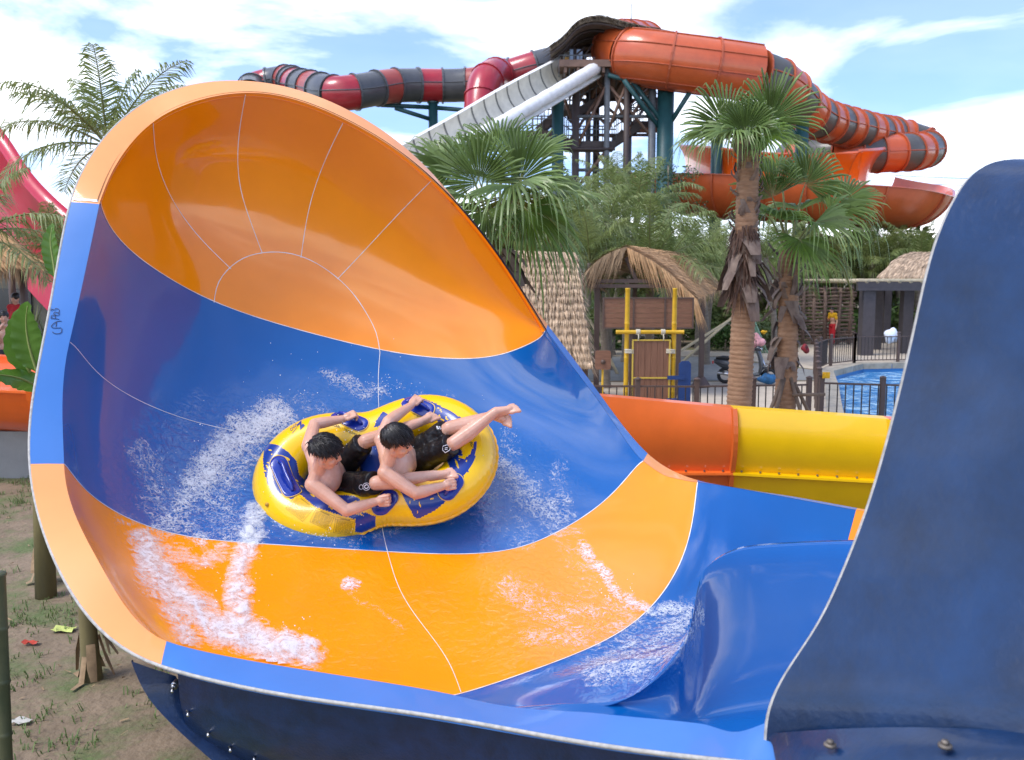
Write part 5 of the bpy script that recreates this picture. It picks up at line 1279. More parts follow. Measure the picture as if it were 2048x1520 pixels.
def fan_palm(name, label, base, crown, leaves, seed, r0=.24, r1=.2, tm=TRK, boots=None, rad=.8):
    """leaves: list of (hub pixel x, hub pixel y, depth offset, direction, radius factor, material)"""
    rd = random.Random(seed); t = thing(name, label, 'palm tree', base, group='fan palms'); o_ = Vector(base)
    mb = MB(); trunk_mesh(mb, [Vector((0, 0, -.05)), (Vector(crown)-o_)*.5+Vector((.03, 0, 0)), Vector(crown)-o_], r0, r1, .075, seed); mb.build('trunk', tm, t, smooth=True)
    for (hx, hy, dY, dr, rf, m) in leaves:
        hub = P(hx, hy, base[1]+dY)-o_; dr = Vector(dr).normalized(); root = Vector(crown)-o_+Vector((0, 0, -.08))
        mb = MB(); mid = root.lerp(hub, .5)+Vector((0, 0, .06)); mb.tube(smooth_path([root, mid, hub, hub+dr*.1], 9), [.028, .026, .024, .022, .02, .018, .016, .013, .008], 7)
        pe = mb.build('petiole', PET, t, smooth=True)
        up = Vector((0, -.55, 1)) if abs(dr.z) < .8 else Vector((0, -1, .25)); up += Vector((rd.uniform(-.3, .3), rd.uniform(-.2, .2), 0))
        mb = MB(); fan_leaf(hub, dr, up, rad*rf, rd, arc=rd.uniform(150, 215), droop=rd.uniform(.08, .25) if dr.z > .55 else rd.uniform(.3, .7), mb=mb); mb.build('leaf', m, t)
    if boots:
        for (z0, z1, n, ln, rr) in boots:
            for k in range(n):
                z = rd.uniform(z0, z1); a_ = k*2.399+rd.uniform(-.3, .3); f_ = z/max(.1, (crown[2])); c = (Vector(crown)-o_)*f_
                d = Vector((math.cos(a_), math.sin(a_), 0)); s_ = Vector((-d.y, d.x, 0)); rad_ = r0+(r1-r0)*f_
                p0 = c+d*rad_*.9; ll = ln*rd.uniform(.6, 1.2); hang = rr > .6; tip = p0+d*ll*(.42 if hang else rr)*rd.uniform(.25, 1.7)+Vector((0, 0, (-ll if hang else ll)*rd.uniform(.5, 1.1)))+s_*rd.uniform(-.08, .08); w_ = rd.uniform(.07, .19) if hang else rd.uniform(.04, .075)
                mid = p0.lerp(tip, .55)+d*.03; mb = MB()
                mb.add([p0-s_*w_, p0+s_*w_, mid+s_*w_*.7, tip+s_*w_*.5, tip-s_*w_*.5, mid-s_*w_*.7, p0+d*.03, mid+d*.03], [(0, 6, 7, 5), (6, 1, 2, 7), (5, 7, 4), (7, 2, 3), (7, 3, 4)])
                mb.build('leaf_base', BOOT, t, smooth=True)
    return t
def petioles(t, base, crown, seed, n=7):
    pass
g1 = G(1480, 862)          # ground point hidden behind the yellow slide
b1 = (P(1478, 700, 15.2).x, 15.2, 0); cr1 = P(1497, 285, 15.2)
fp1 = fan_palm('fan_palm', 'tall fan palm with shaggy brown leaf bases, left of the pool', b1, cr1, [
    (1452, 255, .1, (-.55, -.1, .8), 1.0, FAN), (1540, 240, .0, (.35, -.1, .95), 1.05, FAN), (1470, 268, -.35, (-.9, -.4, .1), .8, FAN), (1430, 262, .3, (-.95, .2, -.1), .85, FAN), (1545, 275, .2, (.9, .3, .25), .8, FAN), (1500, 250, .5, (.0, .6, .9), .85, FAN), (1525, 270, -.4, (.5, -.7, -.2), .6, FANY), (1480, 275, .4, (-.4, .8, .3), .7, FAN), (1490, 264, -.15, (-.15, -.35, .9), .8, FAN), (1512, 262, .1, (.15, .1, .97), .85, FANY), (1505, 272, -.3, (.3, -.75, .45), .7, FAN), (1485, 276, -.25, (-.45, -.75, .3), .65, FAN)], 3, .215, .175,
    boots=[(3.75, 5.25, 46, .2, .4), (5.0, 5.3, 22, .34, .45), (2.95, 3.9, 24, .42, .75), (2.85, 3.5, 14, .6, .95)], rad=.98)
rd = random.Random(31); mb = MB(); ob = Vector(b1)
for k in range(520):     # shaggy fibre skirt
    z = rd.uniform(2.7, 3.9); a_ = rd.uniform(0, 2*math.pi); c = (cr1-ob)*(z/cr1.z); d = Vector((math.cos(a_), math.sin(a_), 0)); p0 = c+d*.2; tip = p0+d*rd.uniform(.03, .22)+Vector((0, 0, -rd.uniform(.15, .5))); s_ = Vector((-d.y, d.x, 0))*.02
    mb.add([p0-s_, p0+s_, tip], [(0, 1, 2)])
mb.build('fibre_skirt', FIB, fp1)
b2 = (P(1570, 760, 16.3).x, 16.3, 0); cr2 = P(1578, 500, 16.3)
fp2 = fan_palm('fan_palm', 'shorter fan palm braced by log props in front of the pool fence', b2, cr2, [
    (1545, 395, .0, (-.35, 0, .95), .95, FAN), (1610, 370, .2, (.4, 0, .95), 1.0, FAN), (1660, 425, -.1, (.85, -.2, .35), 1.05, FAN), (1560, 440, -.4, (-.5, -.6, .35), .9, FANY), (1630, 445, -.4, (.7, -.6, -.15), .95, FAN), (1600, 480, -.5, (.25, -.8, -.65), .9, FANY), (1530, 430, .2, (-.9, .2, .25), .8, FAN), (1690, 400, .3, (.8, .3, .6), .8, FAN), (1560, 350, .5, (-.1, .7, .9), .8, FAN), (1640, 480, .1, (.7, .1, -.65), .8, FANO), (1600, 420, .6, (.2, 1, .4), .8, FAN)], 8, .2, .17, tm=TRK,
    boots=[(2.6, 3.5, 30, .3, .5), (2.2, 3.1, 16, .45, .95), (1.5, 2.0, 14, .35, .75)], rad=1.02)
b3 = (P(1005, 800, 13.6).x, 13.6, 0); cr3 = P(1000, 500, 13.6)
fp3 = fan_palm('fan_palm', 'bushy fan palm with many broad leaves behind the orange rim', b3, cr3, [
    (905, 350, .2, (-.7, 0, .65), 1.15, FAN), (960, 365, -.2, (-.3, -.2, .9), 1.1, FAN), (1040, 360, -.3, (.25, -.3, .95), 1.15, FAN), (1000, 305, .6, (.0, .5, .9), 1.0, FAN), (1060, 380, -.6, (.85, -.5, .2), 1.1, FAN), (935, 395, -.6, (-.8, -.6, .0), 1.0, FAN), (1025, 370, -.9, (-.2, -.8, -.15), 1.0, FAN), (1050, 415, -.5, (.5, -.4, -.7), .95, FANY), (1020, 390, .0, (.1, .1, -.95), 1.0, FANO), (905, 415, .0, (-.6, -.1, -.6), .95, FAN), (1100, 390, .3, (.9, .2, .1), 1.05, FAN), (1060, 320, .7, (.5, .6, .7), .95, FAN), (930, 320, .7, (-.4, .6, .8), .95, FAN), (975, 420, -.4, (-.3, -.5, -.7), .9, FAN), (1080, 430, .2, (.8, 0, -.5), .95, FAN), (985, 360, .9, (-.2, .9, .4), .9, FAN)], 14, .2, .17, tm=TRK, boots=[(2.4, 3.6, 40, .5, .8)], rad=.92)
# log tripod round the second palm
PROP = mat('prop_log', (.16, .11, .075), .9, var=.3, scale=9, bump=.4, bscale=20)
tp = thing('palm_props', 'tripod of brown logs bracing the shorter fan palm', 'tree support', (b2[0], b2[1], 0)); po = Vector(b2)
for (x, y) in ((-.75, -.5), (-.55, -.6), (.85, -.45), (.45, -.7), (.2, .8)):
    mb = MB(); mb.tube([(x, y, 0), (x*.45, y*.5, .62), (x*.1, y*.25, 1.25)], .035, 8); mb.build('prop', PROP, tp, smooth=True)
for (a_, c_, z) in (((-.52, -.46), (.42, -.5), .5), ((.05, -.3), (.62, -.34), .95), ((-.5, -.4), (.1, .5), .5)): mb = MB(); mb.tube([(*a_, z), (*c_, z+.02)], .03, 8); mb.build('cross_piece', PROP, tp, smooth=True)
# ---- coconut palms
def frond(mb, rb, root, az, el, ln, rd, nl=48, leaf=.8, curl=1.0):
    d0 = Vector((math.cos(az)*math.cos(el), math.sin(az)*math.cos(el), math.sin(el))); pts = []; p = Vector(root); d = d0.copy(); k = 12
    for i in range(k+1):
        pts.append(p.copy()); d.z -= curl*(.035+.16*(i/k)**1.3); d.normalize(); p = p+d*ln/k
    rb.tube(pts, [.028*(1-.9*i/k)+.003 for i in range(k+1)], 5, caps=False)
    for i in range(nl):
        t = .14+.86*i/nl; f_ = t*k; j = min(k-1, int(f_)); q = pts[j].lerp(pts[j+1], f_-j); tg = (pts[j+1]-pts[j]).normalized()
        side = tg.cross(Vector((0, 0, 1)))
        if side.length < 1e-3: side = Vector((1, 0, 0))
        side.normalize(); up = side.cross(tg); l = leaf*(math.sin(math.pi*(.12+.86*t))**.6)*rd.uniform(.85, 1.1)
        for s_ in (-1, 1):
            dr = (side*s_*.82+tg*rd.uniform(.45, .85)+up*rd.uniform(-.05, .3)).normalized(); w_ = tg*.019*rd.uniform(.8, 1.3)
            a1 = q+dr*l*.5+Vector((0, 0, -l*rd.uniform(.04, .16))); tip = q+dr*l*.9+Vector((0, 0, -l*rd.uniform(.25, .85)))
            mb.add([q-w_*.6, q+w_*.6, a1+w_, a1-w_, tip], [(0, 1, 2, 3), (3, 2, 4)])
CROWNS = []
for vi in range(4):
    rd = random.Random(50+vi); mb = MB(); rb = MB(); nf = (17, 15, 19, 13)[vi]
    for k in range(nf):
        el = R(82-88*(k/nf)**.9+rd.uniform(-8, 8)); frond(mb, rb, (0, 0, 0), k*2.399+rd.uniform(-.25, .25), el, (2.9 if k > 2 else 2.2)*rd.uniform(.85, 1.1), rd, curl=rd.uniform(.75, 1.15))
    cm = mb.mesh('crown', False); cm.materials.append(COC if vi % 2 == 0 else COC2); rm = rb.mesh('ribs', True); rm.materials.append(PET); CROWNS.append((cm, rm))
def coconut(px, cy, Y, vi, sc, label, seed, group='coconut palms in the grove', ty=None):
    rd = random.Random(seed); c = P(px, cy, Y); lean = rd.uniform(-.5, .5); t = thing('coconut_palm', label, 'palm tree', (c.x+lean, Y, 0), group=group)
    mb = MB(); top = Vector((-lean, 0, max(.8, c.z))); trunk_mesh(mb, [(0, 0, -.05), (-lean*.2, rd.uniform(-.1, .1), top.z*.5), top], .17*sc, .11*sc, .16, seed, 9); mb.build('trunk', TRKG, t, smooth=True)
    cm, rm = CROWNS[vi]
    cr = bpy.data.objects.new('crown', cm); link(cr, t); cr.location = top; cr.scale = (sc, sc, sc); cr.rotation_euler = (rd.uniform(-.1, .1), rd.uniform(-.1, .1), rd.uniform(0, 6.28))
    rr = bpy.data.objects.new('frond_ribs', rm); link(rr, t); rr.location = cr.location; rr.scale = cr.scale; rr.rotation_euler = cr.rotation_euler
    return t
GROVE = [(1130, 420, 27, 'tall coconut palm left of the big green tower column'), (1215, 400, 30, 'coconut palm in front of the tower stairs'), (1275, 380, 33, 'coconut palm with upright fronds before the thick green column'), (1180, 480, 25, 'low coconut palm above the straw pavilion'), (1330, 440, 29, 'coconut palm right of the thick green column'), (1395, 460, 32, 'coconut palm between the pavilion roof and the tall fan palm'), (1100, 490, 30, 'low coconut palm between the hut roof and the bushy fan palm'), (1430, 500, 38, 'far coconut palm just left of the tall fan palm trunk'), (1560, 500, 40, 'far coconut palm behind the shorter fan palm'), (1640, 505, 36, 'coconut palm above the log screen'), (1720, 495, 40, 'coconut palm behind the pergola post'), (1790, 475, 38, 'coconut palm rising over the pergola roof'), (1840, 490, 44, 'rightmost coconut palm next to the dark blue slide wall'), (1250, 470, 36, 'coconut palm behind the pavilion ridge'), (1690, 470, 48, 'far coconut palm under the open orange slide'), (1350, 520, 45, 'distant coconut palm low behind the pavilion'), (1500, 520, 48, 'distant coconut palm between the two fan palm trunks'), (1760, 520, 50, 'distant coconut palm behind the log screen and pergola')]
GROVE += [(1070, 440, 32, 'coconut palm directly behind the bushy fan palm'), (1160, 400, 38, 'farther coconut palm at the foot of the left tower column'), (1300, 490, 26, 'low coconut palm just above the pavilion ridge'), (1235, 330, 40, 'tall coconut palm reaching up to the stair landing'), (1400, 400, 36, 'tall coconut palm left of the fan palm crown'), (1460, 460, 42, 'far coconut palm filling the gap left of the tall trunk'), (1610, 440, 44, 'far coconut palm behind the shorter fan palm crown'), (1820, 520, 34, 'low coconut palm at the right over the pergola'), (1670, 540, 33, 'low coconut palm behind the middle of the log screen'), (1040, 520, 26, 'low coconut palm peeping over the orange rim'), (1530, 470, 33, 'coconut palm between the two fan palm crowns'), (1745, 470, 34, 'coconut palm under the right end of the open slide')]
for i, (x, y, Y, lb) in enumerate(GROVE): coconut(x, (max(y+15, 525) if x > 1590 else max(y+45, 535) if 1320 < x < 1480 else y+45), (max(Y, 45+(i % 4)) if x > 1590 else Y), i % 4, random.Random(i).uniform(.72, .95)*(1.15 if x > 1590 else 1), lb, 100+i)
coconut(215, 292, 14.5, 1, .68, 'coconut palm with long ragged fronds behind the bowl at upper left', 140, 'coconut palms at the left edge')
coconut(-60, 470, 17, 3, .8, 'coconut palm at the left edge beside the straw roof', 142, 'coconut palms at the left edge')
coconut(118, 500, 22, 2, .5, 'small coconut palm in front of the red slide', 143, 'coconut palms at the left edge')
# ---- shrubs and the leafy mass behind the grove
def leaf_blob(mb, c, r_, n, rd, size=.16, flat=.8):
    for _ in range(n):
        while True:
            q = Vector((rd.uniform(-1, 1), rd.uniform(-1, 1), rd.uniform(-1, 1)))
            if .35 < q.length < 1: break
        p = Vector(c)+Vector((q.x*r_, q.y*r_, q.z*r_*flat)); d = Vector((rd.uniform(-1, 1), rd.uniform(-1, 1), rd.uniform(-.4, .9))).normalized(); s_ = d.orthogonal().normalized(); s_ = Matrix.Rotation(rd.uniform(0, 6.28), 3, d) @ s_
        l = size*rd.uniform(.6, 1.5); mb.add([p, p+d*l*.5+s_*l*.22, p+d*l, p+d*l*.5-s_*l*.22], [(0, 1, 2, 3)])
WOODL = leafmat('far_leaf', (.085, .12, .03), (.16, .21, .055), .25, .6)
rd = random.Random(77); mb = MB()
for k in range(230):
    x = rd.uniform(-14, 44); Y = rd.uniform(50, 60); h = rd.uniform(.8, 5.0+1.6*noise.noise(Vector((x*.15, 0, 0)))); leaf_blob(mb, (x, Y, h), rd.uniform(1.0, 1.9), 210, rd, .42)
o = mb.build('background_foliage', WOODL); tag(o, 'dense dark green belt of foliage behind the palm grove', 'foliage', kind='stuff')
SHR = []
for vi in range(3):
    rd = random.Random(200+vi); mb = MB()
    for k in range(7): leaf_blob(mb, (rd.uniform(-.6, .6), rd.uniform(-.5, .5), rd.uniform(.35, 1.0)), .5, 150, rd, .2)
    m_ = mb.mesh('foliage', False); m_.materials.append((WOODL, leafmat('shrub_leaf', (.055, .11, .025), (.11, .2, .045), .25), leafmat('shrub_leaf_pale', (.09, .13, .04), (.15, .2, .07), .25))[vi]); SHR.append(m_)
sm = MB(); sm.tube([(0, 0, 0), (.05, 0, .5)], .04, 6); sm = sm.mesh('stem', True); sm.materials.append(TRKG)
for i, (px, py, Y, s_, lb) in enumerate([(1190, 650, 36, 1.2, 'dark leafy shrub left of the pavilion post'), (1230, 640, 40, 1.4, 'leafy shrub seen through the pavilion'), (1330, 640, 42, 1.5, 'leafy shrub behind the sign board'), (1420, 640, 41, 1.3, 'leafy shrub just right of the pavilion post'), (1450, 690, 38, .7, 'low bright shrub at the road edge left of the tall palm'), (1540, 670, 39, .9, 'bright green shrub above the scooter'), (1575, 660, 44, 1.2, 'leafy shrub between the fan palm and the log screen'), (1720, 650, 45, 1.2, 'shrub beside the log screen under the pergola'), (1790, 660, 46, 1.2, 'shrub between the pergola posts'), (1835, 670, 44, 1.0, 'shrub at the right end of the pergola'), (1380, 660, 46, 1.3, 'shrub between the bamboo frame and the right pavilion post'), (1275, 655, 47, 1.4, 'distant shrub behind the bamboo frame')]):
    p = G(px, py+25) if False else P(px, py, Y); t = thing('shrub', lb, 'shrub', (p.x, Y, 0), rz=i*1.3, group='shrubs behind the road'); f_ = bpy.data.objects.new('foliage', SHR[i % 3]); link(f_, t); f_.scale = (s_*1.5, s_*1.2, s_*1.25); st_ = bpy.data.objects.new('stem', sm); link(st_, t)
# one loose-crowned tree by the thick column
tr = thing('leafy_tree', 'slender small leaved tree against the thick green tower column', 'tree', (P(1335, 400, 40).x, 40, 0)); mb = MB(); hz_ = P(1335, 330, 40).z
mb.tube([(0, 0, 0), (.1, 0, hz_*.6), (0, 0, hz_)], [.12, .08, .03], 8); mb.build('trunk', TRKG, tr, smooth=True); mb = MB(); rd = random.Random(6)
for k in range(26): leaf_blob(mb, (rd.gauss(0, .6), rd.gauss(0, .5), hz_-rd.uniform(0, 2.2)), .45, 70, rd, .13)
mb.build('crown', leafmat('tree_leaf', (.04, .075, .022), (.08, .13, .045), .2), tr)
# props leaning on palms
for (A_, B_, lb) in (((1345, 712, 30), (1456, 642, 31), 'long pale bamboo pole propping a palm right of the pavilion'), ((1180, 640, 30), (1222, 722, 29), 'pale bamboo pole leaning behind the left pavilion post'), ((1520, 585, 33), (1548, 560, 33.5), 'short pale pole between the two fan palms')):
    a_, b_ = P(*A_), P(*B_); lo, hi = (a_, b_) if a_.z < b_.z else (b_, a_); d = hi-lo; lo2 = lo-d*(lo.z/d.z) if d.z > 0 else lo; mb = MB(); mb.tube([lo2, lo2.lerp(hi, .3), lo2.lerp(hi, .7), hi], [.05, .055, .048, .045], 8); o = mb.build('bamboo_prop', mat('pale_bamboo', (.5, .4, .24), .7, var=.15), None, smooth=True); tag(o, lb, 'pole', 'bamboo props')
# ---- banana plants at the left
BAN = mat('banana_leaf', (.075, .19, .015), .35, col2=(.14, .27, .04), scale=3, var=.1, trans=.3)
BANS = mat('banana_stem', (.2, .16, .06), .8, col2=(.12, .1, .05), scale=6, var=.2, stretch=(1, 1, .3)); DRYL = mat('dry_leaf', (.3, .2, .11), .9, var=.3, scale=12)
def banana_leaf(pts, wid, t, fold=.25, n=22, tear=True, seed=1, name='leaf'):
    sp = smooth_path(pts, n); rd = random.Random(seed); mb = MB(); rows = []
    for i, p in enumerate(sp):
        tg = (sp[min(i+1, n-1)]-sp[max(i-1, 0)]).normalized(); side = tg.cross(Vector((0, -.9, .45))).normalized(); up = side.cross(tg); w_ = wid*math.sin(math.pi*min(1, .06+.94*(i/(n-1))**.75))**.6
        rw = []
        for s_ in (-1, -.66, -.33, 0, .33, .66, 1): rw.append(p+side*s_*w_+up*(abs(s_)*w_*fold+.012*math.sin(i*2.1)*abs(s_))+tg*abs(s_)*.05)
        rows.append(rw)
    mb.grid(rows); o = mb.build(name, BAN, t, smooth=True)
    mb = MB(); mb.tube(sp, [.016*(1-.8*i/n) for i in range(n)], 6); r_ = mb.build('midrib', mat('midrib', (.3, .36, .1), .5), t, smooth=True); r_.parent = o
    return o
def bp_(x, y, Y, t): return P(x, y, Y)-Vector(t.location)
bn = thing('banana_plant', 'banana plant with one big folded leaf hanging by the blue rim', 'banana plant', (P(75, 900, 8.3).x, 8.3, 0))
banana_leaf([bp_(75, 745, 8.0, bn), bp_(58, 690, 7.95, bn), bp_(52, 640, 7.9, bn), bp_(55, 612, 7.85, bn)], .14, bn, .12, seed=3)
banana_leaf([bp_(60, 745, 8.2, bn), bp_(40, 700, 8.1, bn), bp_(38, 650, 8.0, bn), bp_(40, 625, 8.0, bn)], .13, bn, .2, seed=4)
banana_leaf([bp_(95, 790, 8.4, bn), bp_(60, 765, 8.2, bn), bp_(20, 752, 8.0, bn), bp_(-25, 748, 7.8, bn)], .1, bn, -.35, seed=5)
banana_leaf([bp_(112, 560, 9.4, bn), bp_(106, 520, 9.4, bn), bp_(101, 480, 9.4, bn), bp_(104, 455, 9.4, bn)], .09, bn, .3, seed=6)
mb = MB(); mb.tube([(0, 0, 0), (.02, .0, 1.0), (.05, .1, 1.75)], [.1, .085, .05], 10); mb.build('stem', BANS, bn, smooth=True)
mb = MB(); mb.tube(smooth_path([Vector((.05, .1, 1.7)), bp_(125, 640, 9.2, bn), bp_(112, 560, 9.4, bn)], 8), .02, 6); mb.build('leaf_stalk', BANS, bn, smooth=True)
for (px, py, hx, lb, sd_) in ((183, 1358, 1.0, 'cut banana stem with dry leaves peeling off, under the orange rim', 1), (90, 1165, .9, 'cut banana stem farther back on the bare soil', 2)):
    g_ = G(px, py); t = thing('banana_stump', lb, 'plant', g_, group='banana stumps'); rd = random.Random(sd_); mb = MB(); mb.tube([(0, 0, -.02), (0, 0, .2), (-.01, 0, .55), (-.02, 0, hx)], [.085, .068, .06, .055], 12); mb.build('stem', BANS, t, smooth=True)
    for k in range(9):
        a_ = rd.uniform(0, 6.28); d = Vector((math.cos(a_), math.sin(a_), 0)); s_ = Vector((-d.y, d.x, 0)); z = rd.uniform(.1, .55); l = rd.uniform(.18, .38); p0 = d*.066+Vector((0, 0, z)); p1 = p0+d*.05+Vector((0, 0, -l*.5)); p2 = p1+d*rd.uniform(.0, .13)+Vector((0, 0, -min(l*.5, p1.z-.02))); w_ = rd.uniform(.02, .045)
        mb = MB(); mb.grid([[p0-s_*w_, p0, p0+s_*w_], [p1-s_*w_*1.2, p1+d*.015, p1+s_*w_], [p2-s_*w_*.5, p2, p2+s_*w_*.9]]); mb.build('dry_leaf', DRYL, t, smooth=True)
# ---- sparse grass on the soil
rd = random.Random(90); mb = MB(); GRS = leafmat('grass_blade', (.09, .15, .035), (.17, .23, .07), .2, .6)
for k in range(5200):
    x, Y = rd.uniform(-8.5, 0), rd.uniform(4.2, 15)
    if noise.noise(Vector((x*1.1, Y*1.1, 3)))+.35*noise.noise(Vector((x*3, Y*3, 5))) < rd.uniform(-.15, .35): continue
    for j in range(rd.randint(5, 12)):
        a_ = rd.uniform(0, 6.28); p = Vector((x+rd.gauss(0, .04), Y+rd.gauss(0, .04), 0)); l = rd.uniform(.025, .085); d = Vector((math.cos(a_), math.sin(a_), 0)); s_ = Vector((-d.y, d.x, 0))*.0045
        mb.add([p-s_, p+s_, p+d*l*.35+Vector((0, 0, l*.7))+s_*.7, p+d*l*.35+Vector((0, 0, l*.7))-s_*.7, p+d*l+Vector((0, 0, l*.6))], [(0, 1, 2, 3), (3, 2, 4)])
o = mb.build('grass', GRS); tag(o, 'sparse tufts of short grass on the worn soil', 'grass', kind='stuff')
rd = random.Random(91); mb = MB()
for k in range(700):
    x, Y = rd.uniform(-8, 0), rd.uniform(4.3, 14); a_ = rd.uniform(0, 6.28); d = Vector((math.cos(a_), math.sin(a_), 0)); s_ = Vector((-d.y, d.x, 0)); l = rd.uniform(.02, .07); w_ = rd.uniform(.002, .008); z = rd.uniform(.004, .02); p = Vector((x, Y, z))
    mb.add([p-s_*w_, p+s_*w_, p+d*l+s_*w_+Vector((0, 0, rd.uniform(0, .02))), p+d*l-s_*w_+Vector((0, 0, rd.uniform(0, .02)))], [(0, 1, 2, 3)])
o = mb.build('dry_litter', DRYL); tag(o, 'dry leaf scraps and twigs scattered over the soil', 'litter', kind='stuff')
for (px, py, c, w_, lb) in ((128, 1263, (.55, .6, .16), .1, 'crumpled yellow green paper scrap on the soil'), (62, 1290, (.5, .05, .02), .07, 'small red leaf scrap on the soil'), (43, 1448, (.55, .52, .46), .07, 'small pale paper scrap on the soil')):
    g_ = G(px, py); rd = random.Random(px); mb = MB(); mb.grid([[g_+Vector(((i-2)*w_/2.2, (j-1.5)*w_/3, .012+rd.uniform(0, .03))) for i in range(5)] for j in range(4)]); o = mb.build('litter_scrap', mat('scrap%d' % px, c, .6, var=.15, scale=20), None, smooth=True); tag(o, lb, 'litter')
# ================================================================== slides and tower in the background
def tube_slide(name, label, path, rad, nseg, cols, ring=.12, rib=0, group=None, base=None, ringm=None, n=22):
    """closed tube in flanged segments; path: (px, py, Y)"""
    sp = smooth_path([P(*q) for q in path], nseg*6+1); t = thing(name, label, 'water slide', base or (sp[0].x, sp[0].y, 0), group=group); o_ = Vector(t.location)
    rr = rad if hasattr(rad, '__call__') else (lambda k: rad)
    for s in range(nseg):
        pts = [q-o_ for q in sp[s*6:s*6+7]]; m = cols[s % len(cols)]
        mb = MB(); rs = [rr((s*6+i)/(nseg*6)) for i in range(7)]; mb.tube(pts, rs, n, caps=False); sg = mb.build('segment', m, t, smooth=True)
        tg = (pts[1]-pts[0]).normalized(); mb = MB(); mb.tube([pts[0]-tg*.05, pts[0]-tg*.05, pts[0]+tg*.05, pts[0]+tg*.05], [rs[0]*.98, rs[0]+ring, rs[0]+ring, rs[0]*.98], n, caps=False)
        mb.build('flange_ring', ringm or m, t)
    if rib:
        fr = []; prev = None
        for i, q in enumerate(sp):
            tg = (sp[min(i+1, len(sp)-1)]-sp[max(i-1, 0)]).normalized(); x = Vector((0, 0, 1)).cross(tg).normalized(); y = tg.cross(x); fr.append((x, y))
        for a_ in np.linspace(0, 2*math.pi, rib, endpoint=False):
            mb = MB(); mb.tube([q-o_+(x*math.cos(a_)+y*math.sin(a_))*(rr(i/len(sp))+.015) for i, (q, (x, y)) in enumerate(zip(sp, fr))], .035, 5); mb.build('rib', ringm or cols[0], t, smooth=True)
    return t, sp
def trough(name, label, pts3, rad, cols, nseg, wall=1.15, up=(0, 0, 1), lip=.12, base=None, ribs=True, a0=-100, a1=100, ringm=None, inm=None, cat='water slide', bank=None, rib_in=0):
    """open half pipe through world points"""
    sp = smooth_path(pts3, nseg*6+1); t = thing(name, label, cat, base or (sp[0].x, sp[0].y, 0)); o_ = Vector(t.location); secs = []
    for i, q in enumerate(sp):
        tg = (sp[min(i+1, len(sp)-1)]-sp[max(i-1, 0)]).normalized(); x = tg.cross(Vector((0, 0, 1))).normalized(); y = x.cross(tg); b_ = R(bank(i/(len(sp)-1))) if bank else 0
        ang = [R(a0+(a1-a0)*k/24)+b_ for k in range(25)]
        secs.append(([q-o_+x*math.sin(a_)*rad-y*math.cos(a_)*rad for a_ in ang], [q-o_+x*math.sin(a_)*(rad+.05)-y*math.cos(a_)*(rad+.05) for a_ in ang], x, y, ang))
    for s in range(nseg):
        m = cols[s % len(cols)]; r_ = secs[s*6:s*6+7]
        mb = MB(); mb.grid([q[0] for q in r_]); mb.build('inner_wall', inm[s % len(inm)] if inm else m, t, smooth=True)
        mb = MB(); mb.grid([q[1] for q in r_]); mb.build('outer_wall', m, t, smooth=True)
        for e in (0, -1):
            mb = MB(); e_ = e; rim_o = []; rim_i = []
            for q in r_: dd = (q[1][e_]-q[0][e_]).normalized(); rim_i.append(q[0][e_]-dd*.002); rim_o.append(q[1][e_]+dd*lip)
            mb.grid([rim_i, rim_o]); mb.grid([[v_-Vector((0, 0, .03)) for v_ in rim_i], [v_-Vector((0, 0, .03)) for v_ in rim_o]]); mb.grid([rim_o, [v_-Vector((0, 0, .03)) for v_ in rim_o]]); mb.build('rim', m, t)
        if ribs:
            q = r_[0]; mb = MB(); c_ = [a_+(a_-i_).normalized()*.002 for i_, a_ in zip(q[0], q[1])]; d_ = [a_+(a_-i_).normalized()*.11 for i_, a_ in zip(q[0], q[1])]; tg = (Vector(r_[1][1][12])-Vector(q[1][12])).normalized()*.04
            if rib_in: c_ = [i_+(i_-a_).normalized()*rib_in for i_, a_ in zip(q[0], q[1])]; d_ = [i_+(i_-a_).normalized()*.004 for i_, a_ in zip(q[0], q[1])]
            mb.grid([[v_-tg for v_ in c_], [v_-tg for v_ in d_], [v_+tg for v_ in d_], [v_+tg for v_ in c_]]); mb.build('flange_ring', ringm or m, t)
    return t, sp, secs
OT = mat('tube_orange', (.52, .095, .025), .32, var=.1, scale=1.5, coat=.3); OTD = mat('tube_orange_dark', (.42, .085, .03), .5, var=.15); GT = mat('tube_grey', (.085, .08, .068), .42, var=.15, scale=1.5, coat=.15)
RT_ = mat('tube_red', (.36, .02, .03), .32, var=.15, scale=1.5, coat=.3); RT2 = mat('tube_red_faded', (.35, .06, .045), .4, var=.15, scale=1.5, coat=.2); GT2 = mat('tube_charcoal', (.075, .078, .082), .4, var=.15, scale=1.5, coat=.2)
TEAL = mat('column_teal', (.018, .075, .08), .45, var=.2, scale=2); RUST = mat('brace_rust', (.16, .09, .06), .6, var=.3, scale=3); DKB = mat('stair_brown', (.06, .042, .038), .6, var=.2); STG = mat('tower_grey', (.12, .13, .14), .5, var=.2)
OIN = mat('trough_orange', (.72, .12, .006), .28, var=.05, coat=.5)
tube_slide('tube_slide', 'fat plain orange tube slide curving out from under the tower roof', [(1285, 92, 57), (1250, 92, 53.5), (1242, 102, 50), (1278, 112, 48.5), (1340, 122, 48), (1420, 133, 47.8), (1512, 146, 48)], 1.42, 7, [OT], ring=.07, rib=9, ringm=OTD, base=(P(1222, 100, 50).x, 50, 0))
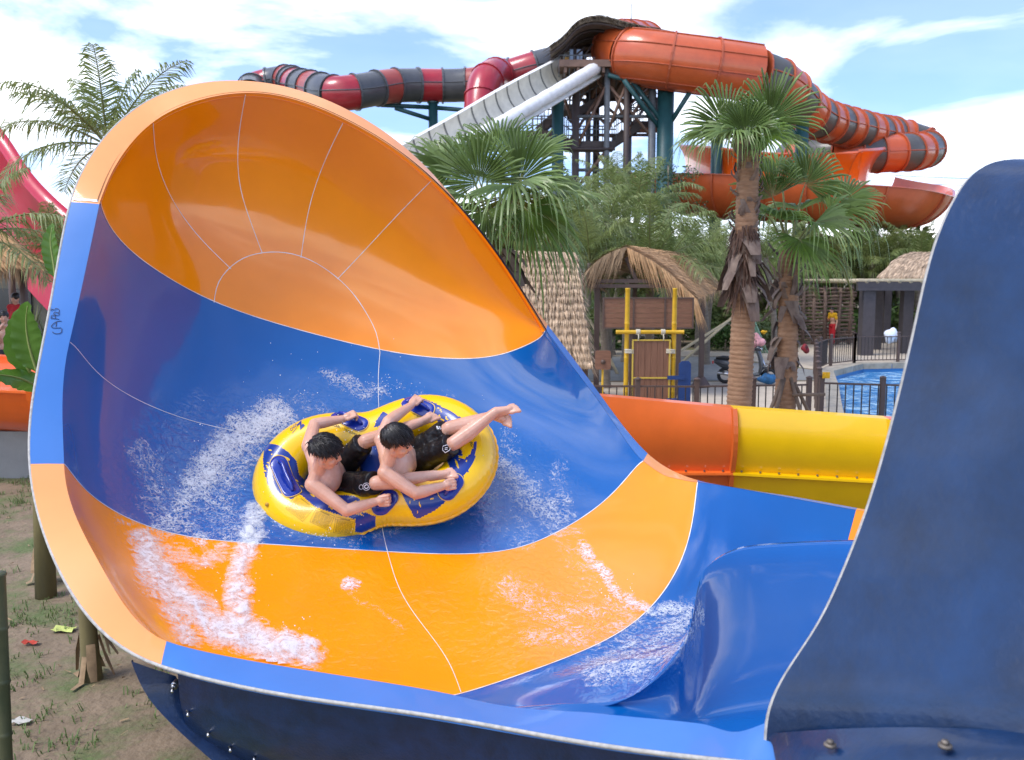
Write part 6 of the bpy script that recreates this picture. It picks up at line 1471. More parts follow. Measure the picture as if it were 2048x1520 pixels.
ts2, sp2 = tube_slide('tube_slide', 'striped grey and orange tube slide winding down to the right', [(1516, 147, 48), (1545, 157, 48.4), (1575, 178, 49.2), (1605, 212, 50.5), (1645, 240, 52.5), (1700, 255, 55), (1760, 268, 58), (1815, 278, 60.5), (1848, 290, 60.5), (1840, 302, 58.5), (1800, 305, 57), (1740, 308, 56.5), (1680, 310, 56.5), (1630, 312, 57.5), (1580, 318, 60)], 1.12, 25, [GT, OT], ring=.1, rib=4, ringm=OTD)
tube_slide('tube_slide', 'red and charcoal striped tube slide arching across the sky', [(1112, 126, 55), (1085, 132, 54.5), (1036, 147, 54.5), (958, 167, 55), (864, 171, 55), (786, 172, 54), (723, 182, 52.5), (684, 187, 52), (640, 180, 53.5), (590, 168, 57), (550, 165, 60), (520, 172, 60), (500, 190, 58)], .96, 19, [GT2, RT_, GT2, RT2], ring=.09, rib=3, ringm=GT2)
tube_slide('tube_slide', 'short bright red elbow tube dropping beside the white chute', [(1024, 196, 57), (1020, 168, 56), (1004, 153, 54.5), (985, 153, 52.5), (970, 168, 51.5), (964, 195, 51), (961, 240, 50.5)], .95, 6, [RT_], ring=.06, ringm=RT_)
# shark fin on the orange tube
# open orange spiral below
tA = [P(1300, 338, 60), P(1352, 342, 54.5), P(1440, 348, 51.5), P(1540, 354, 50), P(1650, 358, 48.5), P(1740, 362, 47.5), P(1800, 366, 49), P(1822, 362, 53), P(1800, 352, 57.5), P(1740, 345, 60)]
trough('open_slide', 'open bright orange trough slide looping round at the right', tA, 2.35, [OT], 13, a0=-122, a1=92, ringm=OTD, inm=[OIN], lip=.1, bank=lambda k: -6-16*max(0, math.sin(math.pi*min(1, max(0, (k-.45)/.55)))))
# white chute
WCH = mat('chute_white', (.78, .77, .74), .5, var=.12, scale=3); WCI = mat('chute_cream', (.62, .59, .5), .5, var=.15, scale=2)
trough('chute_slide', 'long straight cream and white chute running down from the tower', [P(1182, 112, 50), P(1100, 158, 47.5), P(1000, 214, 44.5), P(880, 282, 42), P(800, 328, 40.5)], .1*12, [WCH], 15, a0=-48, a1=112, rib_in=.03, ringm=mat('chute_rib', (.2, .2, .19), .5), inm=[WCI], lip=.14)
cr_ = smooth_path([P(1194, 134, 48.7), P(1106, 187, 46.2), P(1004, 246, 43.2), P(884, 314, 40.8), P(804, 361, 39.4)], 40)
mb = MB(); mb.tube(cr_, [.34+.014*math.sin(i*1.7) for i in range(40)], 12); o = mb.build('fabric_roll', WCH, None, smooth=True); tag(o, 'thick white padded roll along the near side of the cream chute', 'slide padding')
# ---- columns with brackets
def column(px, ytop, Y, r_, arms, label):
    x = P(px, ytop, Y).x; zt_ = P(px, ytop, Y).z; t = thing('support_column', label, 'column', (x, Y, 0), group='dark green slide columns'); o_ = Vector((x, Y, 0))
    mb = MB(); mb.tube([(0, 0, 0), (0, 0, zt_)], r_, 18); mb.build('shaft', TEAL, t, smooth=True)
    mb = MB(); mb.tube([(0, 0, zt_-.02), (0, 0, zt_+.06)], r_*1.25, 18); mb.build('cap_plate', TEAL, t)
    mb = MB(); mb.tube([(0, 0, 0), (0, 0, .05)], r_*1.6, 18); mb.build('base_plate', TEAL, t)
    for (ax, ay, aY, bx, by, bY) in arms: mb = MB(); mb.tube([P(ax, ay, aY)-o_, P(bx, by, bY)-o_], .13, 8); mb.build('bracket', TEAL, t, smooth=True)
column(866, 206, 55, .28, [(866, 215, 55, 762, 210, 54), (866, 240, 55, 790, 216, 54), (866, 215, 55, 950, 222, 54.5)], 'dark green column under the red striped tube')
column(1031, 236, 52, .27, [(1031, 244, 52, 1005, 240, 50)], 'dark green column half hidden by the bushy fan palm')
column(1116, 182, 48, .31, [(1116, 190, 48, 1105, 178, 48)], 'dark green column beside the white chute and the stairs')
column(1332, 170, 49, .44, [(1332, 178, 49, 1216, 150, 48.5), (1332, 255, 49, 1262, 158, 48.5), (1318, 255, 49, 1248, 160, 48), (1332, 178, 49, 1385, 182, 48), (1338, 250, 49, 1380, 184, 48)], 'thickest dark green column under the fat orange tube')
column(1606, 212, 50, .35, [(1606, 220, 50, 1560, 214, 50), (1606, 285, 50, 1560, 235, 50), (1606, 225, 50, 1635, 250, 52)], 'dark green column under the striped orange tube at right')
column(1434, 280, 54, .34, [], 'dark green column seen behind the tall fan palm crown')
# ---- tower
Yt = 52.0
tw = thing('slide_tower', 'tall steel stair tower with platforms under a curved straw roof', 'tower', (P(1230, 500, Yt).x, Yt, 0)); po = Vector(tw.location)
def T_(x, y, Y=Yt): return P(x, y, Y)-po
plat_z = P(1230, 158, Yt).z
mb = MB(); a_, c_ = T_(1118, 160, 48.5), T_(1345, 160, 48.5); mb.box(((a_.x+c_.x)/2, 0, plat_z), (c_.x-a_.x, 7.5, .35)); mb.build('platform', RUST, tw)
for k in range(9): x = a_.x+(c_.x-a_.x)*(k+.5)/9; mb = MB(); mb.box((x, 0, plat_z-.32), (.14, 7.3, .26)); mb.build('joist', RUST, tw)
cols_ = [(1151, 49), (1213, 48.8), (1252, 48.6), (1303, 49), (1152, 55.2), (1176, 55), (1192, 55.5), (1258, 55), (1306, 55.4)]
for i, (px, Y) in enumerate(cols_):
    x = P(px, 300, Y).x-po.x; mb = MB(); mb.tube([(x, Y-po.y, 0), (x, Y-po.y, plat_z)], .16 if i % 3 else .2, 10); mb.build('tower_post', (DKB, STG)[i % 2], tw, smooth=True)
for (A_, B_) in (((1151, 380, 49), (1213, 300, 48.8)), ((1151, 300, 49), (1213, 170, 48.8)), ((1213, 165, 48.8), (1300, 270, 49)), ((1130, 295, 50), (1210, 175, 50)), ((1190, 152, 50), (1212, 190, 50)), ((1252, 170, 48.6), (1216, 262, 48.8)), ((1213, 250, 48.8), (1165, 200, 52)), ((1213, 255, 48.8), (1300, 170, 52)), ((1130, 200, 50), (1160, 290, 52)), ((1160, 370, 52), (1245, 260, 52)), ((1185, 290, 52), (1245, 385, 52)), ((1200, 270, 50), (1250, 275, 50)), ((1252, 265, 49), (1290, 215, 52)), ((1225, 175, 49), (1260, 270, 49)), ((1175, 180, 55), (1255, 250, 55)), ((1300, 175, 49), (1252, 250, 49))):
    mb = MB(); mb.tube([T_(*A_), T_(*B_)], .085, 6); mb.build('brace', RUST, tw, smooth=True)
for (x0, x1, y, Y) in ((1151, 1303, 233, 48.9), (1151, 1303, 200, 55.2), (1151, 1260, 340, 49), (1120, 1230, 298, 48.7), (1152, 1306, 270, 55.2)): mb = MB(); mb.tube([T_(x0, y, Y), T_(x1, y, Y)], .09, 6); mb.build('tie_beam', (DKB, STG)[x0 % 2], tw, smooth=True)
def railing(A_, B_, h=1.1, n=8):
    for z in (h, h*.55): mb = MB(); mb.tube([A_+Vector((0, 0, z)), B_+Vector((0, 0, z))], .035, 5); mb.build('handrail', STG, tw, smooth=True)
    for k in range(n+1): p = A_.lerp(B_, k/n); mb = MB(); mb.tube([p, p+Vector((0, 0, h))], .025, 5); mb.build('baluster', STG, tw, smooth=True)
def landing(x0, x1, y, Y, dep=2.0):
    A_, B_ = T_(x0, y, Y), T_(x1, y, Y); mb = MB(); mb.box(((A_.x+B_.x)/2, A_.y+dep/2, A_.z), (B_.x-A_.x, dep, .32)); mb.build('landing', DKB, tw); up = Vector((0, 0, .16)); railing(A_+up, B_+up, n=max(3, int((B_.x-A_.x)/.45))); railing(A_+up+Vector((0, dep, 0)), B_+up+Vector((0, dep, 0)), n=max(3, int((B_.x-A_.x)/.45)))
def flight(x0, y0, x1, y1, Y, wd=1.3, n=11):
    A_, B_ = T_(x0, y0, Y), T_(x1, y1, Y)
    for dy in (0, wd): mb = MB(); mb.bar(A_+Vector((0, dy, 0)), B_+Vector((0, dy, 0)), .08, .42); mb.build('stringer', DKB, tw)
    for k in range(n): p = A_.lerp(B_, (k+.5)/n); mb = MB(); mb.box((p.x, p.y+wd/2, p.z+.1), (abs(B_.x-A_.x)/n*.95, wd, .05)); mb.build('stair_tread', DKB, tw)
    railing(A_+Vector((0, 0, .2)), B_+Vector((0, 0, .2)), n=7)
landing(1046, 1106, 267, 49.5); landing(1133, 1232, 288, 49.2); landing(1128, 1160, 214, 51); landing(1262, 1330, 248, 51); landing(1290, 1330, 200, 53)
flight(1075, 262, 1125, 218, 49.6); flight(1228, 284, 1282, 248, 49.6); flight(1140, 232, 1232, 182, 51); flight(1160, 300, 1106, 266, 52.5)
railing(T_(1118, 154, 48.6), T_(1180, 154, 48.6), 1.1, 6); railing(T_(1104, 140, 52), T_(1160, 140, 52), 1.1, 5)
mb = MB(); q = T_(1152, 118, 50); mb.box((q.x, q.y, q.z), (.7, .05, 1.0)); mb.build('glass_screen', mat('screen_glass', (.35, .45, .6), .1), tw)
mb = MB(); q = T_(1122, 124, 50.5); mb.box((q.x, q.y, q.z), (.9, .6, .35)); mb.build('yellow_raft_rest', mat('raft_yellow', (.7, .35, .02), .4), tw)
for (px, py, Y) in ((1122, 92, 50), (1150, 95, 50), (1170, 95, 54), (1300, 80, 52), (1340, 90, 54)):
    a_ = T_(px, py, Y); mb = MB(); mb.tube([Vector((a_.x, a_.y, plat_z)), a_], .1, 8); mb.build('roof_post', DKB, tw, smooth=True)
for (A_, B_) in (((1122, 110, 50), (1105, 94, 50)), ((1122, 110, 50), (1140, 92, 50)), ((1150, 112, 50), (1170, 95, 50)), ((1165, 118, 50), (1185, 88, 50))): mb = MB(); mb.tube([T_(*A_), T_(*B_)], .06, 6); mb.build('roof_strut', DKB, tw, smooth=True)
prof = smooth_path([Vector((x, 0, y)) for x, y in ((1100, 97), (1128, 76), (1152, 50), (1180, 38), (1215, 40), (1262, 52), (1310, 62), (1372, 74))], 30)
def roofS(dY, lift=0):
    return [P(q.x, q.z, 48)-po+Vector((dY*.5, dY*7.5, lift)) for q in prof]
TH2 = mat('thatch_weathered', (.17, .13, .095), .95, col2=(.26, .21, .155), scale=2, var=.2, island=.3)
mb = MB(); rows = [roofS(s, .16) for s in np.linspace(0, 1, 8)]; mb.grid(rows); rows2 = [roofS(s, -.12) for s in np.linspace(0, 1, 8)]; mb.grid(rows2); mb.grid([rows[0], rows2[0]]); mb.grid([rows[-1], rows2[-1]])
rd = random.Random(44)
for k in range(1600):
    i = rd.randrange(0, 28); s = rd.random(); r0_ = roofS(s, .14) if k % 1 else None
    a_ = P(prof[i].x, prof[i].z, 48)-po+Vector((s*.5, s*7.5, 0)); b_ = P(prof[i+1].x, prof[i+1].z, 48)-po+Vector((s*.5, s*7.5, 0)); p = a_.lerp(b_, rd.random())+Vector((0, 0, .18)); d = (b_-a_).normalized()*(-1 if i < 8 else 1)
    if rd.random() < .3: p = prof and (P(prof[i].x, prof[i].z, 48)-po).lerp(P(prof[i+1].x, prof[i+1].z, 48)-po, rd.random())+Vector((0, -.05, .1)); tip = p+Vector((rd.uniform(-.15, .15), -.1, -.5*rd.random()))
    else: tip = p+d*.7+Vector((0, rd.uniform(-.2, .2), -.05))
    mb.add([p+Vector((0, -.06, 0)), p+Vector((0, .06, 0)), tip], [(0, 1, 2)])
mb.build('straw_roof', TH2, tw)
for s in (.02, .2, .4, .6, .8): mb = MB(); mb.tube(roofS(s, -.2), .07, 6); mb.build('roof_rib', DKB, tw, smooth=True)
a_ = T_(1262, 52, 52); mb = MB(); mb.tube([a_, a_+Vector((0, 0, 1.2))], .025, 6); mb.build('lightning_rod', STG, tw, smooth=True)
# power lines
for k, (y0, y1) in enumerate(((352, 356), (366, 370), (378, 381))):
    pl = [P(1790, y0-1, 90), P(1900, y1, 84), P(2060, y1+2, 78), P(2300, y1-4, 74)]; mb = MB(); mb.tube(smooth_path(pl, 14), .03, 5); o = mb.build('power_line', STG, None, smooth=True); tag(o, ('highest', 'middle', 'lowest')[k]+' of the three thin power lines at the right', 'wire', 'power lines')
# ================================================================== orange and yellow slide behind the bowl
MO = mat('wall_orange', (.75, .14, .02), .36, var=.08, scale=2, coat=.3); MY = mat('wall_yellow', (.85, .5, .0), .36, var=.06, scale=2, coat=.3)
oy = thing('open_slide', 'low orange and yellow slide wall running behind the blue channel', 'water slide', (2.4, 10.3, 0)); po = Vector(oy.location)
tops = [P(1080, 783, 10.9), P(1180, 790, 10.55), P(1467, 816, 9.9), P(1778, 838, 9.35), P(2150, 866, 8.8)]
bots = [P(1080, 940, 10.9), P(1180, 945, 10.55), P(1467, 945, 9.9), P(1778, 962, 9.35), P(2150, 986, 8.8)]
for k in range(4):
    m = (MO, MO, MY, MO)[k]; A_, B_ = tops[k], tops[k+1]; C_, D_ = bots[k+1], bots[k]; rows = []; rows2 = []
    for s in np.linspace(0, 1, 9): bow = -.06*math.sin(math.pi*s); rows.append([A_.lerp(B_, u).lerp(D_.lerp(C_, u), s)-po+Vector((0, bow+.1*s*s, 0)) for u in np.linspace(0, 1, 7)])
    mb = MB(); mb.grid(rows); mb.grid([[q+Vector((0, .04, 0)) for q in r_] for r_ in rows]); mb.grid([rows[0], [q+Vector((0, .16, .01)) for q in rows[0]]]); mb.build('side_wall', m, oy, smooth=True).data.set_sharp_from_angle(angle=R(35))
    low = rows[-1]; mb = MB(); mb.grid([low, [q+Vector((0, -.09, -.01)) for q in low], [q+Vector((0, -.09, -.035)) for q in low], [q+Vector((0, 0, -.04)) for q in low]]); mb.build('seam_flange', m, oy)
    mb = MB(); rr = [[q+Vector((0, .03+.35*s**1.6, -.035-.62*s)) for q in low] for s in np.linspace(0, 1, 7)]; mb.grid(rr); mb.build('lower_wall', m, oy, smooth=True)
    mb = MB(); rr = [[Vector((q.x, q.y+1.3+.35*math.cos(s*1.5), max(.2-po.z, q.z-.5+.9*s))) for q in low] for s in np.linspace(0, 1, 5)]; mb.grid(rr); mb.build('far_wall', m, oy, smooth=True)
    mb = MB(); mb.grid([[q+Vector((0, .38, -.66)) for q in low], [Vector((q.x, q.y+1.65, q.z-.5)) for q in low]]); mb.build('slide_floor', m, oy, smooth=True)
    if k:
        col_ = [r_[0] for r_ in rows]+[q_[0] for q_ in [[low[0]+Vector((0, .03+.35*s**1.6, -.035-.62*s))] for s in np.linspace(0, 1, 7)]]; mb = MB(); mb.grid([[q+Vector((-.025, .01, 0)) for q in col_], [q+Vector((-.025, -.07, 0)) for q in col_], [q+Vector((.025, -.07, 0)) for q in col_], [q+Vector((.025, .01, 0)) for q in col_]]); mb.build('upright_flange', (MO, MO, MO, MY)[k], oy)
    for j in range(8):
        u = (j+.5)/8; q = low[0].lerp(low[-1], u)+Vector((0, -.055, .002)); mb = MB(); mb.tube([q, q+Vector((0, 0, .018))], .014, 6); mb.build('bolt', STEEL, oy)
for x, y in ((1.2, 11.2), (3.2, 10.8)): mb = MB(); mb.tube([(x-po.x, y-po.y, 0), (x-po.x, y-po.y, .35)], .12, 12); mb.build('support_post', STUB, oy, smooth=True)
# left orange slide on its grey plinth
OL = mat('slide_orange_left', (.85, .13, .008), .3, var=.05, coat=.5)
trough('open_slide', 'bright orange slide trough at the left edge above a grey wall', [Vector((-16, 14.4, 1.95)), Vector((-11, 14.1, 1.75)), Vector((-7.2, 13.8, 1.62)), Vector((-4.5, 13.6, 1.5))], .92, [OL], 5, a0=-95, a1=80, inm=[OL], lip=.1, base=(-9, 14, 0))
mb = MB(); mb.box((-10, 13.7, .36), (13, .5, .72)); o = mb.build('grey_plinth', mat('plinth_grey', (.26, .26, .25), .9, var=.12, scale=2, bump=.3, bscale=40)); tag(o, 'low grey concrete wall under the left orange slide', 'wall')
# ================================================================== left edge: hut, red slide, people
REDS = mat('slide_red', (.5, .008, .035), .3, var=.08, scale=1, coat=.25); REDB = mat('slide_red_rim', (.55, .012, .04), .3, coat=.4)
rs_ = thing('wave_slide', 'glossy crimson wave wall slide behind the left straw roof', 'water slide', (-12, 25, 0)); po = Vector(rs_.location)
edge = smooth_path([P(-160, 150, 26), P(-60, 232, 25.5), P(0, 300, 25), P(40, 362, 24.6), P(85, 412, 24.3), P(128, 450, 24), P(190, 490, 23.8)], 30)
rows = []
for s in np.linspace(0, 1, 12): rows.append([q-po+Vector((-.5*s-1.2*math.sin(s*1.5)*.3, 2.6*math.sin(s*1.4)*(1-.45*s), -2.7*s)) for q in edge])
mb = MB(); mb.grid(rows); mb.build('wall_panel', REDS, rs_, smooth=True)
mb = MB(); mb.grid([[q-po for q in edge], [q-po+Vector((.28, -.06, .3)) for q in edge], [q-po+Vector((.3, -.02, .26)) for q in edge]]); mb.build('rim', REDB, rs_, smooth=True)
for x in (-13.5, -11.5): mb = MB(); mb.tube([(x-po.x, .6, 0), (x-po.x, .6, 1.2)], .14, 10); mb.build('support_post', STUB, rs_, smooth=True)
DECK = mat('deck', (.3, .26, .2), .8, var=.15)
dk = thing('raised_deck', 'raised deck under the left straw hut', 'deck', (-13, 20, 0)); mb = MB(); mb.box((0, 2.2, .5), (11, 7.5, 1.0)); mb.build('deck_block', DECK, dk); mb = MB(); mb.box((0, -1.58, 1.02), (11.06, .12, .06)); mb.build('edge_board', WOODP, dk)
lh = thing('thatched_hut', 'straw roofed open hut at the left edge above the orange slide', 'hut', (-13.2, 20.5, 1.0)); po = Vector(lh.location)
A1, B1 = P(-330, 380, 20.5), P(-130, 386, 20.5); C1, D1 = P(96, 538, 18.2), P(-420, 530, 18.2); E1 = P(80, 532, 23.5)
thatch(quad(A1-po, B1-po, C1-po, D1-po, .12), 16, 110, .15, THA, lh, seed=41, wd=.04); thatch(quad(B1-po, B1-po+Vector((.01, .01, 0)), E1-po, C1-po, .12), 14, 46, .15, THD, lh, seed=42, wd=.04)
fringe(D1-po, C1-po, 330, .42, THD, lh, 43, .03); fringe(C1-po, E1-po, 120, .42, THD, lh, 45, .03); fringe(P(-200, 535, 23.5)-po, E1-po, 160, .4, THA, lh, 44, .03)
for (px, Y, py) in ((42, 18.9, 497), (-150, 18.9, 497), (20, 23, 510)):
    q = P(px, py, Y)-po; mb = MB(); mb.tube([(q.x, q.y, 0), (q.x, q.y, q.z)], .085, 10); mb.build('post', BRN, lh, smooth=True)
for (A_, B_) in (((-300, 512, 18.8), (80, 534, 18.5)), ((-200, 505, 20), (60, 515, 20.5)), ((42, 502, 18.9), (85, 535, 23)), ((-300, 500, 21.5), (70, 520, 22)), ((42, 498, 18.9), (-60, 440, 20.4))): mb = MB(); mb.bar(P(*A_)-po, P(*B_)-po, .07, .1); mb.build('beam', BRN, lh)
# dim building behind the hut
bd = thing('service_building', 'dark grey green service building behind the left hut', 'building', (-17, 27.5, 0)); mb = MB(); mb.box((0, 0, 1.7), (12, 2.5, 3.4)); mb.build('wall', mat('wall_olive', (.11, .11, .085), .8, var=.15), bd)
for k in range(4): mb = MB(); mb.box((-3+k*2.6, -1.27, 2.3), (1.7, .06, .9)); wdw = mb.build('window', mat('dark_glass', (.02, .025, .03), .15), bd); mb = MB(); mb.box((-3+k*2.6, -1.31, 1.83), (1.8, .1, .06)); f_ = mb.build('sill', STG, bd); f_.parent = wdw
# reed plants by the hut
for i, (px, py, Y, lb) in enumerate(((90, 600, 20, 'clump of pale reeds beside the left hut post'), (62, 610, 21.5, 'taller pale reed clump behind the person in red'))):
    rd = random.Random(60+i); q = P(px, py, Y); t = thing('reed_clump', lb, 'plant', (q.x, Y, 1.0), group='reeds by the left hut'); mb = MB()
    for k in range(46):
        a_ = rd.uniform(0, 6.28); d = Vector((math.cos(a_), math.sin(a_), 0)); l = rd.uniform(.5, 1.5); w_ = Vector((-d.y, d.x, 0))*rd.uniform(.015, .035); p = d*rd.uniform(0, .15); m_ = p+d*l*.15+Vector((0, 0, l*.7)); tip = p+d*l*.4+Vector((0, 0, l)); mb.add([p-w_, p+w_, m_+w_, m_-w_, tip], [(0, 1, 2, 3), (3, 2, 4)])
    mb.build('blades', leafmat('reed_leaf', (.14, .17, .07), (.26, .28, .13), .2), t)
# ---- standing and sitting figures
def figure(base, hgt, face, label, parts, pose='stand', rz=0, seed=1, skin=SKIN, grp=None, armL=None, armR=None, lean=0.0):
    """parts: dict shirt=(mat, z0, z1), trousers=mat"""
    t = thing('person', label, 'person', base, rz=rz, group=grp); k = hgt/1.7; V = lambda x, y, z: Vector((x*k, y*k, z*k))
    mb = MB(); f_ = lean
    hip = .9; nk = V(.0+f_*.5, 0, 1.42); M_ = frame(Vector((1, 0, -.25)), Vector((.2, 0, 1)))
    mb.ball(V(f_*.3, 0, 1.2), .13*k, 14, 10, (.8, 1.25, 1.3)); mb.ball(V(0, 0, 1.0), .125*k, 14, 10, (.85, 1.15, 1.0)); mb.ball(V(0, 0, .9), .13*k, 14, 10, (.9, 1.2, .9))
    cap(mb, nk, V(f_*.7+.02, 0, 1.52), .05*k, .048*k); head_shapes(mb, V(f_*.8+.04, 0, 1.6), M_, .98*k)
    for s_, arm in ((-1, armL), (1, armR)):
        sh = V(f_*.45, .19*s_, 1.36); cap(mb, nk, sh, .05*k, .055*k)
        el = V(*(arm[0])) if arm else V(f_*.3-.02, .24*s_, 1.08); wr = V(*(arm[1])) if arm else V(.06, .25*s_, .84)
        limb(mb, [sh, el, wr], [.05*k, .04*k, .028*k])
        d = (wr-el).normalized(); cap(mb, wr, wr+d*.07*k, .03*k, .028*k)
        for j in range(4): a0 = wr+d*.08*k+Vector((.012*(j-1.5)*k, 0, 0)); cap(mb, a0, a0+d*.06*k, .009*k, .008*k, 7)
        cap(mb, wr+d*.03*k, wr+d*.07*k+Vector((.04*k, 0, 0)), .011*k, .009*k, 7)
        if pose == 'stand':
            hp = V(0, .09*s_, .88); kn = V(.03*s_+.02, .1*s_, .47); an = V(.05*s_, .11*s_, .09)
        else:
            hp = V(0, .1*s_, .88); kn = V(.4, .13*s_, .95); an = V(.38, .13*s_, .52)
        limb(mb, [hp, kn, an], [.085*k, .058*k, .036*k]); foot(mb, an, an+V(.17, .02*s_, -.05), Vector((0, 0, 1)), k)
    me = remesh(mb, .014*k, 2); me.materials.append(skin); o = bpy.data.objects.new('body', me); link(o, t)
    if 'shirt' in parts:
        m, z0, z1 = parts['shirt']; mb = MB(); mb.ball(V(f_*.3, 0, (z0+z1)/2), .15*k, 14, 10, (.85, 1.28, (z1-z0)/2/.15)); cap(mb, V(f_*.45, -.2, z1-.06), V(f_*.45, .2, z1-.06), .078*k, .078*k)
        for s_, arm in ((-1, armL), (1, armR)): sh = V(f_*.45, .19*s_, 1.36); el = V(*(arm[0])) if arm else V(f_*.3-.02, .24*s_, 1.08); cap(mb, sh, sh.lerp(el, .55), .072*k, .066*k)
        me = remesh(mb, .015*k, 2, 'shirt'); me.materials.append(m); o = bpy.data.objects.new('shirt', me); link(o, t)
    if 'trousers' in parts:
        mb = MB(); mb.ball(V(0, 0, .9), .15*k, 14, 10, (.9, 1.22, .8))
        for s_ in (-1, 1):
            if pose == 'stand': hp = V(0, .09*s_, .88); kn = V(.03*s_+.02, .1*s_, .47); an = V(.05*s_, .11*s_, .12)
            else: hp = V(0, .1*s_, .88); kn = V(.4, .13*s_, .95); an = kn.lerp(hp, .2)
            limb(mb, [hp, kn, an], [.105*k, .085*k, .075*k])
        me = remesh(mb, .015*k, 2, 'trousers'); me.materials.append(parts['trousers']); o = bpy.data.objects.new('trousers', me); link(o, t)
    C_ = V(f_*.8+.04, 0, 1.6)
    mb = MB(); mb.ball(C_+M_ @ Vector((-.02, 0, .035))*k, .1*k, 16, 10, (1.05, .9, .95), M_); mb.v = [tuple(Vector(q)) for q in mb.v]; hm = mb.build('hair', HAIR, t, smooth=True)
    return t
RSH = mat('red_cloth', (.5, .012, .02), .8, var=.15, scale=10); YSH = mat('yellow_cloth', (.75, .4, .01), .8, var=.15, scale=10)
g_ = G(1664, 690); figure((g_.x, g_.y, 0), 1.72, 0, 'man in rolled up yellow shirt and red trousers walking past the log screen', dict(shirt=(YSH, 1.2, 1.47), trousers=RSH), rz=R(200), seed=3, lean=.06, armL=((.08, -.22, 1.12), (.2, -.12, 1.2)), armR=((-.02, .25, 1.1), (.04, .27, .85)))
q = P(34, 600, 19.6); figure((q.x, 19.6, 1.0), 1.7, 0, 'attendant in a red shirt standing by the left hut post', dict(shirt=(RSH, .98, 1.47), trousers=mat('dark_cloth', (.03, .03, .035), .8)), rz=R(250), seed=4)
q = P(8, 640, 17.2); figure((q.x, 17.2, .72), 1.68, 0, 'bare chested man with hands to his face behind the orange slide', dict(trousers=mat('dark_cloth', (.03, .03, .035), .8)), rz=R(300), seed=5, armL=((.12, -.22, 1.15), (.22, -.06, 1.4)), armR=((.16, .2, 1.12), (.24, .05, 1.38)))
# ---- scooter
GRYP = mat('scooter_grey', (.05, .055, .062), .3, coat=.5); BLK = mat('rubber_black', (.015, .015, .016), .6); CHR = mat('chrome', (.6, .6, .6), .2, metal=1)
g_ = G(1494, 768); sc = thing('motor_scooter', 'dark grey motor scooter parked between the two fan palm trunks', 'scooter', (g_.x, g_.y, 0), rz=R(-12))
def wheel(x, r_=.24):
    mb = MB(); mb.tube([(x+(r_-.05)*math.cos(a_), 0, r_+(r_-.05)*math.sin(a_)) for a_ in np.linspace(0, 2*math.pi, 25)[:-1]], .05, 10, closed=True); w_ = mb.build('wheel', BLK, sc, smooth=True)
    mb = MB(); mb.tube([(x, -.03, r_), (x, .03, r_)], r_*.55, 16)
    for k in range(5): a_ = k*1.257; mb.bar((x, 0, r_), (x+math.cos(a_)*(r_-.06), 0, r_+math.sin(a_)*(r_-.06)), .03, .03, (0, 1, 0))
    q = mb.build('rim', CHR, sc); q.parent = w_
wheel(-.62); wheel(.62)
def loft(name, secs, m, n=16):
    mb = MB(); rows = []
    for (c, rx, rz_, ax) in secs: rows.append([Vector((c[0]+(rz_*math.cos(a_) if ax == 'x' else 0), rx*math.sin(a_)+c[1], c[2]+(rz_*math.cos(a_) if ax == 'z' else 0))) for a_ in np.linspace(0, 2*math.pi, n, endpoint=False)])
    mb.grid(rows, close_u=True); k = len(rows); mb.add(rows[0], [tuple(range(n))]); mb.add(rows[-1], [tuple(range(n))]); return mb.build(name, m, sc, smooth=True)
loft('rear_body', [((-.95, 0, .66), .06, .06, 'z'), ((-.75, 0, .6), .13, .13, 'z'), ((-.5, 0, .54), .16, .18, 'z'), ((-.25, 0, .5), .15, .2, 'z'), ((-.1, 0, .42), .13, .16, 'z'), ((.0, 0, .3), .12, .06, 'z')], GRYP)
loft('seat', [((-.9, 0, .74), .06, .03, 'z'), ((-.7, 0, .76), .13, .06, 'z'), ((-.4, 0, .74), .14, .06, 'z'), ((-.15, 0, .74), .12, .07, 'z'), ((-.08, 0, .72), .08, .04, 'z')], BLK)
loft('floorboard', [((-.12, 0, .27), .14, .06, 'z'), ((.15, 0, .26), .15, .04, 'z'), ((.35, 0, .3), .14, .07, 'z')], GRYP)
loft('leg_shield', [((.34, 0, .28), .14, .05, 'x'), ((.38, 0, .5), .2, .06, 'x'), ((.36, 0, .75), .2, .07, 'x'), ((.3, 0, .92), .12, .07, 'x'), ((.26, 0, 1.0), .08, .05, 'x')], GRYP)
loft('front_fender', [((.4, 0, .44), .06, .04, 'z'), ((.55, 0, .53), .08, .05, 'z'), ((.72, 0, .5), .08, .05, 'z'), ((.85, 0, .4), .06, .04, 'z')], GRYP)
loft('handlebar_cover', [((.18, 0, 1.02), .06, .05, 'z'), ((.26, 0, 1.05), .13, .09, 'z'), ((.35, 0, 1.03), .09, .07, 'z')], GRYP)
mb = MB(); mb.tube([(.2, -.34, 1.05), (.25, -.15, 1.04), (.25, .15, 1.04), (.2, .34, 1.05)], .017, 8); mb.build('handlebar', BLK, sc, smooth=True)
mb = MB(); mb.ball((.37, 0, 1.02), .06, 10, 8, (.5, 1, .8)); mb.build('headlight', CHR, sc, smooth=True)
mb = MB(); mb.tube([(.34, 0, .9), (.6, 0, .24)], .03, 8); mb.build('fork', CHR, sc, smooth=True)
for s_ in (-1, 1): mb = MB(); mb.tube([(.22, .26*s_, 1.06), (.2, .3*s_, 1.24)], .008, 6); mb.ball((.2, .31*s_, 1.27), .055, 10, 7, (.3, 1, .7)); mb.build('mirror', BLK, sc, smooth=True)
mb = MB(); mb.box((-.98, 0, .62), (.04, .12, .08)); mb.build('tail_light', mat('tail_red', (.5, .01, .01), .3), sc)
mb = MB(); mb.tube([(-.1, .1, .22), (-.2, .2, .0)], .012, 6); mb.build('side_stand', BLK, sc, smooth=True)
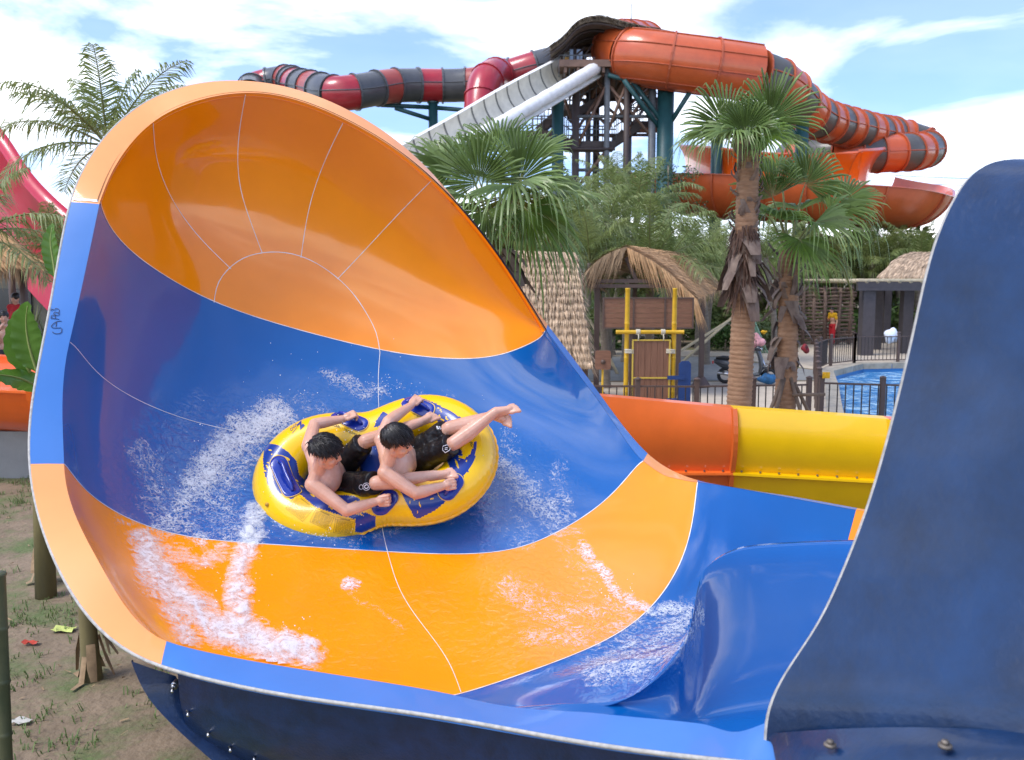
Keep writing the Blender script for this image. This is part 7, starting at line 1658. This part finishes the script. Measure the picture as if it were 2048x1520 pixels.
mb = MB(); mb.tube([(-.3, -.16, .26), (-.85, -.18, .34)], .05, 10); mb.build('exhaust', CHR, sc, smooth=True)
def cloth(name, label, cat, c, r_, m, seed, sq=(1, 1, 1)):
    mb = MB(); mb.ball(c, r_, 18, 12, sq); rd = Vector((seed*3.1, seed*1.7, 0)); mb.v = [tuple(Vector(v_)+(Vector(v_)-Vector(c)).normalized()*r_*.6*noise.noise(Vector(v_)*(1.5/r_*.6)+rd)) for v_ in mb.v]; o = mb.build(name, m, None, smooth=True); return tag(o, label, cat)
q = G(1531, 768); cloth('blue_bag', 'blue duffel bag on the paving at the scooter wheel', 'bag', (q.x, q.y-.3, .17), .2, mat('bag_blue', (.01, .09, .22), .7, var=.5, scale=9), 2, (1.6, .8, .75))
hb = sc.location+Vector((.25, .0, 1.22)); cloth('pink_raincoat', 'pale pink and red raincoat bundle on the scooter handlebar', 'clothing', hb, .2, mat('pink_cloth', (.65, .3, .3), .6, var=.4, scale=8), 5, (.9, .8, 1.25))
q = P(1528, 664, 26.6); o = cloth('yellow_hat', 'small yellow hat resting on the pink bundle', 'hat', q, .09, YSH, 7, (1.1, 1, .6))
q = P(1783, 671, 33.0); cloth('white_shirt', 'white and blue shirt hung over the far fence post', 'clothing', (q.x, 33.0, q.z), .26, mat('white_cloth', (.7, .74, .82), .7, var=.25, scale=5), 4, (1, .7, 1.15))
q = P(1619, 700, 31); cloth('red_backpack', 'red and black backpack by the curved fence', 'bag', (q.x, 31.5, q.z), .16, mat('pack_red', (.4, .015, .03), .7, col2=(.02, .01, .01), scale=4), 6, (1, .8, 1.0))
q = P(1651, 750, 17.8); mb = MB(); mb.box((q.x, 17.76, q.z), (.13, .06, .12)); mb.box((q.x-.04, 17.72, q.z), (.05, .05, .05)); o = mb.build('yellow_tag', YSH); tag(o, 'small yellow box fixed to the fence corner post', 'box')
# green canes
gc = thing('cane_bundle', 'bundle of pale green canes leaning beside the tall fan palm trunk', 'canes', (P(1508, 700, 37).x, 37, 0)); rd = random.Random(5)
for k in range(9): x = -.28+k*.09; mb = MB(); mb.tube([(x+.1, rd.uniform(-.1, .1), 0), (x*.25-.15, .3, P(1500, 625, 37).z+rd.uniform(-.2, .2))], .035, 7); mb.build('cane', mat('green_cane', (.22, .36, .24), .6, var=.2), gc, smooth=True)
# bamboo pole at the lower left, close to the camera
BG = mat('dark_bamboo', (.035, .05, .02), .6, col2=(.1, .1, .045), scale=4, var=.2, stretch=(1, 1, .5)); a_, b_ = P(-2, 1150, 4.6), P(14, 1560, 4.6); d = (b_-a_); a0 = a_-d*.0; foot_ = a_+d*(a_.z/(a_.z-b_.z)); top_ = a_-d*.02; pts = []; rs = []
for k in range(5):
    for f_, rr in ((0, 1), (.9, .97), (.94, 1.14), (.97, 1.0)): pts.append(foot_.lerp(top_, (k+f_)/5)); rs.append(.034*rr)
mb = MB(); mb.tube(pts, rs, 12); o = mb.build('bamboo_stake', BG, None, smooth=True); tag(o, 'dark green bamboo stake at the lower left corner', 'stake')
